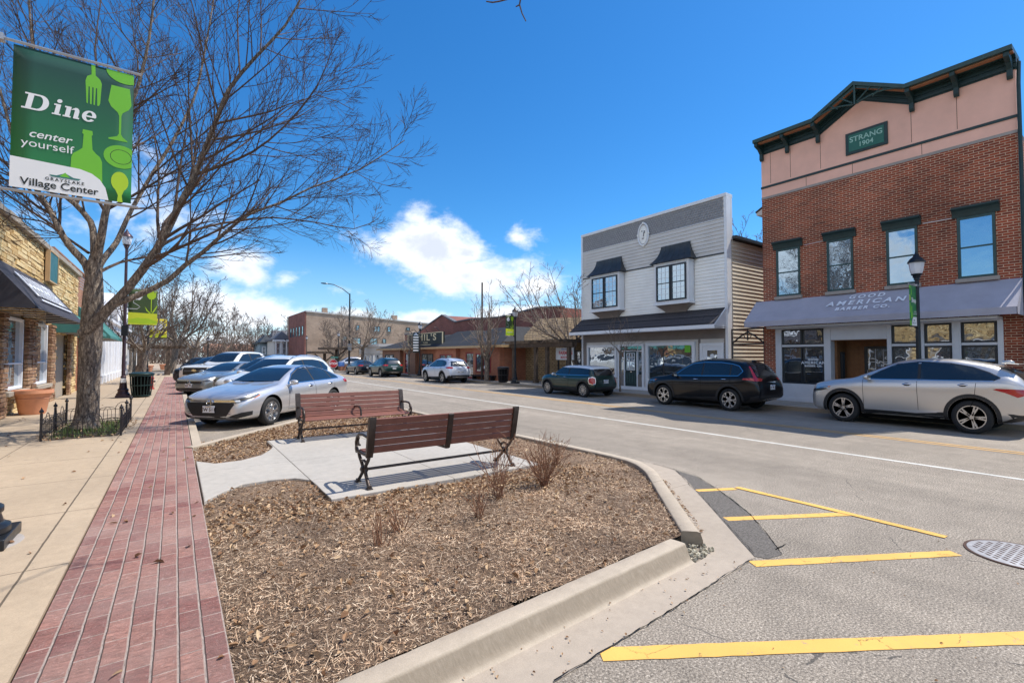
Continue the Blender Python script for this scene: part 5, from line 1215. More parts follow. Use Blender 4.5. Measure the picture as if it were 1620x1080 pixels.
def make_car(label, cat, S, paint_m, loc, rz, group, side_view=True, roof_m=None, clad=False, chrome=False, rails=False, head=None, grille=None, tail=None, rim='five',
             plate_f=None, plate_r=None, name='parked_car', glass='car_glass', fascia=None, badge=None, arch_m=None, rim_m='alloy', front=True, rear=True, hood_dark=False):
    L, Wd, wb, fo, r_ = S['L'], S['W'], S['wb'], S['fo'], S['r']
    t = thing(name, label, cat, loc, rz, group)
    st_ = [0, .02, .05, .10, .17, .27, .4]; s = .55
    while s < L - .42: st_.append(s); s += .13
    st_ += [L - .4, L - .28, L - .18, L - .10, L - .05, L - .02, L]
    rows = []
    for s in st_:
        zt = smo(S['top'], s); zb = smo(S['bot'], s); bl = min(smo(S['belt'], s), zt - .05); w_ = smo(S['w'], s, .08); wr = w_ * smo(S['wr'], s, .10); x = L / 2 - s
        zr1 = zb + .10; zm = zb + (bl - zb) * .38; zs = zb + (bl - zb) * .72; zw = bl - (bl - zb) * .10
        half = [(0, zb), (w_ * .80, zb), (w_ * .955, zr1 - .02), (w_ * .975, zm), (w_ * 1.0, zs), (w_ * .985, zw), (w_ * .945, bl), (wr + (w_ * .945 - wr) * .42, bl + (zt - bl) * .45), (wr, bl + (zt - bl) * .83), (wr * .84, bl + (zt - bl) * .965), (wr * .45, zt - .004), (0, zt)]
        ring = half + [(-y, z) for (y, z) in half[-2:0:-1]]
        rows.append([(x, y, z) for y, z in ring])
    b = MB(); n = len(rows[0]); vs = [q for r in rows for q in r]
    fs = [(i * n + j, i * n + (j + 1) % n, (i + 1) * n + (j + 1) % n, (i + 1) * n + j) for i in range(len(rows) - 1) for j in range(n)]
    fs += [tuple(range(n))[::-1], tuple(range((len(rows) - 1) * n, len(rows) * n))]
    b.add(vs, fs)
    tmp = b.build('tmp', [paint_m, 'under_dark'])
    sb_ = tmp.modifiers.new('s', 'SUBSURF'); sb_.levels = 1; sb_.render_levels = 1
    dg = bpy.context.evaluated_depsgraph_get(); me1 = bpy.data.meshes.new_from_object(tmp.evaluated_get(dg))
    bmx = bmesh.new(); bmx.from_mesh(me1); bvh = BVHTree.FromBMesh(bmx); bmx.free()
    cut = MB()
    for xw in (L / 2 - fo, L / 2 - fo - wb):
        for sy in (-1, 1): cut.lathe([(r_ + .055, min(sy * (Wd / 2 - .33), sy * (Wd / 2 + .2))), (r_ + .055, max(sy * (Wd / 2 - .33), sy * (Wd / 2 + .2)))], 40, (xw, 0, r_ + .01), 'y')
    cutter = cut.build('tmpc', ['under_dark'])
    bo = tmp.modifiers.new('b', 'BOOLEAN'); bo.operation = 'DIFFERENCE'; bo.object = cutter; bo.solver = 'EXACT'; bo.material_mode = 'TRANSFER'
    dg = bpy.context.evaluated_depsgraph_get(); dg.update(); me = bpy.data.meshes.new_from_object(tmp.evaluated_get(dg)); me.name = 'body'
    bpy.data.objects.remove(tmp); bpy.data.objects.remove(cutter); bpy.data.meshes.remove(me1)
    me.polygons.foreach_set('use_smooth', [True] * len(me.polygons)); me.set_sharp_from_angle(angle=R(38))
    body = bpy.data.objects.new('body', me); COL.objects.link(body); body.parent = t
    def X(s): return L / 2 - s
    def dec(name, poly3, d, m, off=.004, par=t, res=.08, smooth=True):
        c = conform(bvh, poly3, d, off, res)
        if not c.f: return None
        return c.build(name, m, par, smooth=smooth, ang=60)
    sides = (1, -1)
    for sy in sides:
        d = (0, -sy, 0)
        allp = S['side']
        for k, poly in enumerate(allp):
            dec('side_window', [(X(a), sy, z) for a, z in poly], d, glass, .006)
        # dark surround joining the panes
        lo = min(p[0] for q in allp for p in q)
        topl = [p for q in allp for p in q[1:-1]]; 
        outline = [(allp[0][0][0] - .05, allp[0][0][1] - .015)] + [(p[0] + (-.01 if i == 0 else 0), p[1] + .022) for i, p in enumerate(topl)] + [(allp[-1][-1][0] + .05, allp[-1][-1][1] - .015)]
        dec('window_surround', [(X(a), sy, z) for a, z in outline], d, 'black_plastic', .003)
        if chrome:
            ol = [(a, z + (0 if i in (0, len(outline) - 1) else .006)) for i, (a, z) in enumerate(outline)]
            cl = ol + [ol[0]]
            for i in range(len(cl) - 1):
                st = stroke([cl[i], cl[i + 1]], .018); dec('chrome_trim', [(X(a), sy, z) for a, z in st], d, 'chrome', .007, body, .12) if chrome == 'full' or i == len(cl) - 2 else None
        if side_view:
            m0 = MB()
            d0, d1, d2 = S['doors'][0]; zb0 = .30 if S is not TRUCK else .5; zt0 = S['side'][0][0][1] - .03
            for sd in sorted(set((d0, d1, d2))):
                lean = .10 if sd == d2 else -.02
                pl = [(sd + (lean if z > .6 else 0), z) for z in (zb0 + .02, .6, zt0)]
                if sd == d2 and S is not MINI: pl = [(sd - .16, zb0 + .02), (sd - .12, .5), (sd, .78), (sd + .03, zt0)]
                m0.merge(conform(bvh, [(X(a), sy, z) for a, z in stroke(pl, .009)], d, .0035, .1))
            m0.merge(conform(bvh, [(X(a), sy, z) for a, z in stroke([(d0 + .02, zb0 + .03), (d2 - .14, zb0 + .03)], .008)], d, .0035, .12))
            m0.build('door_gap', 'under_dark', body)
            hs_ = [(d1 - .22, S['hz'][0])] + ([(d2 - .20, S['hz'][1])] if d2 != d1 else [])
            for hx, hz in hs_:
                h = bvh.ray_cast(Vector((X(hx), sy * 5, hz)), Vector((0, -sy, 0)))
                if h[0]:
                    q = MB(); q.sphere((h[0].x, h[0].y + sy * .012, h[0].z), .1, 10, 6, (1, .22, .19)); q.build('door_handle', 'chrome' if chrome else paint_m, t, smooth=True)
                    dec('handle_recess', [(X(hx) + .075 * math.cos(a), sy, hz - .006 + .034 * math.sin(a)) for a in [i * math.pi / 6 for i in range(12)]], d, 'under_dark', .003, body)
            if clad:
                zc = .44; dec('sill_cladding', [(X(a), sy, z) for a, z in ((fo + r_ + .08, .26), (fo + r_ + .10, zc - .06), (fo + 1.2, zc - .05), (fo + wb - r_ - .1, zc), (fo + wb - r_ - .08, .26))], d, 'black_plastic', .009)
                for xw in (fo, fo + wb):
                    pts = arc(0, 0, r_ + .135, r_ + .135, -12, 192, 22) + arc(0, 0, r_ + .058, r_ + .058, 192, -12, 22)
                    dec('arch_cladding', [(X(xw) + a, sy, r_ + .01 + z) for a, z in pts], d, arch_m or 'black_plastic', .010, t, .06)
            else:
                pass
        # mirror
        ms, mz = S['mir']; h = bvh.ray_cast(Vector((X(ms), sy * 5, mz)), Vector((0, -sy, 0)))
        if h[0]:
            q = MB(); q.sphere((X(ms) + .02, h[0].y + sy * .16, mz + .03), .115, 12, 8, (.62, 1.0, .62)); q.box(X(ms) - .03, X(ms) + .03, h[0].y - sy * .02, h[0].y + sy * .1, mz - .045, mz - .01)
            mo = q.build('mirror', roof_m or (paint_m if cat != 'truck' else 'black_plastic'), t, smooth=True)
            q = MB(); q.box(X(ms) - .055, X(ms) - .048, h[0].y + sy * .08, h[0].y + sy * .24, mz - .02, mz + .08); q.build('mirror_glass', 'window_glass', mo)
    # windscreens
    (s0, y0_), (s1, y1_) = S['ws']
    n = 6; base = [(X(s0 + .10 * (2 * k / n - 1) ** 2), y0_ * (1 - 2 * k / n), 2) for k in range(n + 1)]; topw = [(X(s1 + .05 * (2 * k / n - 1) ** 2), y1_ * (2 * k / n - 1), 2) for k in range(n + 1)]
    dec('windshield', base + topw, (0, 0, -1), glass, .006)
    if S is SEDAN:
        (s0, y0_), (s1, y1_) = S['rw']; dec('rear_window', [(X(s0), y0_, 2), (X(s0), -y0_, 2), (X(s1), -y1_, 2), (X(s1), y1_, 2)], (0, 0, -1), glass, .006)
    else:
        (z0_, y0_), (z1_, y1_) = S['rwb']; dec('rear_window', [(-9, y0_, z0_), (-9, -y0_, z0_), (-9, -y1_, z1_), (-9, y1_, z1_)], (1, 0, 0), 'tinted_glass', .006)
    if roof_m and S is MINI:
        dec('roof_panel', [(X(a), y, 3) for a, y in ((1.60, .60), (1.60, -.60), (2.0, -.64), (3.52, -.62), (3.58, -.55), (3.58, .55), (3.52, .62), (2.0, .64))], (0, 0, -1), roof_m, .012)
        for sy in sides: dec('roof_edge', [(X(a), sy, z) for a, z in stroke([(1.62, 1.345), (2.0, 1.375), (2.8, 1.372), (3.45, 1.33)], .06)], (0, -sy, 0), roof_m, .010)
    if rails:
        for sy in sides:
            q = MB(); q.tube([(X(a), sy * (Wd / 2 * .69 * .86), lin(S['top'], a) + .02 - .03 + (.02 if 2.1 < a < 3.8 else -.02)) for a in (1.95, 2.15, 2.6, 3.2, 3.75, 3.95)], .016, 6); q.build('roof_rail', 'chrome' if rails == 'chrome' else 'black_plastic', t)
    # fascia details
    if front:
        for sy in sides:
            hd = head or [(-.02, .80, .62), (-.42, .92, .80), (-.5, .93, .83), (-.30, .93, .68), (-.10, .82, .60), (.0, .50, .64), (.0, .5, .70)]
            hl = dec('headlight', [(L / 2 + a, sy * y, z) for a, y, z in hd], (-.75, -sy * .66, 0), 'lens_glass', .006, t, .05)
            ce = Vector((sum(p[0] for p in hd) / len(hd), sum(p[1] for p in hd) / len(hd), sum(p[2] for p in hd) / len(hd)))
            dec('lamp_bezel', [(L / 2 + ce.x + (a - ce.x) * .80, sy * (ce.y + (y - ce.y) * .80), ce.z + (z - ce.z) * .52) for a, y, z in hd], (-.75, -sy * .66, 0), 'black_plastic', .009, hl or t, .05)
            pk = hd[1], hd[2], hd[3]
            tip = [(hd[2][0], hd[2][1], hd[2][2]), (hd[1][0] * .55 + hd[2][0] * .45, hd[1][1], hd[1][2]), (hd[3][0] * .5 + hd[2][0] * .5, hd[3][1], (hd[3][2] + hd[2][2]) / 2)]
            dec('indicator', [(L / 2 + a, sy * y, z) for a, y, z in tip], (-.75, -sy * .66, 0), 'lamp_amber', .010, hl or t, .05)
        for (pts, m, off) in (grille or []): dec('grille' if m == 'black_plastic' else 'front_trim', [(9, y, z) for y, z in pts], (-1, 0, 0), m, off, t, .06)
        hg = MB()
        for sy in sides: hg.merge(conform(bvh, [(X(a), y * sy, 3) for a, y in stroke([(.16, .56), (.5, .68), (1.0, .74), (1.36 * S['fo'] / .95, .76)], .008)], (0, 0, -1), .003, .1))
        hg.build('bonnet_gap', 'under_dark', body)
    if rear:
        for sy in sides:
            tl = (tail or {}).get('lamp')
            if tl: dec('taillight', [(-L / 2 + a, sy * y, z) for a, y, z in tl], (.7, -sy * .7, 0), 'lamp_red', .008, t, .05)
        for (pts, m, off) in (tail or {}).get('dec', []): dec('rear_bumper' if m == 'black_plastic' else 'rear_trim', [(-9, y, z) for y, z in pts], (1, 0, 0), m, off, t, .06)
        hz = S['hz'][1] if S is not SEDAN else .8
    def plate(txt, x_dir, z, m='plate_white', tm='rust_dark'):
        h = bvh.ray_cast(Vector((x_dir * 9, 0, z)), Vector((-x_dir, 0, 0)))
        if not h[0]: return
        xx = h[0].x + x_dir * .022; q = MB(); q.box(xx - .006, xx + .006, -.155, .155, z - .078, z + .078); pl = q.build('licence_plate', m, t, bevel=.004)
        tm_ = text_mesh(txt, .105, .003, spacing=1.05); q = MB(); q.merge(tm_, frame_m((xx + x_dir * .008, 0, z - .012), (0, x_dir, 0), (0, 0, 1))); q.build('lettering', tm, pl)
        if x_dir > 0 or True:
            q = MB(); q.box(xx + x_dir * .0065, xx + x_dir * .0085, -.08, .08, z + .052, z + .068); q.build('plate_strip', 'fascia_tan' if x_dir > 0 else 'plate_blue', pl)
    if plate_f: plate(*plate_f[:1], 1, plate_f[1])
    if plate_r: plate(*plate_r[:1], -1, plate_r[1])
    if badge:
        z = badge[1]; h = bvh.ray_cast(Vector((9, 0, z)), Vector((-1, 0, 0))); q = MB()
        if h[0]:
            xx = h[0].x + .02
            if badge[0] == 'H':
                for sy in sides: q.add([(xx, sy * .030, z - .055), (xx, sy * .050, z - .055), (xx, sy * .066, z + .055), (xx, sy * .044, z + .055), (xx + .012, sy * .030, z - .055), (xx + .012, sy * .050, z - .055), (xx + .012, sy * .066, z + .055), (xx + .012, sy * .044, z + .055)], [(0, 1, 2, 3), (4, 5, 6, 7), (0, 1, 5, 4), (1, 2, 6, 5), (2, 3, 7, 6), (3, 0, 4, 7)])
                q.box(xx + .001, xx + .011, -.04, .04, z - .012, z + .010)
                q.tube([(xx + .004, .085 * math.cos(a) * (1 + .12 * math.sin(a)), z + .072 * math.sin(a)) for a in [math.pi * i / 10 for i in range(20)]], .007, 5, closed=True)
            elif badge[0] == 'oval': q.lathe([(.10, 0), (.10, .012)], 20, (0, 0, 0), 'x'); q.v = [(a + xx, b_ * 1.5, c * .62 + z) for a, b_, c in q.v]
            else: q.tube([(xx, .062 * math.cos(a), z + .062 * math.sin(a)) for a in [math.pi * i / 10 for i in range(20)]], .009, 5, closed=True); q.tube([(xx, -.045, z + .035), (xx, -.015, z - .04), (xx, 0, z), (xx, .015, z - .04), (xx, .045, z + .035)], .007, 4)
            q.build('badge', 'chrome', t)
    q = MB(); q.box(-L / 2 + .75, L / 2 - .75, -Wd / 2 * .78, Wd / 2 * .78, .17 if S is not TRUCK else .33, .24 if S is not TRUCK else .5); q.build('underbody', 'under_dark', t)
    # wheels
    for xw in (L / 2 - fo, L / 2 - fo - wb):
        for sy in sides:
            tw = S['tw']; yc = sy * (Wd / 2 - tw / 2 - .015)
            q = MB(); ro = r_; pr = [(ro * .70, -tw / 2 + .01), (ro * .80, -tw / 2), (ro * .94, -tw / 2 + .012), (ro * .985, -tw / 2 + .035), (ro, -tw * .2), (ro, tw * .2), (ro * .985, tw / 2 - .035), (ro * .94, tw / 2 - .012), (ro * .80, tw / 2), (ro * .70, tw / 2 - .01)]
            q.lathe(pr + [pr[0]], 36, (0, 0, 0), 'y'); wh_ = q.build('wheel', 'tyre', t, smooth=True, ang=50); wh_.location = (xw, yc, ro)
            wh_.rotation_euler = (0, R(random.Random(int(xw * 50) + sy).uniform(0, 70)), 0)
            q = MB(); yo = sy * (tw / 2 - .012); yi = sy * (tw / 2 - .075); R1 = ro * .70
            q.lathe([(R1 * 1.0, min(yi, yo)), (R1 * 1.0, max(yi, yo)), (R1 * .93, max(yi, yo)), (R1 * .93, min(yi, yo)), (R1, min(yi, yo))], 36, (0, 0, 0), 'y')
            q.lathe([(R1 * .20, yi), (R1 * .20, yo - sy * .012), (R1 * .001, yo - sy * .010)], 12, (0, 0, 0), 'y')
            ns = {'five': 5, 'ten': 10, 'multi': 7, 'y': 5}[rim]
            for k in range(ns):
                a0 = 2 * math.pi * k / ns
                def spoke(a1, a2, w1, w2, r1=.15, r2=.95):
                    pts = []
                    for (rr, aa, w_) in ((r1, a1, w1), (r2, a2, w2)):
                        cx, cz = rr * R1 * math.cos(aa), rr * R1 * math.sin(aa); tx, tz = -math.sin(aa) * w_, math.cos(aa) * w_
                        pts += [(cx - tx, cz - tz), (cx + tx, cz + tz)]
                    p = [pts[0], pts[2], pts[3], pts[1]]
                    q.ext(p, 'y', yi, yo - sy * .008)
                if rim == 'five': spoke(a0, a0 - .13, .020, .016); spoke(a0, a0 + .13, .018, .016)
                elif rim == 'ten': spoke(a0, a0, .012, .020)
                elif rim == 'multi': spoke(a0, a0 - .10, .014, .014, .2); spoke(a0, a0 + .16, .012, .012, .45)
                else: spoke(a0, a0, .034, .026, .15, .6); spoke(a0, a0 - .30, .02, .024, .52); spoke(a0, a0 + .30, .02, .024, .52)
            q.build('rim', rim_m, wh_, smooth=False)
            q = MB(); q.lathe([(R1 * .99, yi - sy * .03), (R1 * .99, yi - sy * .035), (.001, yi - sy * .03)], 24, (0, 0, 0), 'y'); q.build('brake_shadow', 'under_dark', wh_)
    return t, bvh, dec, X

def side_place(S, pxf, pxr, Xn, reverse=False):
    """car parked parallel to the far kerb: near wheels seen at photo columns pxf (front) and pxr (rear)"""
    yf = at_x(pxf, 600, Xn).y; yr = at_x(pxr, 600, Xn).y
    mid = (yf + yr) / 2; xc = S['L'] / 2 - S['fo'] - S['wb'] / 2
    return (Xn + S['W'] / 2, mid - xc, 0), R(90)
GR = 'cars parked along the far kerb'
suvtail = {'lamp': [(.02, .60, 1.10), (.02, .62, 1.0), (.12, .88, 1.0), (.40, .94, 1.04), (.42, .94, 1.10), (.12, .84, 1.12)], 'dec': [([(-.80, .30), (.80, .30), (.86, .50), (.80, .56), (-.80, .56), (-.86, .50)], 'black_plastic', .01), ([(-.5, .40), (.5, .40), (.5, .45), (-.5, .45)], 'alloy', .016), ([(-.3, .94), (.3, .94), (.3, .975), (-.3, .975)], 'chrome', .01)]}
sghead = [(-.02, .62, .72), (-.40, .90, .92), (-.55, .93, .94), (-.45, .93, .84), (-.12, .82, .74), (.0, .55, .72), (.0, .5, .78)]
sggrille = [([(-.56, .62), (.56, .62), (.46, .80), (-.46, .80)], 'black_plastic', .006), ([(-.60, .36), (.60, .36), (.55, .52), (-.55, .52)], 'black_plastic', .006)]
# silver crossover nearest on the right
S1 = dict(SUV); S1['side'] = [[(1.42, 1.17), (1.75, 1.36), (2.08, 1.53), (2.52, 1.59), (2.54, 1.19)], [(2.60, 1.19), (2.58, 1.59), (3.1, 1.57), (3.55, 1.48), (3.85, 1.36), (4.04, 1.25), (3.88, 1.21)]]; S1['belt'] = [(0, .64), (.10, .88), (.6, 1.02), (1.2, 1.09), (3, 1.15), (4.2, 1.22), (4.5, 1.05), (4.6, .7)]; S1['hz'] = (1.06, 1.09); S1['mir'] = (1.5, 1.18); S1['top'] = [(0, .68), (.03, .88), (.10, 1.0), (.5, 1.10), (1.12, 1.18), (1.6, 1.42), (2.05, 1.63), (2.6, 1.70), (3.2, 1.68), (3.8, 1.57), (4.1, 1.48), (4.32, 1.33), (4.48, 1.14), (4.56, .98), (4.60, .74)]; S1['W'] = 1.845; S1['L'] = 4.44; S1['fo'] = .88; S1['r'] = .375
loc, rz = side_place(S1, 1336, 1529, 15.42)
c1 = make_car('silver grey crossover with dark wheel arches parked before the brick barber shop', 'car', S1, 'paint_silver_warm', loc, rz, GR, clad=True, rim='five', head=sghead, grille=sggrille,
              tail={'lamp': [(.02, .30, 1.02), (.02, .34, .97), (.10, .80, .90), (.14, .88, .86), (.30, .93, .95), (.50, .94, 1.01), (.44, .94, 1.035), (.10, .84, 1.03)], 'dec': [([(-.80, .30), (.80, .30), (.88, .50), (.70, .52), (-.70, .52), (-.88, .50)], 'black_plastic', .01)]}, plate_r=('ES 4021', .80), arch_m='black_plastic', chrome='low')
t_, bv_, dec_, X_ = c1
t_.scale = (1, 1, 1.06)
dec_('fuel_door', [(X_(3.92) + .10 * math.cos(a), 1, .97 + .09 * math.sin(a)) for a in [i * math.pi / 12 for i in range(24)]], (0, -1, 0), 'paint_silver_warm', .003)
dec_('sill_blade', [(X_(a), 1, z) for a, z in ((1.4, .40), (3.02, .48), (2.9, .42), (2.5, .38))], (0, -1, 0), 'paint_silver', .014)
b = MB(); b.sphere((X_(4.05), 0, 1.60), .09, 10, 6, (1.2, .25, .6)); b.build('antenna_fin', 'paint_silver_warm', t_, smooth=True)
b = MB(); b.tube([(-2.28, .62, .36), (-2.36, .62, .36)], .04, 8); b.build('exhaust', 'chrome', t_)
b = MB(); b.add([(X_(4.02), .60, 1.60), (X_(4.02), -.60, 1.60), (X_(4.30), -.55, 1.575), (X_(4.30), .55, 1.575), (X_(4.02), .60, 1.575), (X_(4.02), -.60, 1.575), (X_(4.30), -.55, 1.55), (X_(4.30), .55, 1.55)], [(0, 1, 2, 3), (4, 7, 6, 5), (0, 4, 5, 1), (1, 5, 6, 2), (2, 6, 7, 3), (3, 7, 4, 0)]); b.build('spoiler', 'paint_silver_warm', t_, bevel=.008)
# black crossover
loc, rz = side_place(SUV, 1049, 1151, 15.2)
c2 = make_car('glossy black crossover with chrome window line between the white shop and brick shop', 'car', SUV, 'paint_black', loc, rz, GR, clad=True, chrome='full', rim='y', glass='car_glass', head=sghead, grille=sggrille,
              tail={'lamp': [(.02, .52, 1.08), (.02, .60, 1.0), (.12, .86, 1.0), (.50, .94, 1.04), (.46, .94, 1.08), (.14, .86, 1.10), (.30, .78, 1.46), (.27, .745, 1.46), (.07, .78, 1.1)], 'dec': suvtail['dec']}, plate_r=('CD 78 31', .80))
t_, bv_, dec_, X_ = c2; t_.scale = (.99, 1, 1.03); b = MB(); b.sphere((X_(4.0), 0, 1.62), .08, 10, 6, (1.2, .25, .6)); b.build('antenna_fin', 'paint_black', t_, smooth=True)
# green mini hatch
loc, rz = side_place(MINI, 864, 922, 14.95)
c3 = make_car('small dark green hatchback with white roof parked at the corner of the white shop', 'car', MINI, 'paint_green', loc, rz, GR, clad=True, roof_m='paint_white', rim='ten', chrome='low',
              head=[(-.16 + .12 * math.cos(a) * .8, .66 + .10 * math.cos(a), .74 + .12 * math.sin(a)) for a in [i * math.pi / 6 for i in range(12)]], grille=sggrille,
              tail={'lamp': [(.07, .62, .62), (.07, .60, .74), (.08, .63, .86), (.12, .74, .89), (.22, .84, .86), (.24, .86, .74), (.20, .84, .64), (.12, .74, .60)], 'dec': [([(-.72, .30), (.72, .30), (.76, .42), (.72, .46), (-.72, .46), (-.76, .42)], 'black_plastic', .008)]}, plate_r=('LUX 22', .70))
t_, bv_, dec_, X_ = c3
ring = [(.07, .60, .60), (.07, .575, .74), (.08, .61, .885), (.12, .74, .92), (.23, .86, .89), (.26, .875, .74), (.22, .86, .61), (.12, .74, .575)]
dec_('lamp_ring', [(-3.85 / 2 + a, y, z) for a, y, z in ring], (.7, -.7, 0), 'chrome', .004, t_, .05)
# white suv by the tavern
loc, rz = side_place(SUV, 671, 699.5, 14.9)
S4 = dict(SUV); c4_ = make_car('white mid size crossover parked in front of the tavern', 'car', S4, 'paint_pearl', loc, rz, GR, clad=True, rim='y', head=sghead, grille=sggrille, rails='black', tail=suvtail, plate_r=('BN 15 60', .78), glass='car_glass')
loc, rz = side_place(SUV, 584.6, 600.8, 14.6)
make_car('dark grey green wagon behind the white crossover on the far kerb', 'car', SUV, 'paint_green', loc, rz, GR, clad=True, rim='ten', tail=suvtail, rails='black', plate_r=('AX 93', .78))
loc, rz = side_place(SEDAN, 549.5, 560, 14.5)
sedtail = {'lamp': [(.02, .50, .98), (.02, .50, .88), (.10, .84, .86), (.40, .92, .90), (.42, .92, .97), (.10, .80, 1.0)], 'dec': [([(-.70, .28), (.70, .28), (.76, .38), (-.76, .38)], 'black_plastic', .01)]}
make_car('dark navy sedan farthest along the far kerb', 'car', SEDAN, 'paint_navy', loc, rz, GR, rim='ten', tail=sedtail, plate_r=('QR 640', .72))
make_car('silver compact car crossing beyond the navy sedan at the side street', 'car', SUV, 'paint_silver', (19.6, 66.8, 0), R(180), None, rim='ten', tail=suvtail)

# ------------------------------------------------------------------ angle parked cars on the left
GL = 'cars parked at an angle along the brick path'
acc_gr = [([(-.40, .27), (.40, .27), (.50, .40), (.62, .58), (.60, .625), (-.60, .625), (-.62, .58), (-.50, .40)], 'black_plastic', .006), ([(-.62, .235), (.62, .235), (.60, .255), (-.60, .255)], 'chrome', .012),
          ([(-.72, .645), (-.30, .628), (.30, .628), (.72, .645), (.70, .68), (.30, .675), (-.30, .675), (-.70, .68)], 'chrome', .012)]
ang = 225
h = Vector((math.cos(R(ang)), math.sin(R(ang)))); lft = Vector((-h.y, h.x))
fw = Vector((2.17, 14.15)); ctr = fw - lft * (SEDAN['W'] / 2) - h * (SEDAN['L'] / 2 - SEDAN['fo'])
ca = make_car('silver sedan with chrome grille bar nosed up to the brick path nearest the benches', 'car', SEDAN, 'paint_silver', (ctr.x, ctr.y, 0), R(ang), GL, chrome='full', rim='y', tail=sedtail,
              head=[(-.03, .66, .60), (-.12, .84, .66), (-.50, .93, .765), (-.44, .93, .80), (-.10, .80, .745), (.0, .56, .69), (.0, .56, .62)], grille=acc_gr, plate_f=('EW 511', .475), badge=('H', .635))
t_, bv_, dec_, X_ = ca
SCL = 1.09
def rescale(t, S):
    # keep the front left tyre where it stands
    off = h * (S['L'] / 2 - S['fo']) + lft * (S['W'] / 2); t.scale = (SCL, SCL, SCL); t.location = (t.location.x - off.x * (SCL - 1), t.location.y - off.y * (SCL - 1), 0)
rescale(t_, SEDAN)
for sy in (1, -1):
    dec_('fog_recess', [(2.44 + a, sy * y, z) for a, y, z in ((.0, .50, .30), (-.02, .70, .27), (-.25, .90, .33), (-.27, .90, .42), (-.05, .78, .40), (.0, .58, .34))], (-.85, -sy * .52, 0), 'black_plastic', .006, t_, .05)
    dec_('lower_trim', [(2.44 + a, sy * y, z) for a, y, z in ((.0, .50, .285), (-.02, .70, .250), (-.25, .90, .31), (-.25, .90, .33), (-.02, .70, .27), (.0, .50, .30))], (-.85, -sy * .52, 0), 'chrome', .009, t_, .05)
q = MB()
for k in range(5): q.merge(conform(bv_, [(9, y, z) for y, z in stroke([(-.55, .37 + k * .055), (.55, .37 + k * .055)], .010)], (-1, 0, 0), .012, .08))
q.build('grille_bars', 'iron', t_)
q = MB(); q.tube([(X_(1.46), .55, 1.045), (X_(1.42), .25, 1.05), (X_(1.41), -.05, 1.055)], .008, 4); q.tube([(X_(1.46), -.02, 1.045), (X_(1.42), -.3, 1.05), (X_(1.44), -.62, 1.05)], .008, 4); q.build('wiper', 'under_dark', t_)
def angled(S, k, lab, pm, dy=0, dx=0, **kw):
    # same stall geometry, each nose at the kerb line
    c = Vector((ctr.x + dx, ctr.y + 3.85 * k + dy)); e = (S['L'] - SEDAN['L']) / 2
    r_ = make_car(lab, kw.pop('cat', 'car'), S, pm, (c.x - h.x * e, c.y - h.y * e, 0), R(ang), GL, **kw); rescale(r_[0], S); return r_
S5 = dict(SUV); 
angled(S5, 1, 'white crossover with roof rails parked right behind the silver sedan', 'paint_offwhite', rails='chrome', rim='ten', head=sghead, grille=sggrille, chrome='low', dx=.9, dy=.6)
angled(S5, 2, 'pale grey crossover with tall dark grille parked third from the benches', 'paint_grey', rails='black', rim='five', head=sghead, grille=[([(-.50, .56), (.50, .56), (.56, .86), (-.56, .86)], 'black_plastic', .006), ([(-.60, .50), (.60, .50), (.62, .55), (-.62, .55)], 'chrome', .01)], plate_f=('ZT 30', .42), dx=1.1, dy=.5)
angled(SEDAN, 3, 'silver sedan with slatted grille and blue number plate beside the white pickup', 'paint_grey', rim='five', grille=[([(-.58, .56), (.58, .56), (.56, .66), (-.56, .66)], 'black_plastic', .006), ([(-.58, .605), (.58, .605), (.58, .615), (-.58, .615)], 'chrome', .01), ([(-.66, .28), (.66, .28), (.6, .38), (-.6, .38)], 'black_plastic', .006)],
       head=[(-.02, .68, .62), (-.12, .84, .64), (-.42, .93, .74), (-.38, .93, .78), (-.10, .80, .72), (.0, .58, .66), (.0, .58, .62)], plate_f=('BX 77', .48), badge=('ring', .61), dx=-.2, dy=.1)
angled(TRUCK, 4.35, 'white pickup truck with big dark grille and oval badge', 'paint_offwhite', cat='truck', name='pickup_truck', rim='five', badge=('oval', .98), dx=.15,
       head=[(-.02, .74, .98), (-.12, .95, 1.0), (-.35, 1.0, 1.08), (-.30, 1.0, 1.14), (-.05, .95, 1.12), (.0, .74, 1.10)], grille=[([(-.66, .76), (.66, .76), (.66, 1.12), (-.66, 1.12)], 'black_plastic', .008), ([(-.85, .50), (.85, .50), (.85, .66), (-.85, .66)], 'chrome', .012), ([(-.6, .93), (.6, .93), (.6, .99), (-.6, .99)], 'roof_grey', .014)])
angled(S5, 5.6, 'dark crossover half hidden behind the white pickup', 'paint_navy', rim='five', head=sghead, grille=sggrille, dx=-.3)
make_car('black crossover parked beyond the timber pergola down the street', 'car', SUV, 'paint_black', (1.9, 56.5, 0), R(250), None, rim='ten', head=sghead, grille=sggrille)

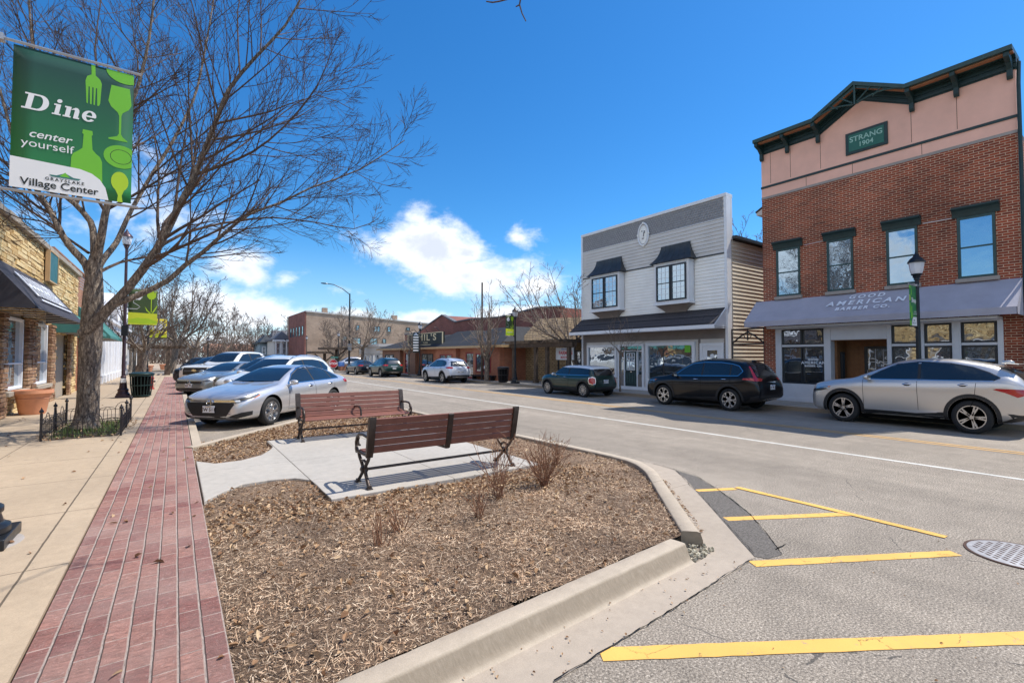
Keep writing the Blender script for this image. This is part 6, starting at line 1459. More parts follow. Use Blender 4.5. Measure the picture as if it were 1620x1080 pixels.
# ================================================================== TREES
def grow(mb, p, d, length, r0, lv, rg, P_):
    """one branch and everything that leaves it; P_ = dict(maxlv, up, wob, kids, kl, ka, rmin, seg)"""
    seg = max(P_['seg'] * length, .10); n = max(2, min(9, int(length / seg))); seg = length / n
    pts = [p.copy()]; rad = [r0]; rend = max(P_['rmin'], r0 * .35) if lv < P_['maxlv'] else P_['rmin'] * .6
    q = p.copy(); dd = d.normalized(); kids = []
    for i in range(n):
        t = (i + 1) / n
        dd = (dd + Vector((rg.gauss(0, P_['wob']), rg.gauss(0, P_['wob']), rg.gauss(0, P_['wob']))) + Vector((0, 0, P_['up']))).normalized()
        q = q + dd * seg; pts.append(q.copy()); r_ = r0 + (rend - r0) * t; rad.append(r_)
        if lv < P_['maxlv']: kids.append((q.copy(), dd.copy(), r_, t))
    mb.tube(pts, rad, {0: 8, 1: 6, 2: 5}.get(lv, 3), caps=False)
    if lv < P_['maxlv']:
        nk = P_['kids'][min(lv, len(P_['kids']) - 1)]
        for k in range(nk):
            t = .18 + .82 * (k + rg.random()) / nk; i = min(n - 1, int(t * n)); a, b_ = pts[i], pts[i + 1]; f = t * n - i
            pos = a.lerp(b_, min(1, max(0, f))); ax = (b_ - a).normalized()
            side = ax.orthogonal().normalized(); side = Matrix.Rotation(rg.uniform(0, 6.283), 3, ax) @ side
            an = R(rg.uniform(*P_['ka'])); cd = ax * math.cos(an) + side * math.sin(an)
            L_ = length * rg.uniform(*P_['kl']) * (1.15 - .65 * t); rr = max(P_['rmin'], (r0 + (rend - r0) * t) * rg.uniform(.45, .65))
            if L_ > .12: grow(mb, pos, cd, L_, rr, lv + 1, rg, P_)
def limb_kids(mb, pts, rad, rg, P_, n, length, t0=.25, lv=1):
    L_ = [0]
    for a, b_ in zip(pts[:-1], pts[1:]): L_.append(L_[-1] + (b_ - a).length)
    tot = L_[-1]
    for k in range(n):
        t = t0 + (1 - t0) * (k + rg.random()) / n; s = t * tot; i = 0
        while i < len(pts) - 2 and L_[i + 1] < s: i += 1
        f = (s - L_[i]) / max(1e-6, L_[i + 1] - L_[i]); pos = pts[i].lerp(pts[i + 1], f); ax = (pts[i + 1] - pts[i]).normalized()
        side = Matrix.Rotation(rg.uniform(0, 6.283), 3, ax) @ ax.orthogonal().normalized(); an = R(rg.uniform(28, 60))
        rr = (rad[i] + (rad[min(i + 1, len(rad) - 1)] - rad[i]) * f) * rg.uniform(.35, .6)
        grow(mb, pos, ax * math.cos(an) + side * math.sin(an), length * rg.uniform(.55, 1.15) * (1.15 - .55 * t), max(rr, P_['rmin']), lv, rg, P_)
def smooth_line(pts, k=3):
    out = []
    for i in range(len(pts) - 1):
        p0 = pts[max(0, i - 1)]; p1 = pts[i]; p2 = pts[i + 1]; p3 = pts[min(len(pts) - 1, i + 2)]
        for j in range(k):
            t = j / k; out.append(.5 * ((2 * p1) + (p2 - p0) * t + (2 * p0 - 5 * p1 + 4 * p2 - p3) * t * t + (3 * p1 - p0 - 3 * p2 + p3) * t ** 3))
    out.append(pts[-1]); return out

# ---- the big bare tree on the left pavement
rg = random.Random(21); YTR = 14.7
tr = thing('bare_tree', 'big bare street tree with forked trunk rising from the small iron guard', 'tree', (at_y(137, 678, YTR).x, YTR, WZ), 0, 'bare street trees')
o_ = tr.location
def loc_(px, py, Y): return at_y(px, py, Y) - o_
TK = MB()
tp = smooth_line([loc_(135, 676, YTR), loc_(139, 640, YTR), loc_(141, 590, YTR), loc_(144, 535, YTR), loc_(147, 480, YTR), loc_(149, 440, YTR), loc_(150, 405, YTR)], 3)
trd = [.30, .245, .222, .212, .21, .208, .206, .206, .218, .214, .21, .205, .198, .19, .178, .162, .145, .125, .10]
TK.tube(tp, trd[:len(tp)], 14, caps=True)
LIMBS = [  # (pixel, pixel, depth shift) ..., start radius, end radius, kids, kid length
    ([(131, 528, -.1), (150, 512, -.25), (175, 484, -.4), (202, 456, -.5), (249, 393, -.8), (281, 330, -1.0), (306, 283, -1.2), (322, 242, -1.4), (344, 186, -1.6), (363, 140, -1.8), (405, 90, -2.0), (451, 41, -2.2), (480, -10, -2.4)], .155, .02, 22, 3.2),
    ([(178, 482, -.4), (218, 467, -.5), (265, 444, -.6), (292, 420, -.7), (322, 398, -.9), (363, 362, -1.1), (396, 338, -1.2), (446, 320, -1.3), (492, 297, -1.5), (570, 268, -1.7), (640, 222, -1.9)], .095, .012, 20, 2.2),
    ([(247, 394, -.6), (285, 372, -.2), (330, 358, .1), (372, 350, .3), (430, 344, .5), (500, 352, .6), (560, 362, .7), (600, 345, .8)], .05, .010, 14, 1.7),
    ([(147, 452, 0), (136, 418, .1), (118, 398, .2), (101, 376, .3), (78, 331, .5), (58, 300, .6), (38, 262, .8), (18, 210, .9), (2, 150, 1.0), (-20, 90, 1.1)], .12, .02, 18, 2.4),
    ([(149, 436, 0), (149, 405, .1), (148, 375, .2), (143, 350, .3), (118, 322, .4), (99, 304, .6), (88, 260, .8), (74, 200, 1.0), (60, 130, 1.2), (50, 60, 1.4), (46, 0, 1.5)], .11, .02, 16, 2.4),
    ([(150, 440, 0), (153, 408, -.05), (160, 375, -.2), (166, 340, -.3), (174, 308, -.4), (182, 262, -.6), (196, 200, -.8), (220, 130, -1.0), (236, 60, -1.1), (244, -10, -1.2)], .13, .02, 18, 2.6),
    ([(149, 445, 0), (158, 418, .1), (170, 402, .3), (184, 384, .6), (194, 362, .8), (208, 332, 1.0), (238, 280, 1.3), (272, 226, 1.5), (296, 180, 1.7), (312, 140, 1.9), (326, 70, 2.1), (338, 0, 2.3)], .10, .02, 18, 2.6),
    ([(249, 392, -.8), (262, 350, -.3), (290, 320, .2), (330, 270, .6), (390, 225, 1.0), (440, 185, 1.3), (500, 150, 1.5), (560, 175, 1.7)], .05, .010, 14, 2.0),
    ([(310, 276, -1.2), (350, 262, -1.6), (400, 240, -2.0), (450, 200, -2.3), (500, 140, -2.6), (525, 80, -2.8)], .05, .010, 13, 2.0),
    ([(158, 430, .2), (190, 415, .8), (225, 408, 1.2), (262, 402, 1.5), (300, 415, 1.8)], .05, .010, 9, 1.4),
    ([(140, 400, .3), (100, 372, 1.0), (66, 350, 1.4), (30, 345, 1.8), (0, 330, 2.2)], .04, .010, 9, 1.5),
    ([(120, 322, .4), (138, 280, .8), (150, 220, 1.2), (160, 150, 1.6), (150, 80, 2.0), (160, 0, 2.2)], .06, .012, 14, 2.4),
]
PB = dict(maxlv=4, up=.05, wob=.055, kids=[6, 6, 7, 5], kl=(.40, .72), ka=(20, 44), rmin=.0048, seg=.17)
CR = MB()
for pix, r0, r1, nk, kl in LIMBS:
    r0 = r0 * .84
    pts = smooth_line([loc_(a, b_, YTR + c) for a, b_, c in pix], 2); rad = [r0 + (r1 - r0) * (i / (len(pts) - 1)) ** .8 for i in range(len(pts))]
    (TK if r0 > .075 else CR).tube(pts, rad, 9 if r0 > .06 else 6, caps=True)
    limb_kids(CR, pts, rad, rg, PB, int(nk * 1.4), kl * 1.0, .20, 2)
print('tree faces', len(CR.f))
TK.build('trunk', 'bark', tr, smooth=True, ang=80); CR.build('crown', 'twig', tr, smooth=False)

def auto_tree(label, base, H_, spread, seed, m='far_twig', lean=(0, 0), forks=5, tr_r=.16, fork_h=.28, P_=None, bm='bark', nk=9, grp='bare street trees', kl=.42, up=None, name='bare_tree', cat='tree'):
    rg = random.Random(seed); t = thing(name, label, cat, base, 0, grp)
    TK, CR = MB(), MB(); P2_ = dict(maxlv=4, up=.05, wob=.10, kids=[5, 5, 4, 3], kl=(.38, .60), ka=(24, 50), rmin=.007, seg=.2)
    if P_: P2_.update(P_)
    fh = H_ * fork_h; L0 = Vector((lean[0] * .3, lean[1] * .3, fh))
    TK.tube([Vector((0, 0, -.05)), Vector((0, 0, .15)), L0 * .5 + Vector((rg.uniform(-.05, .05), 0, 0)), L0], [tr_r * 1.3, tr_r * 1.05, tr_r * .95, tr_r * .9], 9)
    for k in range(forks):
        a = 2 * math.pi * (k + rg.random() * .7) / forks; el = rg.uniform(.35, 1.0) if k else .1
        end = Vector((math.cos(a) * spread * el + lean[0], math.sin(a) * spread * el + lean[1], H_ * (1.0 - .32 * el * rg.uniform(.6, 1.1))))
        st = L0 * rg.uniform(.82, 1.0); mid = st.lerp(end, .45) + Vector((math.cos(a) * spread * .12, math.sin(a) * spread * .12, -H_ * .05))
        pts = smooth_line([st, st.lerp(mid, .5) + Vector((rg.uniform(-.1, .1), rg.uniform(-.1, .1), 0)), mid, mid.lerp(end, .5), end], 2)
        rad = [tr_r * .48 + (P2_['rmin'] * 1.3 - tr_r * .48) * (i / (len(pts) - 1)) ** .75 for i in range(len(pts))]
        TK.tube(pts, rad, 6); limb_kids(CR, pts, rad, rg, P2_, nk, H_ * kl * .62, .15, 2)
    TK.build('trunk', bm, t, smooth=True, ang=80); CR.build('crown', m, t); return t
def gpt(px, py, z=WZ): q = at_z(px, py, z); return (q.x, q.y, z)
auto_tree('tall bare tree at the end of the brick path beside the timber pergola', (-.2, 60, WZ), 10.8, 4.6, 31, lean=(1.2, 0), forks=8, tr_r=.30, nk=12, P_=dict(rmin=.016), bm='bark', m='twig')
auto_tree('second bare tree just right of the tallest one by the parked pickup', (1.6, 67, WZ), 9.5, 4.4, 32, lean=(1.0, 0), forks=7, tr_r=.2, nk=11, P_=dict(rmin=.018), m='twig')
auto_tree('bare tree leaning behind the slatted bin and tulip banner', (-1.75, 38, WZ), 7.4, 3.2, 33, lean=(.6, 0), forks=7, tr_r=.21, nk=11, P_=dict(rmin=.010), m='twig')
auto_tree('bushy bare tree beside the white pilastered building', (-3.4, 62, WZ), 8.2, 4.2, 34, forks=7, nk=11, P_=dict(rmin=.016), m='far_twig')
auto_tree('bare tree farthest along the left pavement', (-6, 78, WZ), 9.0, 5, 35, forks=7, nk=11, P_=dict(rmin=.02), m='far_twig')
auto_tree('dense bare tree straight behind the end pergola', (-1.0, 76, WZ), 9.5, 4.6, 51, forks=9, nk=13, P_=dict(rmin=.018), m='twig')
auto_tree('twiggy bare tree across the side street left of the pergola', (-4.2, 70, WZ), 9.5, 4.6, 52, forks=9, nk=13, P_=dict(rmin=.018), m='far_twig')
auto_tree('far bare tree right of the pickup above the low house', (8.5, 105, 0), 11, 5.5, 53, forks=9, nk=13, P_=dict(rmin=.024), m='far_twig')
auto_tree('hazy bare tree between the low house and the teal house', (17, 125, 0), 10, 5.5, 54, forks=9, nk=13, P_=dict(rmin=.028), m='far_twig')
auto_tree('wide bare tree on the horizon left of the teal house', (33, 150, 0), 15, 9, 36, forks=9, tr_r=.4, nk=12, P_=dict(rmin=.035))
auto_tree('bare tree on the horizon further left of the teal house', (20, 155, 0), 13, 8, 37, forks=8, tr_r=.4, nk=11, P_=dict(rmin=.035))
auto_tree('bare tree standing above the victorian house roof', (37.5, 128, 0), 15.5, 5.5, 38, forks=8, tr_r=.35, nk=11, P_=dict(rmin=.03))
auto_tree('twiggy bare tree before the plum brick corner of the apartment block', (23.5, 86, 0), 8.6, 5.0, 39, forks=9, tr_r=.2, nk=13, P_=dict(rmin=.022), fork_h=.12)
q = at_z(571, 598, WZ); X17 = 17.6; yy = at_x(571, 590, 17.6).y
auto_tree('broad bare tree behind the tall curved street light', (17.6, yy, WZ), 7.9, 4.8, 40, lean=(.8, 0), forks=8, tr_r=.19, nk=13, P_=dict(rmin=.014), m='pale_twig', fork_h=.36)
yy = at_x(647, 590, 17.5).y
auto_tree('small pale bare tree left of the striped banner lamp by the tavern', (17.5, yy, WZ), 4.0, 1.7, 41, forks=6, tr_r=.08, nk=9, P_=dict(rmin=.010), m='pale_twig', fork_h=.5)
yy = at_x(770, 600, 17.55).y
auto_tree('multi stemmed pale bare tree in front of the tavern door', (17.55, yy, WZ), 6.3, 1.5, 42, forks=8, tr_r=.17, nk=9, P_=dict(rmin=.010, kids=[3, 3, 2, 2], kl=(.3, .5), up=.10), m='pale_twig', fork_h=.22)
auto_tree('spreading bare tree leaning over the timber pergola beside the white shop', (19.9, 20.75, WZ), 7.6, 3.4, 43, lean=(-.6, 2.6), forks=9, tr_r=.19, nk=12, P_=dict(rmin=.009), m='pale_twig', fork_h=.3)
yy = at_x(981, 600, 17.6).y
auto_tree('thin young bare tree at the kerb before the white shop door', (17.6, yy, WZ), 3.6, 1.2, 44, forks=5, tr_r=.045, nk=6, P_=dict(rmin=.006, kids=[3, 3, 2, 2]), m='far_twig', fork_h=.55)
auto_tree('reddish bare treetop showing over the white shop roof', (40, 22, 0), 13.2, 5, 45, forks=8, tr_r=.3, nk=12, P_=dict(rmin=.015), m='red_twig')
# a tree behind the viewer whose twig hangs into the top of the picture
bt = thing('bare_tree', 'bare tree out of view whose single twig hangs at the top edge of the sky', 'tree', (-1.9, -4.5, WZ), 0)
tipp = [ray(832, 34), ray(826, 22), ray(822, 8), ray(826, -14), ray(836, -60)]; dpt = 5.2
tw_ = [CAMP + r_ * dpt for r_ in tipp]; tb_ = MB(); o_ = bt.location
root = Vector((-1.9, -4.5, 4.2)); tb_.tube([Vector((0, 0, 0)), Vector((0, .1, 2.0)), root - o_], [.2, .17, .14], 10)
tb_.build('trunk', 'bark', bt, smooth=True); tb_ = MB()
path = smooth_line([root, root.lerp(tw_[4], .4) + Vector((0, 0, 1.6)), root.lerp(tw_[4], .8) + Vector((0, 0, 1.1)), tw_[4] + Vector((.1, .1, .25)), tw_[4]], 3)
tb_.tube([p - o_ for p in path], [.06 * max(0, 1 - 1.6 * i / (len(path) - 1)) + .009 for i in range(len(path))], 6)
tb_.tube([tw_[4] - o_, tw_[3] - o_, tw_[2] - o_, tw_[1] - o_, tw_[0] - o_], [.012, .010, .009, .007, .006], 5)
s2 = [CAMP + ray(*q) * dpt for q in ((816, 11), (822, 8))]; tb_.tube([p - o_ for p in s2], [.006, .008], 4)
s2 = [CAMP + ray(*q) * dpt for q in ((769, 2.6), (779, 4.2), (790, 2.5), (803, -1), (822, -16), (834, -40), (836, -58))]; tb_.tube([p - o_ for p in s2], [.006, .008, .008, .009, .01, .011, .012], 5)
tb_.build('branch', 'twig', bt)
# distant tree line
b = MB(); r = random.Random(77); Pf = dict(maxlv=3, up=.05, wob=.12, kids=[4, 4, 3], kl=(.4, .62), ka=(25, 55), rmin=.05, seg=.25)
for k in range(130):
    x = -70 + 200 * k / 130 + r.uniform(-3, 3); y = 210 + r.uniform(-18, 30); h_ = r.uniform(6.5, 10.5)
    b.tube([(x, y, 0), (x, y, h_ * .3)], .22, 5)
    for j in range(6): grow(b, Vector((x, y, h_ * (.06 if j % 2 else .28))), Vector((r.uniform(-.7, .7), r.uniform(-.4, .4), 1)), h_ * .75, .14, 1, r, Pf)
for k in range(60):
    x = -42 + 58 * k / 60; y = 128 + r.uniform(0, 22); h_ = r.uniform(3.5, 6.0)
    for j in range(7): grow(b, Vector((x + r.uniform(-.6, .6), y, 0)), Vector((r.uniform(-.8, .8), r.uniform(-.4, .4), 1)), h_, .10, 1, r, Pf)
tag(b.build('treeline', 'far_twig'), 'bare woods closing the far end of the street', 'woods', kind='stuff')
b = MB(); r = random.Random(78)
for k in range(5):
    pass
hg = thing('house', 'low brown roofed house at the far left end of the street', 'house', (12, 185, 0))
b = MB(); b.box(8, 22, 185, 195, 0, 3.2); b.build('wall', 'siding_tan', hg, world=True); b = MB(); b.ext([(184, 3.2), (196, 3.2), (190, 6)], 'x', 7.5, 22.5); b.build('roof', 'brown_panel', hg, world=True)
hg = thing('house', 'pale low house behind the parked pickup at the end of the street', 'house', (-12, 120, 0))
b = MB(); b.box(-16, -5.5, 118, 128, 0, 3.6); b.build('wall', 'siding_white', hg, world=True); b = MB(); b.ext([(117, 3.6), (129, 3.6), (123, 6.4)], 'x', -16.5, -5); b.build('roof', 'roof_grey', hg, world=True)

# ---- dormant shrubs in the mulch bed
def shrub(label, x, y, h, n, seed, m='rust_stem', sp=.5):
    rg = random.Random(seed); t = thing('shrub', label, 'shrub', (x, y, soil_h(x, y) - .01), 0, 'dormant shrubs in the mulch bed'); b = MB()
    for k in range(n):
        a = rg.uniform(0, 6.28); el = rg.uniform(.05, sp)
        grow(b, Vector((rg.uniform(-.05, .05), rg.uniform(-.05, .05), 0)), Vector((math.cos(a) * el, math.sin(a) * el, 1)), h * rg.uniform(.6, 1.05), rg.uniform(.004, .0065), 2, rg, dict(maxlv=3, up=.03, wob=.13, kids=[5, 5, 6], kl=(.25, .5), ka=(22, 60), rmin=.0024, seg=.16))
    b.build('stems', m, t)
    b = MB()
    for k in range(n * 2):
        a = rg.uniform(0, 6.28); e = rg.uniform(.02, sp * h * .7); q = Vector((math.cos(a) * e, math.sin(a) * e, rg.uniform(.3, .9) * h)); s_ = rg.uniform(.008, .018)
        b.add([q + Vector((rg.uniform(-s_, s_), rg.uniform(-s_, s_), rg.uniform(-s_, s_))) for _ in range(4)], [(0, 1, 2), (0, 2, 3)])
    b.build('dry_leaves', 'dry_leaf', t); return t
mat('rust_stem', (.26, .13, .075), .9, var=.3)
def sx_(px, py): q = at_z(px, py, .12); return q.x, q.y
shrub('dense twiggy shrub nearest the road kerb behind the bench end', *sx_(862, 770), .70, 40, 61, sp=.8)
shrub('tall sparse shrub right of the near bench leg', *sx_(788, 790), .74, 20, 62, sp=.55)
shrub('thin leaning shrub stems below the near bench leg', *sx_(760, 822), .46, 12, 63, sp=.9)
shrub('low fan of bare stems in the middle of the mulch', *sx_(632, 838), .34, 16, 64, sp=.95)
shrub('small bare twig clump left of the fan of stems', *sx_(600, 862), .36, 14, 65, sp=.95)
shrub('tiny single twig at the left edge of the mulch near the path', *sx_(352, 852), .16, 2, 66, sp=.9)
shrub('sparse upright stems between the far bench and the road', *sx_(596, 668), .5, 12, 67, sp=.5)
shrub('short upright dry stems beside the road kerb', *sx_(880, 735), .5, 16, 68, sp=.55)

# ================================================================== STREET FURNITURE
def make_bench(label, x, y, rz):
    """x along the seat, sitter faces +y (local)"""
    t = thing('park_bench', label, 'bench', (x, y, .135), rz, 'park benches on the concrete pad'); Lb = 2.32
    back = MB(); tilt = R(12)
    for k in range(5):
        z = .50 + k * .092; yy = -.20 - (z - .45) * math.tan(tilt)
        m3 = Matrix.Rotation(-tilt * -1, 3, 'X')
        back.obox((0, yy, z), (Lb - .10, .028, .086), m3)
    back.build('backrest', 'bench_slat', t, bevel=.008)
    seat = MB()
    for k in range(5):
        yy = -.145 + k * .098; z = .435 + (.012 if k == 0 else 0) - (.0 if k < 3 else (k - 2) * .012) + .004 * (k - 2) ** 2
        seat.obox((0, yy, z), (Lb - .10, .078, .028), Matrix.Rotation(R(-3 if k < 4 else -16), 3, 'X'))
    seat.build('seat', 'bench_slat', t, bevel=.008)
    for sx2 in (-1, 1):
        xx = sx2 * (Lb / 2 - .03); b = MB()
        # back stile and arm loop
        b.ext([(-.17, .42), (-.205, .40), (-.245, .50), (-.335, .90), (-.33, .935), (-.29, .93), (-.27, .89), (-.19, .52)], 'x', xx - .045, xx + .045)
        b.tube([(xx, -.20, .44), (xx, -.10, .415), (xx, .10, .41), (xx, .27, .42), (xx, .33, .46), (xx, .345, .52), (xx, .30, .60), (xx, .20, .655), (xx, .05, .665), (xx, -.10, .655), (xx, -.24, .66)], .021, 8)
        b.tube([(xx, .27, .425), (xx, .335, .39), (xx, .36, .44), (xx, .335, .50)], .015, 6)
        b.tube([(xx + .016, .27, .60), (xx + .016, .31, .55), (xx + .016, .28, .49), (xx + .016, .23, .50)], .014, 6)
        lf = b.build('arm_frame', 'bench_iron', t, smooth=True, ang=50)
        b = MB()
        b.tube([(xx, -.20, .42), (xx, -.16, .36), (xx, -.06, .27), (xx, -.035, .22), (xx, -.08, .15), (xx, -.17, .06), (xx, -.21, .012)], .023, 8)
        b.tube([(xx, .24, .42), (xx, .20, .36), (xx, .08, .27), (xx, .035, .22), (xx, .08, .15), (xx, .19, .06), (xx, .24, .012)], .023, 8)
        b.tube([(xx, -.03, .215), (xx, .03, .215)], .05, 8); b.tube([(xx, -.11, .30), (xx, .0, .335), (xx, .12, .30)], .016, 6)
        b.build('leg_frame', 'bench_iron', t, smooth=True, ang=50)
        for yy in (-.215, .245):
            b = MB(); b.obox((xx, yy, .008), (.075, .085, .016)); b.obox((xx, yy, .03), (.05, .055, .035)); b.build('foot', 'bench_iron', t, bevel=.006)
    b = MB(); b.ext([(-.165, .42), (-.20, .40), (-.24, .50), (-.325, .89), (-.315, .91), (-.296, .905), (-.215, .52)], 'x', -.04, .04); b.ext([(-.2, .395), (.30, .385), (.33, .40), (.30, .42), (-.2, .418)], 'x', -.025, .025)
    b.build('centre_strap', 'bench_iron', t, bevel=.004)
    b = MB(); b.tube([(-.03, .24, .43), (-.03, .22, .56), (-.03, .14, .62), (-.03, -.02, .62), (-.03, -.24, .60)], .02, 6); b.build('centre_arm', 'bench_iron', t, smooth=True) if rz else None
    b = MB(); b.tube([(-Lb / 2 + .03, 0, .215), (Lb / 2 - .03, 0, .215)], .019, 8); b.build('stretcher', 'bench_iron', t, smooth=True)
    return t
make_bench('near park bench seen from behind with dark brown slats', 3.20, 6.30, 0)
make_bench('far park bench with red brown slats facing the near one', 3.24, 10.42, math.pi)

def make_banner(par, kind, x0, x1, y, z0, z1):
    """banner in the plane y = const, printed side towards -y; par-relative world coordinates"""
    tops = {'dine': ['banner_green'], 'shop': ['banner_green'], 'tulip': ['banner_olive'], 'sun': ['banner_yellow'], 'strip': ['deep_green'], 'green': ['banner_olive']}[kind]
    W_, H_ = x1 - x0, z1 - z0; N = 10; rows = []
    for i in range(N + 1):
        v = i / N; rows.append([(x0 + W_ * j / 6, y + .0006 * math.sin(v * 3.1 + j * .6), z0 + H_ * v) for j in range(7)])
    b = MB(); b.grid(rows); cl = b.build('banner', tops[0], par, world=True, smooth=True)
    so = cl.modifiers.new('t', 'SOLIDIFY'); so.thickness = .003; so.offset = 0
    lay = [0]
    def put(name, poly, m, clip=True):
        lay[0] += 1; yy = y - .003 - .00012 * lay[0]
        b = MB(); b.add([(x0 + W_ * min(1, max(0, u)), yy, z0 + H_ * min(1, max(0, v))) for u, v in poly], [tuple(range(len(poly)))]); return b.build(name, m, cl, world=True)
    def txt(s, u, v, size, m='banner_white', off=.0, shear=.0, align='CENTER', sp_=1.0, wide=1.0):
        lay[0] += 1; yy = y - .003 - .00012 * lay[0]; b = MB()
        b.merge(text_mesh(s, size, off, shear, align, sp_), Matrix.Translation((x0 + W_ * u, yy, z0 + H_ * v)) @ frame_m((0, 0, 0), (1, 0, 0), (0, 0, 1)) @ Matrix.Diagonal((wide, 1, 1, 1))); return b.build('lettering', m, cl, world=True)
    a = H_ / W_
    if kind in ('dine', 'shop'):
        mir = (lambda pts: [(1 - u, v) for u, v in pts]) if kind == 'shop' else (lambda p: p)
        if kind == 'dine':
            fork = [(.62, 1.0), (.655, 1.0), (.66, .925), (.70, .90), (.715, .87), (.705, .72), (.695, .70), (.68, .70), (.675, .83), (.665, .83), (.660, .70), (.648, .70), (.645, .83), (.634, .83), (.632, .70), (.618, .70), (.612, .83), (.602, .83), (.600, .70), (.588, .705), (.575, .87), (.588, .905), (.625, .925)]
            put('fork', fork, 'banner_lime')
            put('wine_glass', [(.80, .885), (.965, .885), (.985, .76), (.96, .72), (.905, .685), (.895, .66), (.895, .52), (.91, .50), (.955, .475), (.955, .468), (.785, .468), (.785, .478), (.86, .50), (.875, .52), (.875, .66), (.86, .685), (.80, .72), (.775, .76)], 'banner_lime')
            put('plate', arc(.92, 1.0, .17, .085, 180, 360), 'banner_lime')
            put('bottle', [(.565, .50), (.645, .50), (.65, .47), (.64, .465), (.65, .36), (.68, .335), (.715, .315), (.735, .28), (.745, .05), (.47, .17), (.475, .28), (.49, .31), (.53, .335), (.565, .36), (.572, .465), (.56, .47)], 'banner_lime')
            put('plate', arc(.90, .345, .155, .088, 0, 360, 28)[:-1], 'banner_lime')
            ring = arc(.90, .345, .098, .056, 0, 360, 28); put('plate_line', ring + arc(.90, .345, .092, .052, 360, 0, 28), 'letter_dark')
            put('spoon', arc(.895, .155, .078, .075, -60, 240, 20) + [(.882, .05), (.874, .0), (.925, .0), (.915, .05)], 'banner_leaf')
            put('footer', [(0, 0), (.80, 0), (.77, .09), (.72, .145), (.65, .18), (.55, .20), (0, .215)], 'banner_white')
            # slab lettering drawn stroke by stroke
            S_ = .115; bx0, by0 = .085, .565
            def g(name, parts, ux, sc=1.0):
                for pl in parts: put(name, [(bx0 + (ux + px_ * sc + py_ * .20) * .150, by0 + py_ * .150 / a * 1.16) for px_, py_ in pl], 'banner_white')
            D = [[(-.10, 0), (.75, 0), (.75, .10), (-.10, .10)], [(-.10, .92), (.75, .92), (.75, 1.02), (-.10, 1.02)], [(.08, .05), (.38, .05), (.38, .97), (.08, .97)],
                 [(.70, 0)] + arc(.72, .51, .50, .51, -90, 90, 14) + [(.70, 1.02), (.70, .90)] + arc(.70, .51, .20, .39, 90, -90, 12)]
            I = [[(0, 0), (.50, 0), (.50, .09), (0, .09)], [(0, .60), (.38, .60), (.38, .70), (0, .70)], [(.12, .05), (.38, .05), (.38, .66), (.12, .66)], arc(.25, .91, .145, .125, 0, 360, 16)[:-1]]
            Nn = [[(0, 0), (.44, 0), (.44, .09), (0, .09)], [(0, .60), (.36, .60), (.36, .70), (0, .70)], [(.10, .05), (.36, .05), (.36, .66), (.10, .66)],
                  [(.36, .50), (.46, .62)] + arc(.62, .46, .22, .25, 100, 0, 8) + [(.84, .10), (.92, .09), (.92, 0), (.58, 0), (.58, .46)] + arc(.52, .46, .07, .10, 0, 120, 5)]
            Ee = [arc(.42, .35, .42, .37, 0, 325, 26) + arc(.42, .35, .17, .27, 325, 0, 18), [(.20, .29), (.80, .29), (.84, .36), (.80, .39), (.20, .39)]]
            g('letter', D, 0); g('letter', I, 1.48, .95); g('letter', Nn, 2.06, .98); g('letter', Ee, 3.06, .95)
            txt('center', .30, .395, .105, off=.001, shear=.25, wide=1.08); txt('yourself', .285, .325, .105, wide=1.08)
            put('logo', [(.30, .125), (.36, .125), (.43, .15), (.50, .125), (.56, .125), (.54, .112), (.32, .112)], 'awning_green'); put('logo_peak', [(.385, .122), (.47, .122), (.43, .155)], 'banner_lime')
            txt('GRAYSLAKE', .43, .092, .040, 'letter_dark', .001, sp_=1.4); txt('Village Center', .395, .048, .098, 'letter_dark', .0015, wide=.98)
        else:
            put('bag', [(0, 1.0), (.18, 1.0), (.16, .93), (.10, .91), (0, .93)], 'banner_lime'); put('tag', [(.24, .98), (.28, .98), (.34, .86), (.36, .76), (.30, .755), (.22, .77), (.24, .86)], 'banner_lime')
            put('bag', [(0, .75), (.10, .77), (.16, .70), (.15, .62), (0, .62)], 'banner_leaf'); put('bag', [(0, .56), (.12, .57), (.14, .32), (0, .32)], 'banner_lime')
            put('dress', [(.20, .53), (.26, .48), (.34, .48), (.38, .53), (.36, .40), (.44, .22), (.30, .17), (.14, .18), (.22, .38)], 'banner_lime'); put('bag', [(0, .12), (.20, .13), (.26, .0), (0, 0)], 'banner_lime')
            put('footer', [(.26, 0), (1, 0), (1, .22), (.50, .22), (.36, .16), (.28, .08)], 'banner_white')
            txt('Shop', .60, .63, .185, off=.006); txt('center', .78, .355, .085); txt('yourself', .78, .30, .085); put('logo', [(.48, .13), (.62, .15), (.76, .13), (.62, .12)], 'letter_dark'); txt('Village Center', .62, .07, .055, 'letter_dark')
    elif kind in ('tulip', 'green'):
        put('band', [(0, 0), (1, 0), (1, .32), (0, .34)], 'banner_band'); put('band_leaf', [(0, .13), (.3, .19), (.7, .18), (1, .10), (1, .04), (.5, .02), (0, .05)], 'banner_leaf')
        put('tulip_head', [(.62, .98), (.66, .90), (.70, .97), (.78, .93), (.86, .97), (.90, .90), (.95, .98), (.94, .80), (.86, .73), (.72, .73), (.64, .80)], 'banner_leaf')
        put('stem', [(.77, .74), (.80, .74), (.80, .36), (.77, .36)], 'banner_leaf'); put('leaf', [(.56, .52), (.68, .40), (.78, .33), (.72, .33), (.62, .40)], 'banner_leaf'); put('leaf', [(1.0, .58), (.90, .46), (.80, .33), (.86, .34), (.98, .50)], 'banner_leaf')
        for (u, v, r1) in ((.22, .80, .10), (.38, .80, .10), (.30, .87, .09), (.26, .74, .07), (.36, .74, .07)): put('butterfly', arc(u, v, r1, r1 / a, 0, 360, 12)[:-1], 'banner_white')
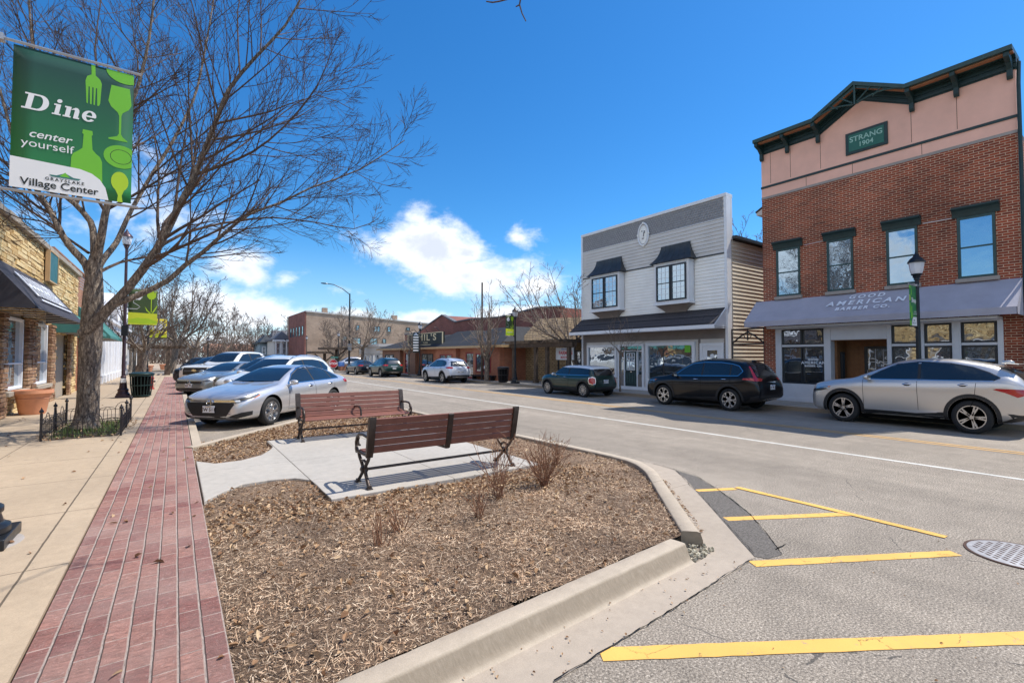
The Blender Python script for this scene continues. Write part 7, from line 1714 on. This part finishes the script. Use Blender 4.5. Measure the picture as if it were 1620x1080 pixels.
        put('trail', stroke([(.20, .70), (.16, .62), (.30, .56), (.40, .50), (.30, .44), (.04, .44)], .012), 'banner_white')
        if kind == 'green': txt('grayslake', .5, .17, .10)
    elif kind == 'sun':
        put('sun', arc(.50, .58, .27, .27 / a, 0, 360, 24)[:-1], 'banner_white')
        for k in range(16):
            an = 2 * math.pi * k / 16; put('ray', stroke([(.5 + .33 * math.cos(an), .58 + .33 / a * math.sin(an)), (.5 + .45 * math.cos(an), .58 + .45 / a * math.sin(an))], .05), 'banner_white')
        put('band', [(0, 0), (1, 0), (1, .14), (.5, .20), (0, .12)], 'banner_band')
    else:
        put('panel', [(.05, .86), (.95, .86), (.5, 1.0)], 'sign_white')
        for k in range(6): put('stripe', [(.04, .80 - .135 * k), (.96, .80 - .135 * k), (.96, .735 - .135 * k), (.04, .735 - .135 * k)], 'sign_white')
    return cl

def make_lamp(label, x, y, H_, kind=None, side=1, bz=None, bw=.80, m='pole_dark', grp='street lamps with lanterns', yoff=.0, base_s=1.0, goff=.10):
    t = thing('street_lamp', label, 'street lamp', (x, y, WZ), 0, grp); s_ = base_s
    b = MB(); b.box(-.21 * s_, .21 * s_, -.21 * s_, .21 * s_, 0, .10); b.lathe([(.20 * s_, .10), (.20 * s_, .16), (.165 * s_, .19), (.15 * s_, .27), (.165 * s_, .29), (.165 * s_, .33), (.12 * s_, .38), (.10 * s_, .62), (.085, .80), (.095, .82), (.095, .86), (.07, .90)], 16); b.build('base', 'pole_dark' if m == 'galvanised' else m, t, bevel=.008, smooth=True, ang=35)
    hp = H_ - .78
    b = MB(); n = 16; b.lathe([(.068, .88), (.062, 1.5), (.055, hp * .7), (.048, hp - .06), (.07, hp - .05), (.07, hp)], n); b.build('pole', m, t, smooth=True)
    lt = MB(); lt.lathe([(.07, hp), (.10, hp + .03), (.085, hp + .06), (.13, hp + .10), (.14, hp + .12)], 12); lh = lt.build('lantern', m, t, smooth=True, ang=40)
    b = MB(); b.lathe([(.125, hp + .12), (.155, hp + .22), (.185, hp + .44), (.17, hp + .455)], 8); b.build('lamp_glass', 'lamp_glass', lh)
    b = MB(); b.lathe([(.215, hp + .44), (.21, hp + .47), (.15, hp + .56), (.085, hp + .62), (.06, hp + .68), (.035, hp + .70), (.03, hp + .74), (.012, hp + .78)], 12); b.build('cap', m, lh, smooth=True, ang=40)
    if kind:
        z0, z1 = bz; x0 = goff if side > 0 else -goff - bw; x1 = x0 + bw
        for z in (z0 - .03, z1 + .03):
            b = MB(); b.tube([(side * .04, yoff, z), (side * (.06 + goff + bw), yoff, z)], .013, 6); b.box(side * .02, side * .16, yoff - .04, yoff + .04, z - .03, z + .03)
            for k in range(6): b.lathe([(.026, 0), (.026, .008)], 8, (side * (.05 + .018 * k), 0, 0), 'x', Matrix.Translation((0, yoff, z)))
            b.build('banner_arm', 'galvanised' if z > z1 else m, t)
        make_banner(t, kind, x + min(x0, x1), x + max(x0, x1), y + yoff, WZ + z0, WZ + z1)
    return t
def p2(px, X): return at_x(px, 600, X).y
LN = make_lamp('nearest lamp post with large green Dine banner at the left edge', -1.50, 6.35, 6.1, 'dine', 1, (3.29, 4.63), .88, m='galvanised', base_s=1.42, yoff=-.12, goff=.22)
b = MB(); b.lathe([(.36, -.12), (.37, .0), (.35, .012)], 28); b.build('footing', 'lime_trim', LN, smooth=True, ang=40)
L2 = make_lamp('lamp post with tulip and butterfly banner beside the slatted bin', -1.74, 25.5, 7.05, 'tulip', 1, (3.05, 4.55), .98, m='pole_plum', base_s=1.15)
b = MB(); b.box(-.10, .12, -.2, -.07, 2.55, 3.0); b.build('control_box', 'pole_dark', L2); b = MB(); b.box(-.07, .10, -.24, -.20, .62, .80); b.build('sticker', 'sign_white', L2)
make_lamp('lamp post with yellow sun banner further up the path', -1.55, 41, 6.0, 'sun', 1, (3.0, 4.3), .95)
make_lamp('thin lamp post standing beyond the parked pickup', 3.3, 69.7, 4.2)
make_lamp('lamp post with green Shop banner before the barber storefront', 17.45, p2(1454.5, 17.45), 4.75, 'shop', -1, (2.58, 3.72), .60)
yy = p2(815, 17.45); make_lamp('lamp post with tulip banner beside the timber pergola', 17.45, yy, 4.85, 'green', -1, (3.0, 4.25), .62)
yy = p2(664, 17.45); make_lamp('lamp post with white striped banner in front of the tavern sign', 17.45, yy, 4.75, 'strip', -1, (2.05, 3.75), .55)
make_lamp('small lamp post on the far corner beside the shelters', 17.45, p2(535, 17.45), 5.0)
make_lamp('distant lamp post before the plum brick corner', 17.8, 84, 5.2); make_lamp('distant lamp post before the victorian house', 17.8, 103, 5.2); make_lamp('farthest lamp post before the teal house', 17.8, 122, 5.0)
# tall curved road light
ycl = p2(552, 17.4); cl_ = thing('street_light', 'tall dark street light with curved arm over the road', 'street light', (17.4, ycl, WZ)); zt = at_x(552, 465, 17.4).z - WZ
b = MB(); b.tube([(0, 0, 0), (0, 0, zt)], [.13, .08], 8); b.build('pole', 'pole_dark', cl_); b = MB(); b.tube([(0, 0, zt - .1), (-.9, 0, zt + .55), (-1.9, 0, zt + .95), (-2.6, 0, zt + 1.0)], .05, 6); b.build('arm', 'pole_dark', cl_)
b = MB(); b.sphere((-3.0, 0, zt + 1.0), .3, 10, 6, (1.5, .5, .28)); b.build('luminaire', 'pole_dark', cl_); b = MB(); b.box(-.2, .2, -.25, -.05, 2.4, 3.2); b.build('control_box', 'galvanised', cl_)
# stop sign
ys = p2(527, 14.5); ss = thing('stop_sign', 'red octagonal STOP sign on a dark post at the far corner', 'sign', (14.5, ys, 0)); zc = at_x(525, 566, 14.5).z
zc = 2.35; dist_s = math.hypot(14.5, ys)
zc = at_x(525, 575, 14.5).z
b = MB(); b.tube([(0, 0, 0), (0, 0, zc + .6)], .05, 6); b.build('post', 'stop_pole', ss)
def octo(r_): return [(r_ * math.cos(R(22.5 + 45 * k)), zc + r_ * math.sin(R(22.5 + 45 * k))) for k in range(8)]
b = MB(); b.ext(octo(.50), 'y', -.06, -.04); pl = b.build('plate', 'sign_white', ss); b = MB(); b.ext(octo(.46), 'y', -.066, -.061); b.build('face', 'sign_red', pl)
b = MB(); b.merge(text_mesh('STOP', .36, .01), frame_m((0, -.07, zc), (1, 0, 0), (0, 0, 1))); b.build('lettering', 'sign_white', pl)
b = MB(); b.box(.55, 1.2, -.05, -.03, zc - .3, zc + .2); b.build('side_plate', 'sign_blue', ss); b = MB(); b.box(-.3, .5, -.05, -.03, zc + .62, zc + .8); b.build('street_name', 'awning_green', ss)
# litter bins
def make_bin(label, x, y, rz=0, s_=1.0, m='trash_green'):
    t = thing('litter_bin', label, 'litter bin', (x, y, WZ), rz, 'slatted litter bins'); b = MB(); n = 20
    for k in range(n):
        a = 2 * math.pi * k / n; c, s2 = math.cos(a), math.sin(a); b.tube([(.25 * s_ * c, .25 * s_ * s2, .06), (.29 * s_ * c, .29 * s_ * s2, .45), (.31 * s_ * c, .31 * s_ * s2, .92)], .017, 4)
    b.build('slats', m, t)
    b = MB()
    for z, r_ in ((.08, .26), (.50, .295), (.90, .315)): b.lathe([(r_ * s_ - .015, z - .02), (r_ * s_ + .018, z - .02), (r_ * s_ + .018, z + .02), (r_ * s_ - .015, z + .02), (r_ * s_ - .015, z - .02)], 24)
    b.build('hoops', m, t); b = MB(); b.lathe([(.23 * s_, .03), (.26 * s_, .85), (.24 * s_, .86)], 20); b.build('liner', 'under_dark', t, smooth=True)
    b = MB(); b.lathe([(.33 * s_, .92), (.35 * s_, .97), (.34 * s_, 1.0), (.22 * s_, 1.05), (.14 * s_, 1.04), (.13 * s_, .99)], 24); b.build('rim', m, t, smooth=True, ang=40); return t
make_bin('green slatted litter bin beside the tulip banner lamp', -1.13, 25.3, 0, 1.25)
make_bin('dark slatted litter bin by the far lamp before the stone wall', 17.35, p2(796, 17.35), 0, 1.15, 'iron')
hy = thing('fire_hydrant', 'small red and dark hydrant just behind the slatted bin', 'hydrant', (-.98, 31, WZ)); b = MB(); b.lathe([(.14, 0), (.14, .06), (.09, .08), (.09, .5), (.12, .52), (.11, .62), (.04, .7), (.02, .74)], 12); b.build('barrel', 'hydrant_red', hy, smooth=True); b = MB(); b.tube([(-.17, 0, .4), (.17, 0, .4)], .045, 8); b.build('outlet', 'iron', hy)
# terracotta pot
pt = thing('flower_pot', 'large terracotta pot standing against the yellow stone wall', 'pot', (-3.42, 19.75, WZ)); b = MB()
b.lathe([(.27, 0), (.30, .06), (.36, .45), (.375, .47), (.36, .49), (.42, .60), (.46, .62), (.455, .72), (.41, .72), (.40, .60), (.0, .58)], 28); b.build('pot', 'terracotta', pt, smooth=True, ang=30); b = MB(); b.lathe([(.40, .585), (.0, .60)], 20); b.build('soil', 'soil', pt)
# iron tree guard
tg = thing('tree_guard', 'low black iron hoop fence around the base of the big bare tree', 'fence', (-1.55, 14.75, WZ))
fx0, fx1, fy0, fy1 = -2.18, -.93, 13.35, 16.1; ox, oy = -1.55, 14.75
def gside(a, c, n):
    b = MB(); a = Vector(a); c = Vector(c)
    for z in (.10, .34): b.tube([(a.x, a.y, z), (c.x, c.y, z)], .008, 4)
    for k in range(n):
        t0, t1 = k / n, (k + 1) / n; p, q = a.lerp(c, t0), a.lerp(c, t1); big = k % 2 == (n // 2) % 2; w0 = .02 if big else .14
        hz = .52 if big else .40; e0, e1 = a.lerp(c, t0 - w0 / n * 0), q
        b.tube([(p.x, p.y, .02), (p.x, p.y, .34)] + [tuple(p.lerp(q, .5 - .5 * math.cos(math.pi * j / 8))) + (.34 + (hz - .34) * math.sin(math.pi * j / 8),) for j in range(1, 8)] + [(q.x, q.y, .34), (q.x, q.y, .02)], .008, 4)
        m_ = p.lerp(q, .5); b.tube([(m_.x, m_.y, .02), (m_.x, m_.y, .34)], .007, 4)
        ip, iq = p.lerp(q, .25), p.lerp(q, .75); b.tube([(ip.x, ip.y, .10)] + [tuple(ip.lerp(iq, .5 - .5 * math.cos(math.pi * j / 6))) + (.28 + .12 * math.sin(math.pi * j / 6),) for j in range(7)] + [(iq.x, iq.y, .10)], .006, 4)
    return b.build('railing', 'iron', tg)
cs = [(fx0 - ox, fy0 - oy), (fx1 - ox, fy0 - oy), (fx1 - ox, fy1 - oy), (fx0 - ox, fy1 - oy)]
for i in range(4): gside(cs[i], cs[(i + 1) % 4], 4 if i % 2 == 0 else 7)
for i, (a, c) in enumerate(cs + [((cs[0][0] + cs[3][0]) / 2, (cs[0][1] + cs[3][1]) / 2), ((cs[1][0] + cs[2][0]) / 2, (cs[1][1] + cs[2][1]) / 2)]):
    b = MB(); b.box(a - .02, a + .02, c - .02, c + .02, 0, .56); b.sphere((a, c, .60), .038, 8, 6); b.lathe([(.02, .63), (.0, .69)], 6, (a, c, 0)); b.build('post', 'iron', tg)
b = MB(); b.box(fx0 + .05, fx1 - .05, fy0 + .05, fy1 - .05, WZ - .05, WZ + .012); struct(b.build('tree_pit', 'soil'))
b = MB(); r = random.Random(5)
for k in range(900):
    x, y = r.uniform(fx0 + .1, fx1 - .1), r.uniform(fy0 + .1, fy1 - .1); a = r.uniform(0, 6.28); h_ = r.uniform(.06, .20); w_ = r.uniform(.006, .014); lx, ly = r.gauss(0, .05), r.gauss(0, .05)
    b.add([(x - w_ * math.cos(a), y - w_ * math.sin(a), WZ), (x + w_ * math.cos(a), y + w_ * math.sin(a), WZ), (x + lx, y + ly, WZ + h_)], [(0, 1, 2)])
struct(b.build('grass', 'grass_blade'), 'stuff')
chips('leaf_litter', 260, 'dry_leaf', (.03, .08), (.02, .05), (fx0 - .15, fx1 + .15, fy0 - .2, fy1), .6, .03, None, 12, lambda x, y: WZ + .01)
# pergola at the end of the path
pg = thing('pergola', 'dark timber pergola with brick piers at the end of the brick path', 'pergola', (-.4, 54, WZ))
for x, y in ((-.55, 53), (-.55, 57), (-2.6, 53), (-2.6, 57)):
    b = MB(); b.box(x - .22, x + .22, y - .22, y + .22, WZ, 1.0); b.box(x - .12, x + .12, y - .12, y + .12, 1.003, 2.55); b.build('post', 'weathered_beam', pg, world=True)
for y in (52.85, 56.9):
    b = MB(); b.box(-3.2, .9, y, y + .25, 2.55, 2.75); b.build('beam', 'weathered_beam', pg, world=True)
b = MB()
for k in range(11): b.box(-3.1 + .39 * k, -3.02 + .39 * k, 52, 58, 2.753, 2.95)
b.build('rafters', 'weathered_beam', pg, world=True)
for k, (x, y) in enumerate(((-2.3, 66), (-1.2, 74))):
    t = thing('flower_pot', ('small terracotta pot beyond the pergola', 'smaller terracotta pot at the far end of the pavement')[k], 'pot', (x, y, WZ)); b = MB(); b.lathe([(.25, 0), (.38, .6), (.42, .62), (.4, .7), (0, .68)], 14); b.build('pot', 'terracotta', t, smooth=True)
# planter box on the far corner
pl = thing('planter', 'brick planter on the far corner beside the stop sign', 'planter', (16.6, 57, WZ)); b = MB(); b.box(-.9, .9, -.5, .5, 0, .7); b.build('box', 'orange_brick', pl); b = MB(); r = random.Random(8)
for k in range(60): x, y = r.uniform(-.8, .8), r.uniform(-.4, .4); b.tube([(x, y, .68), (x + r.gauss(0, .08), y + r.gauss(0, .08), r.uniform(.8, 1.1))], .008, 3)
b.build('plants', 'twig', pl)
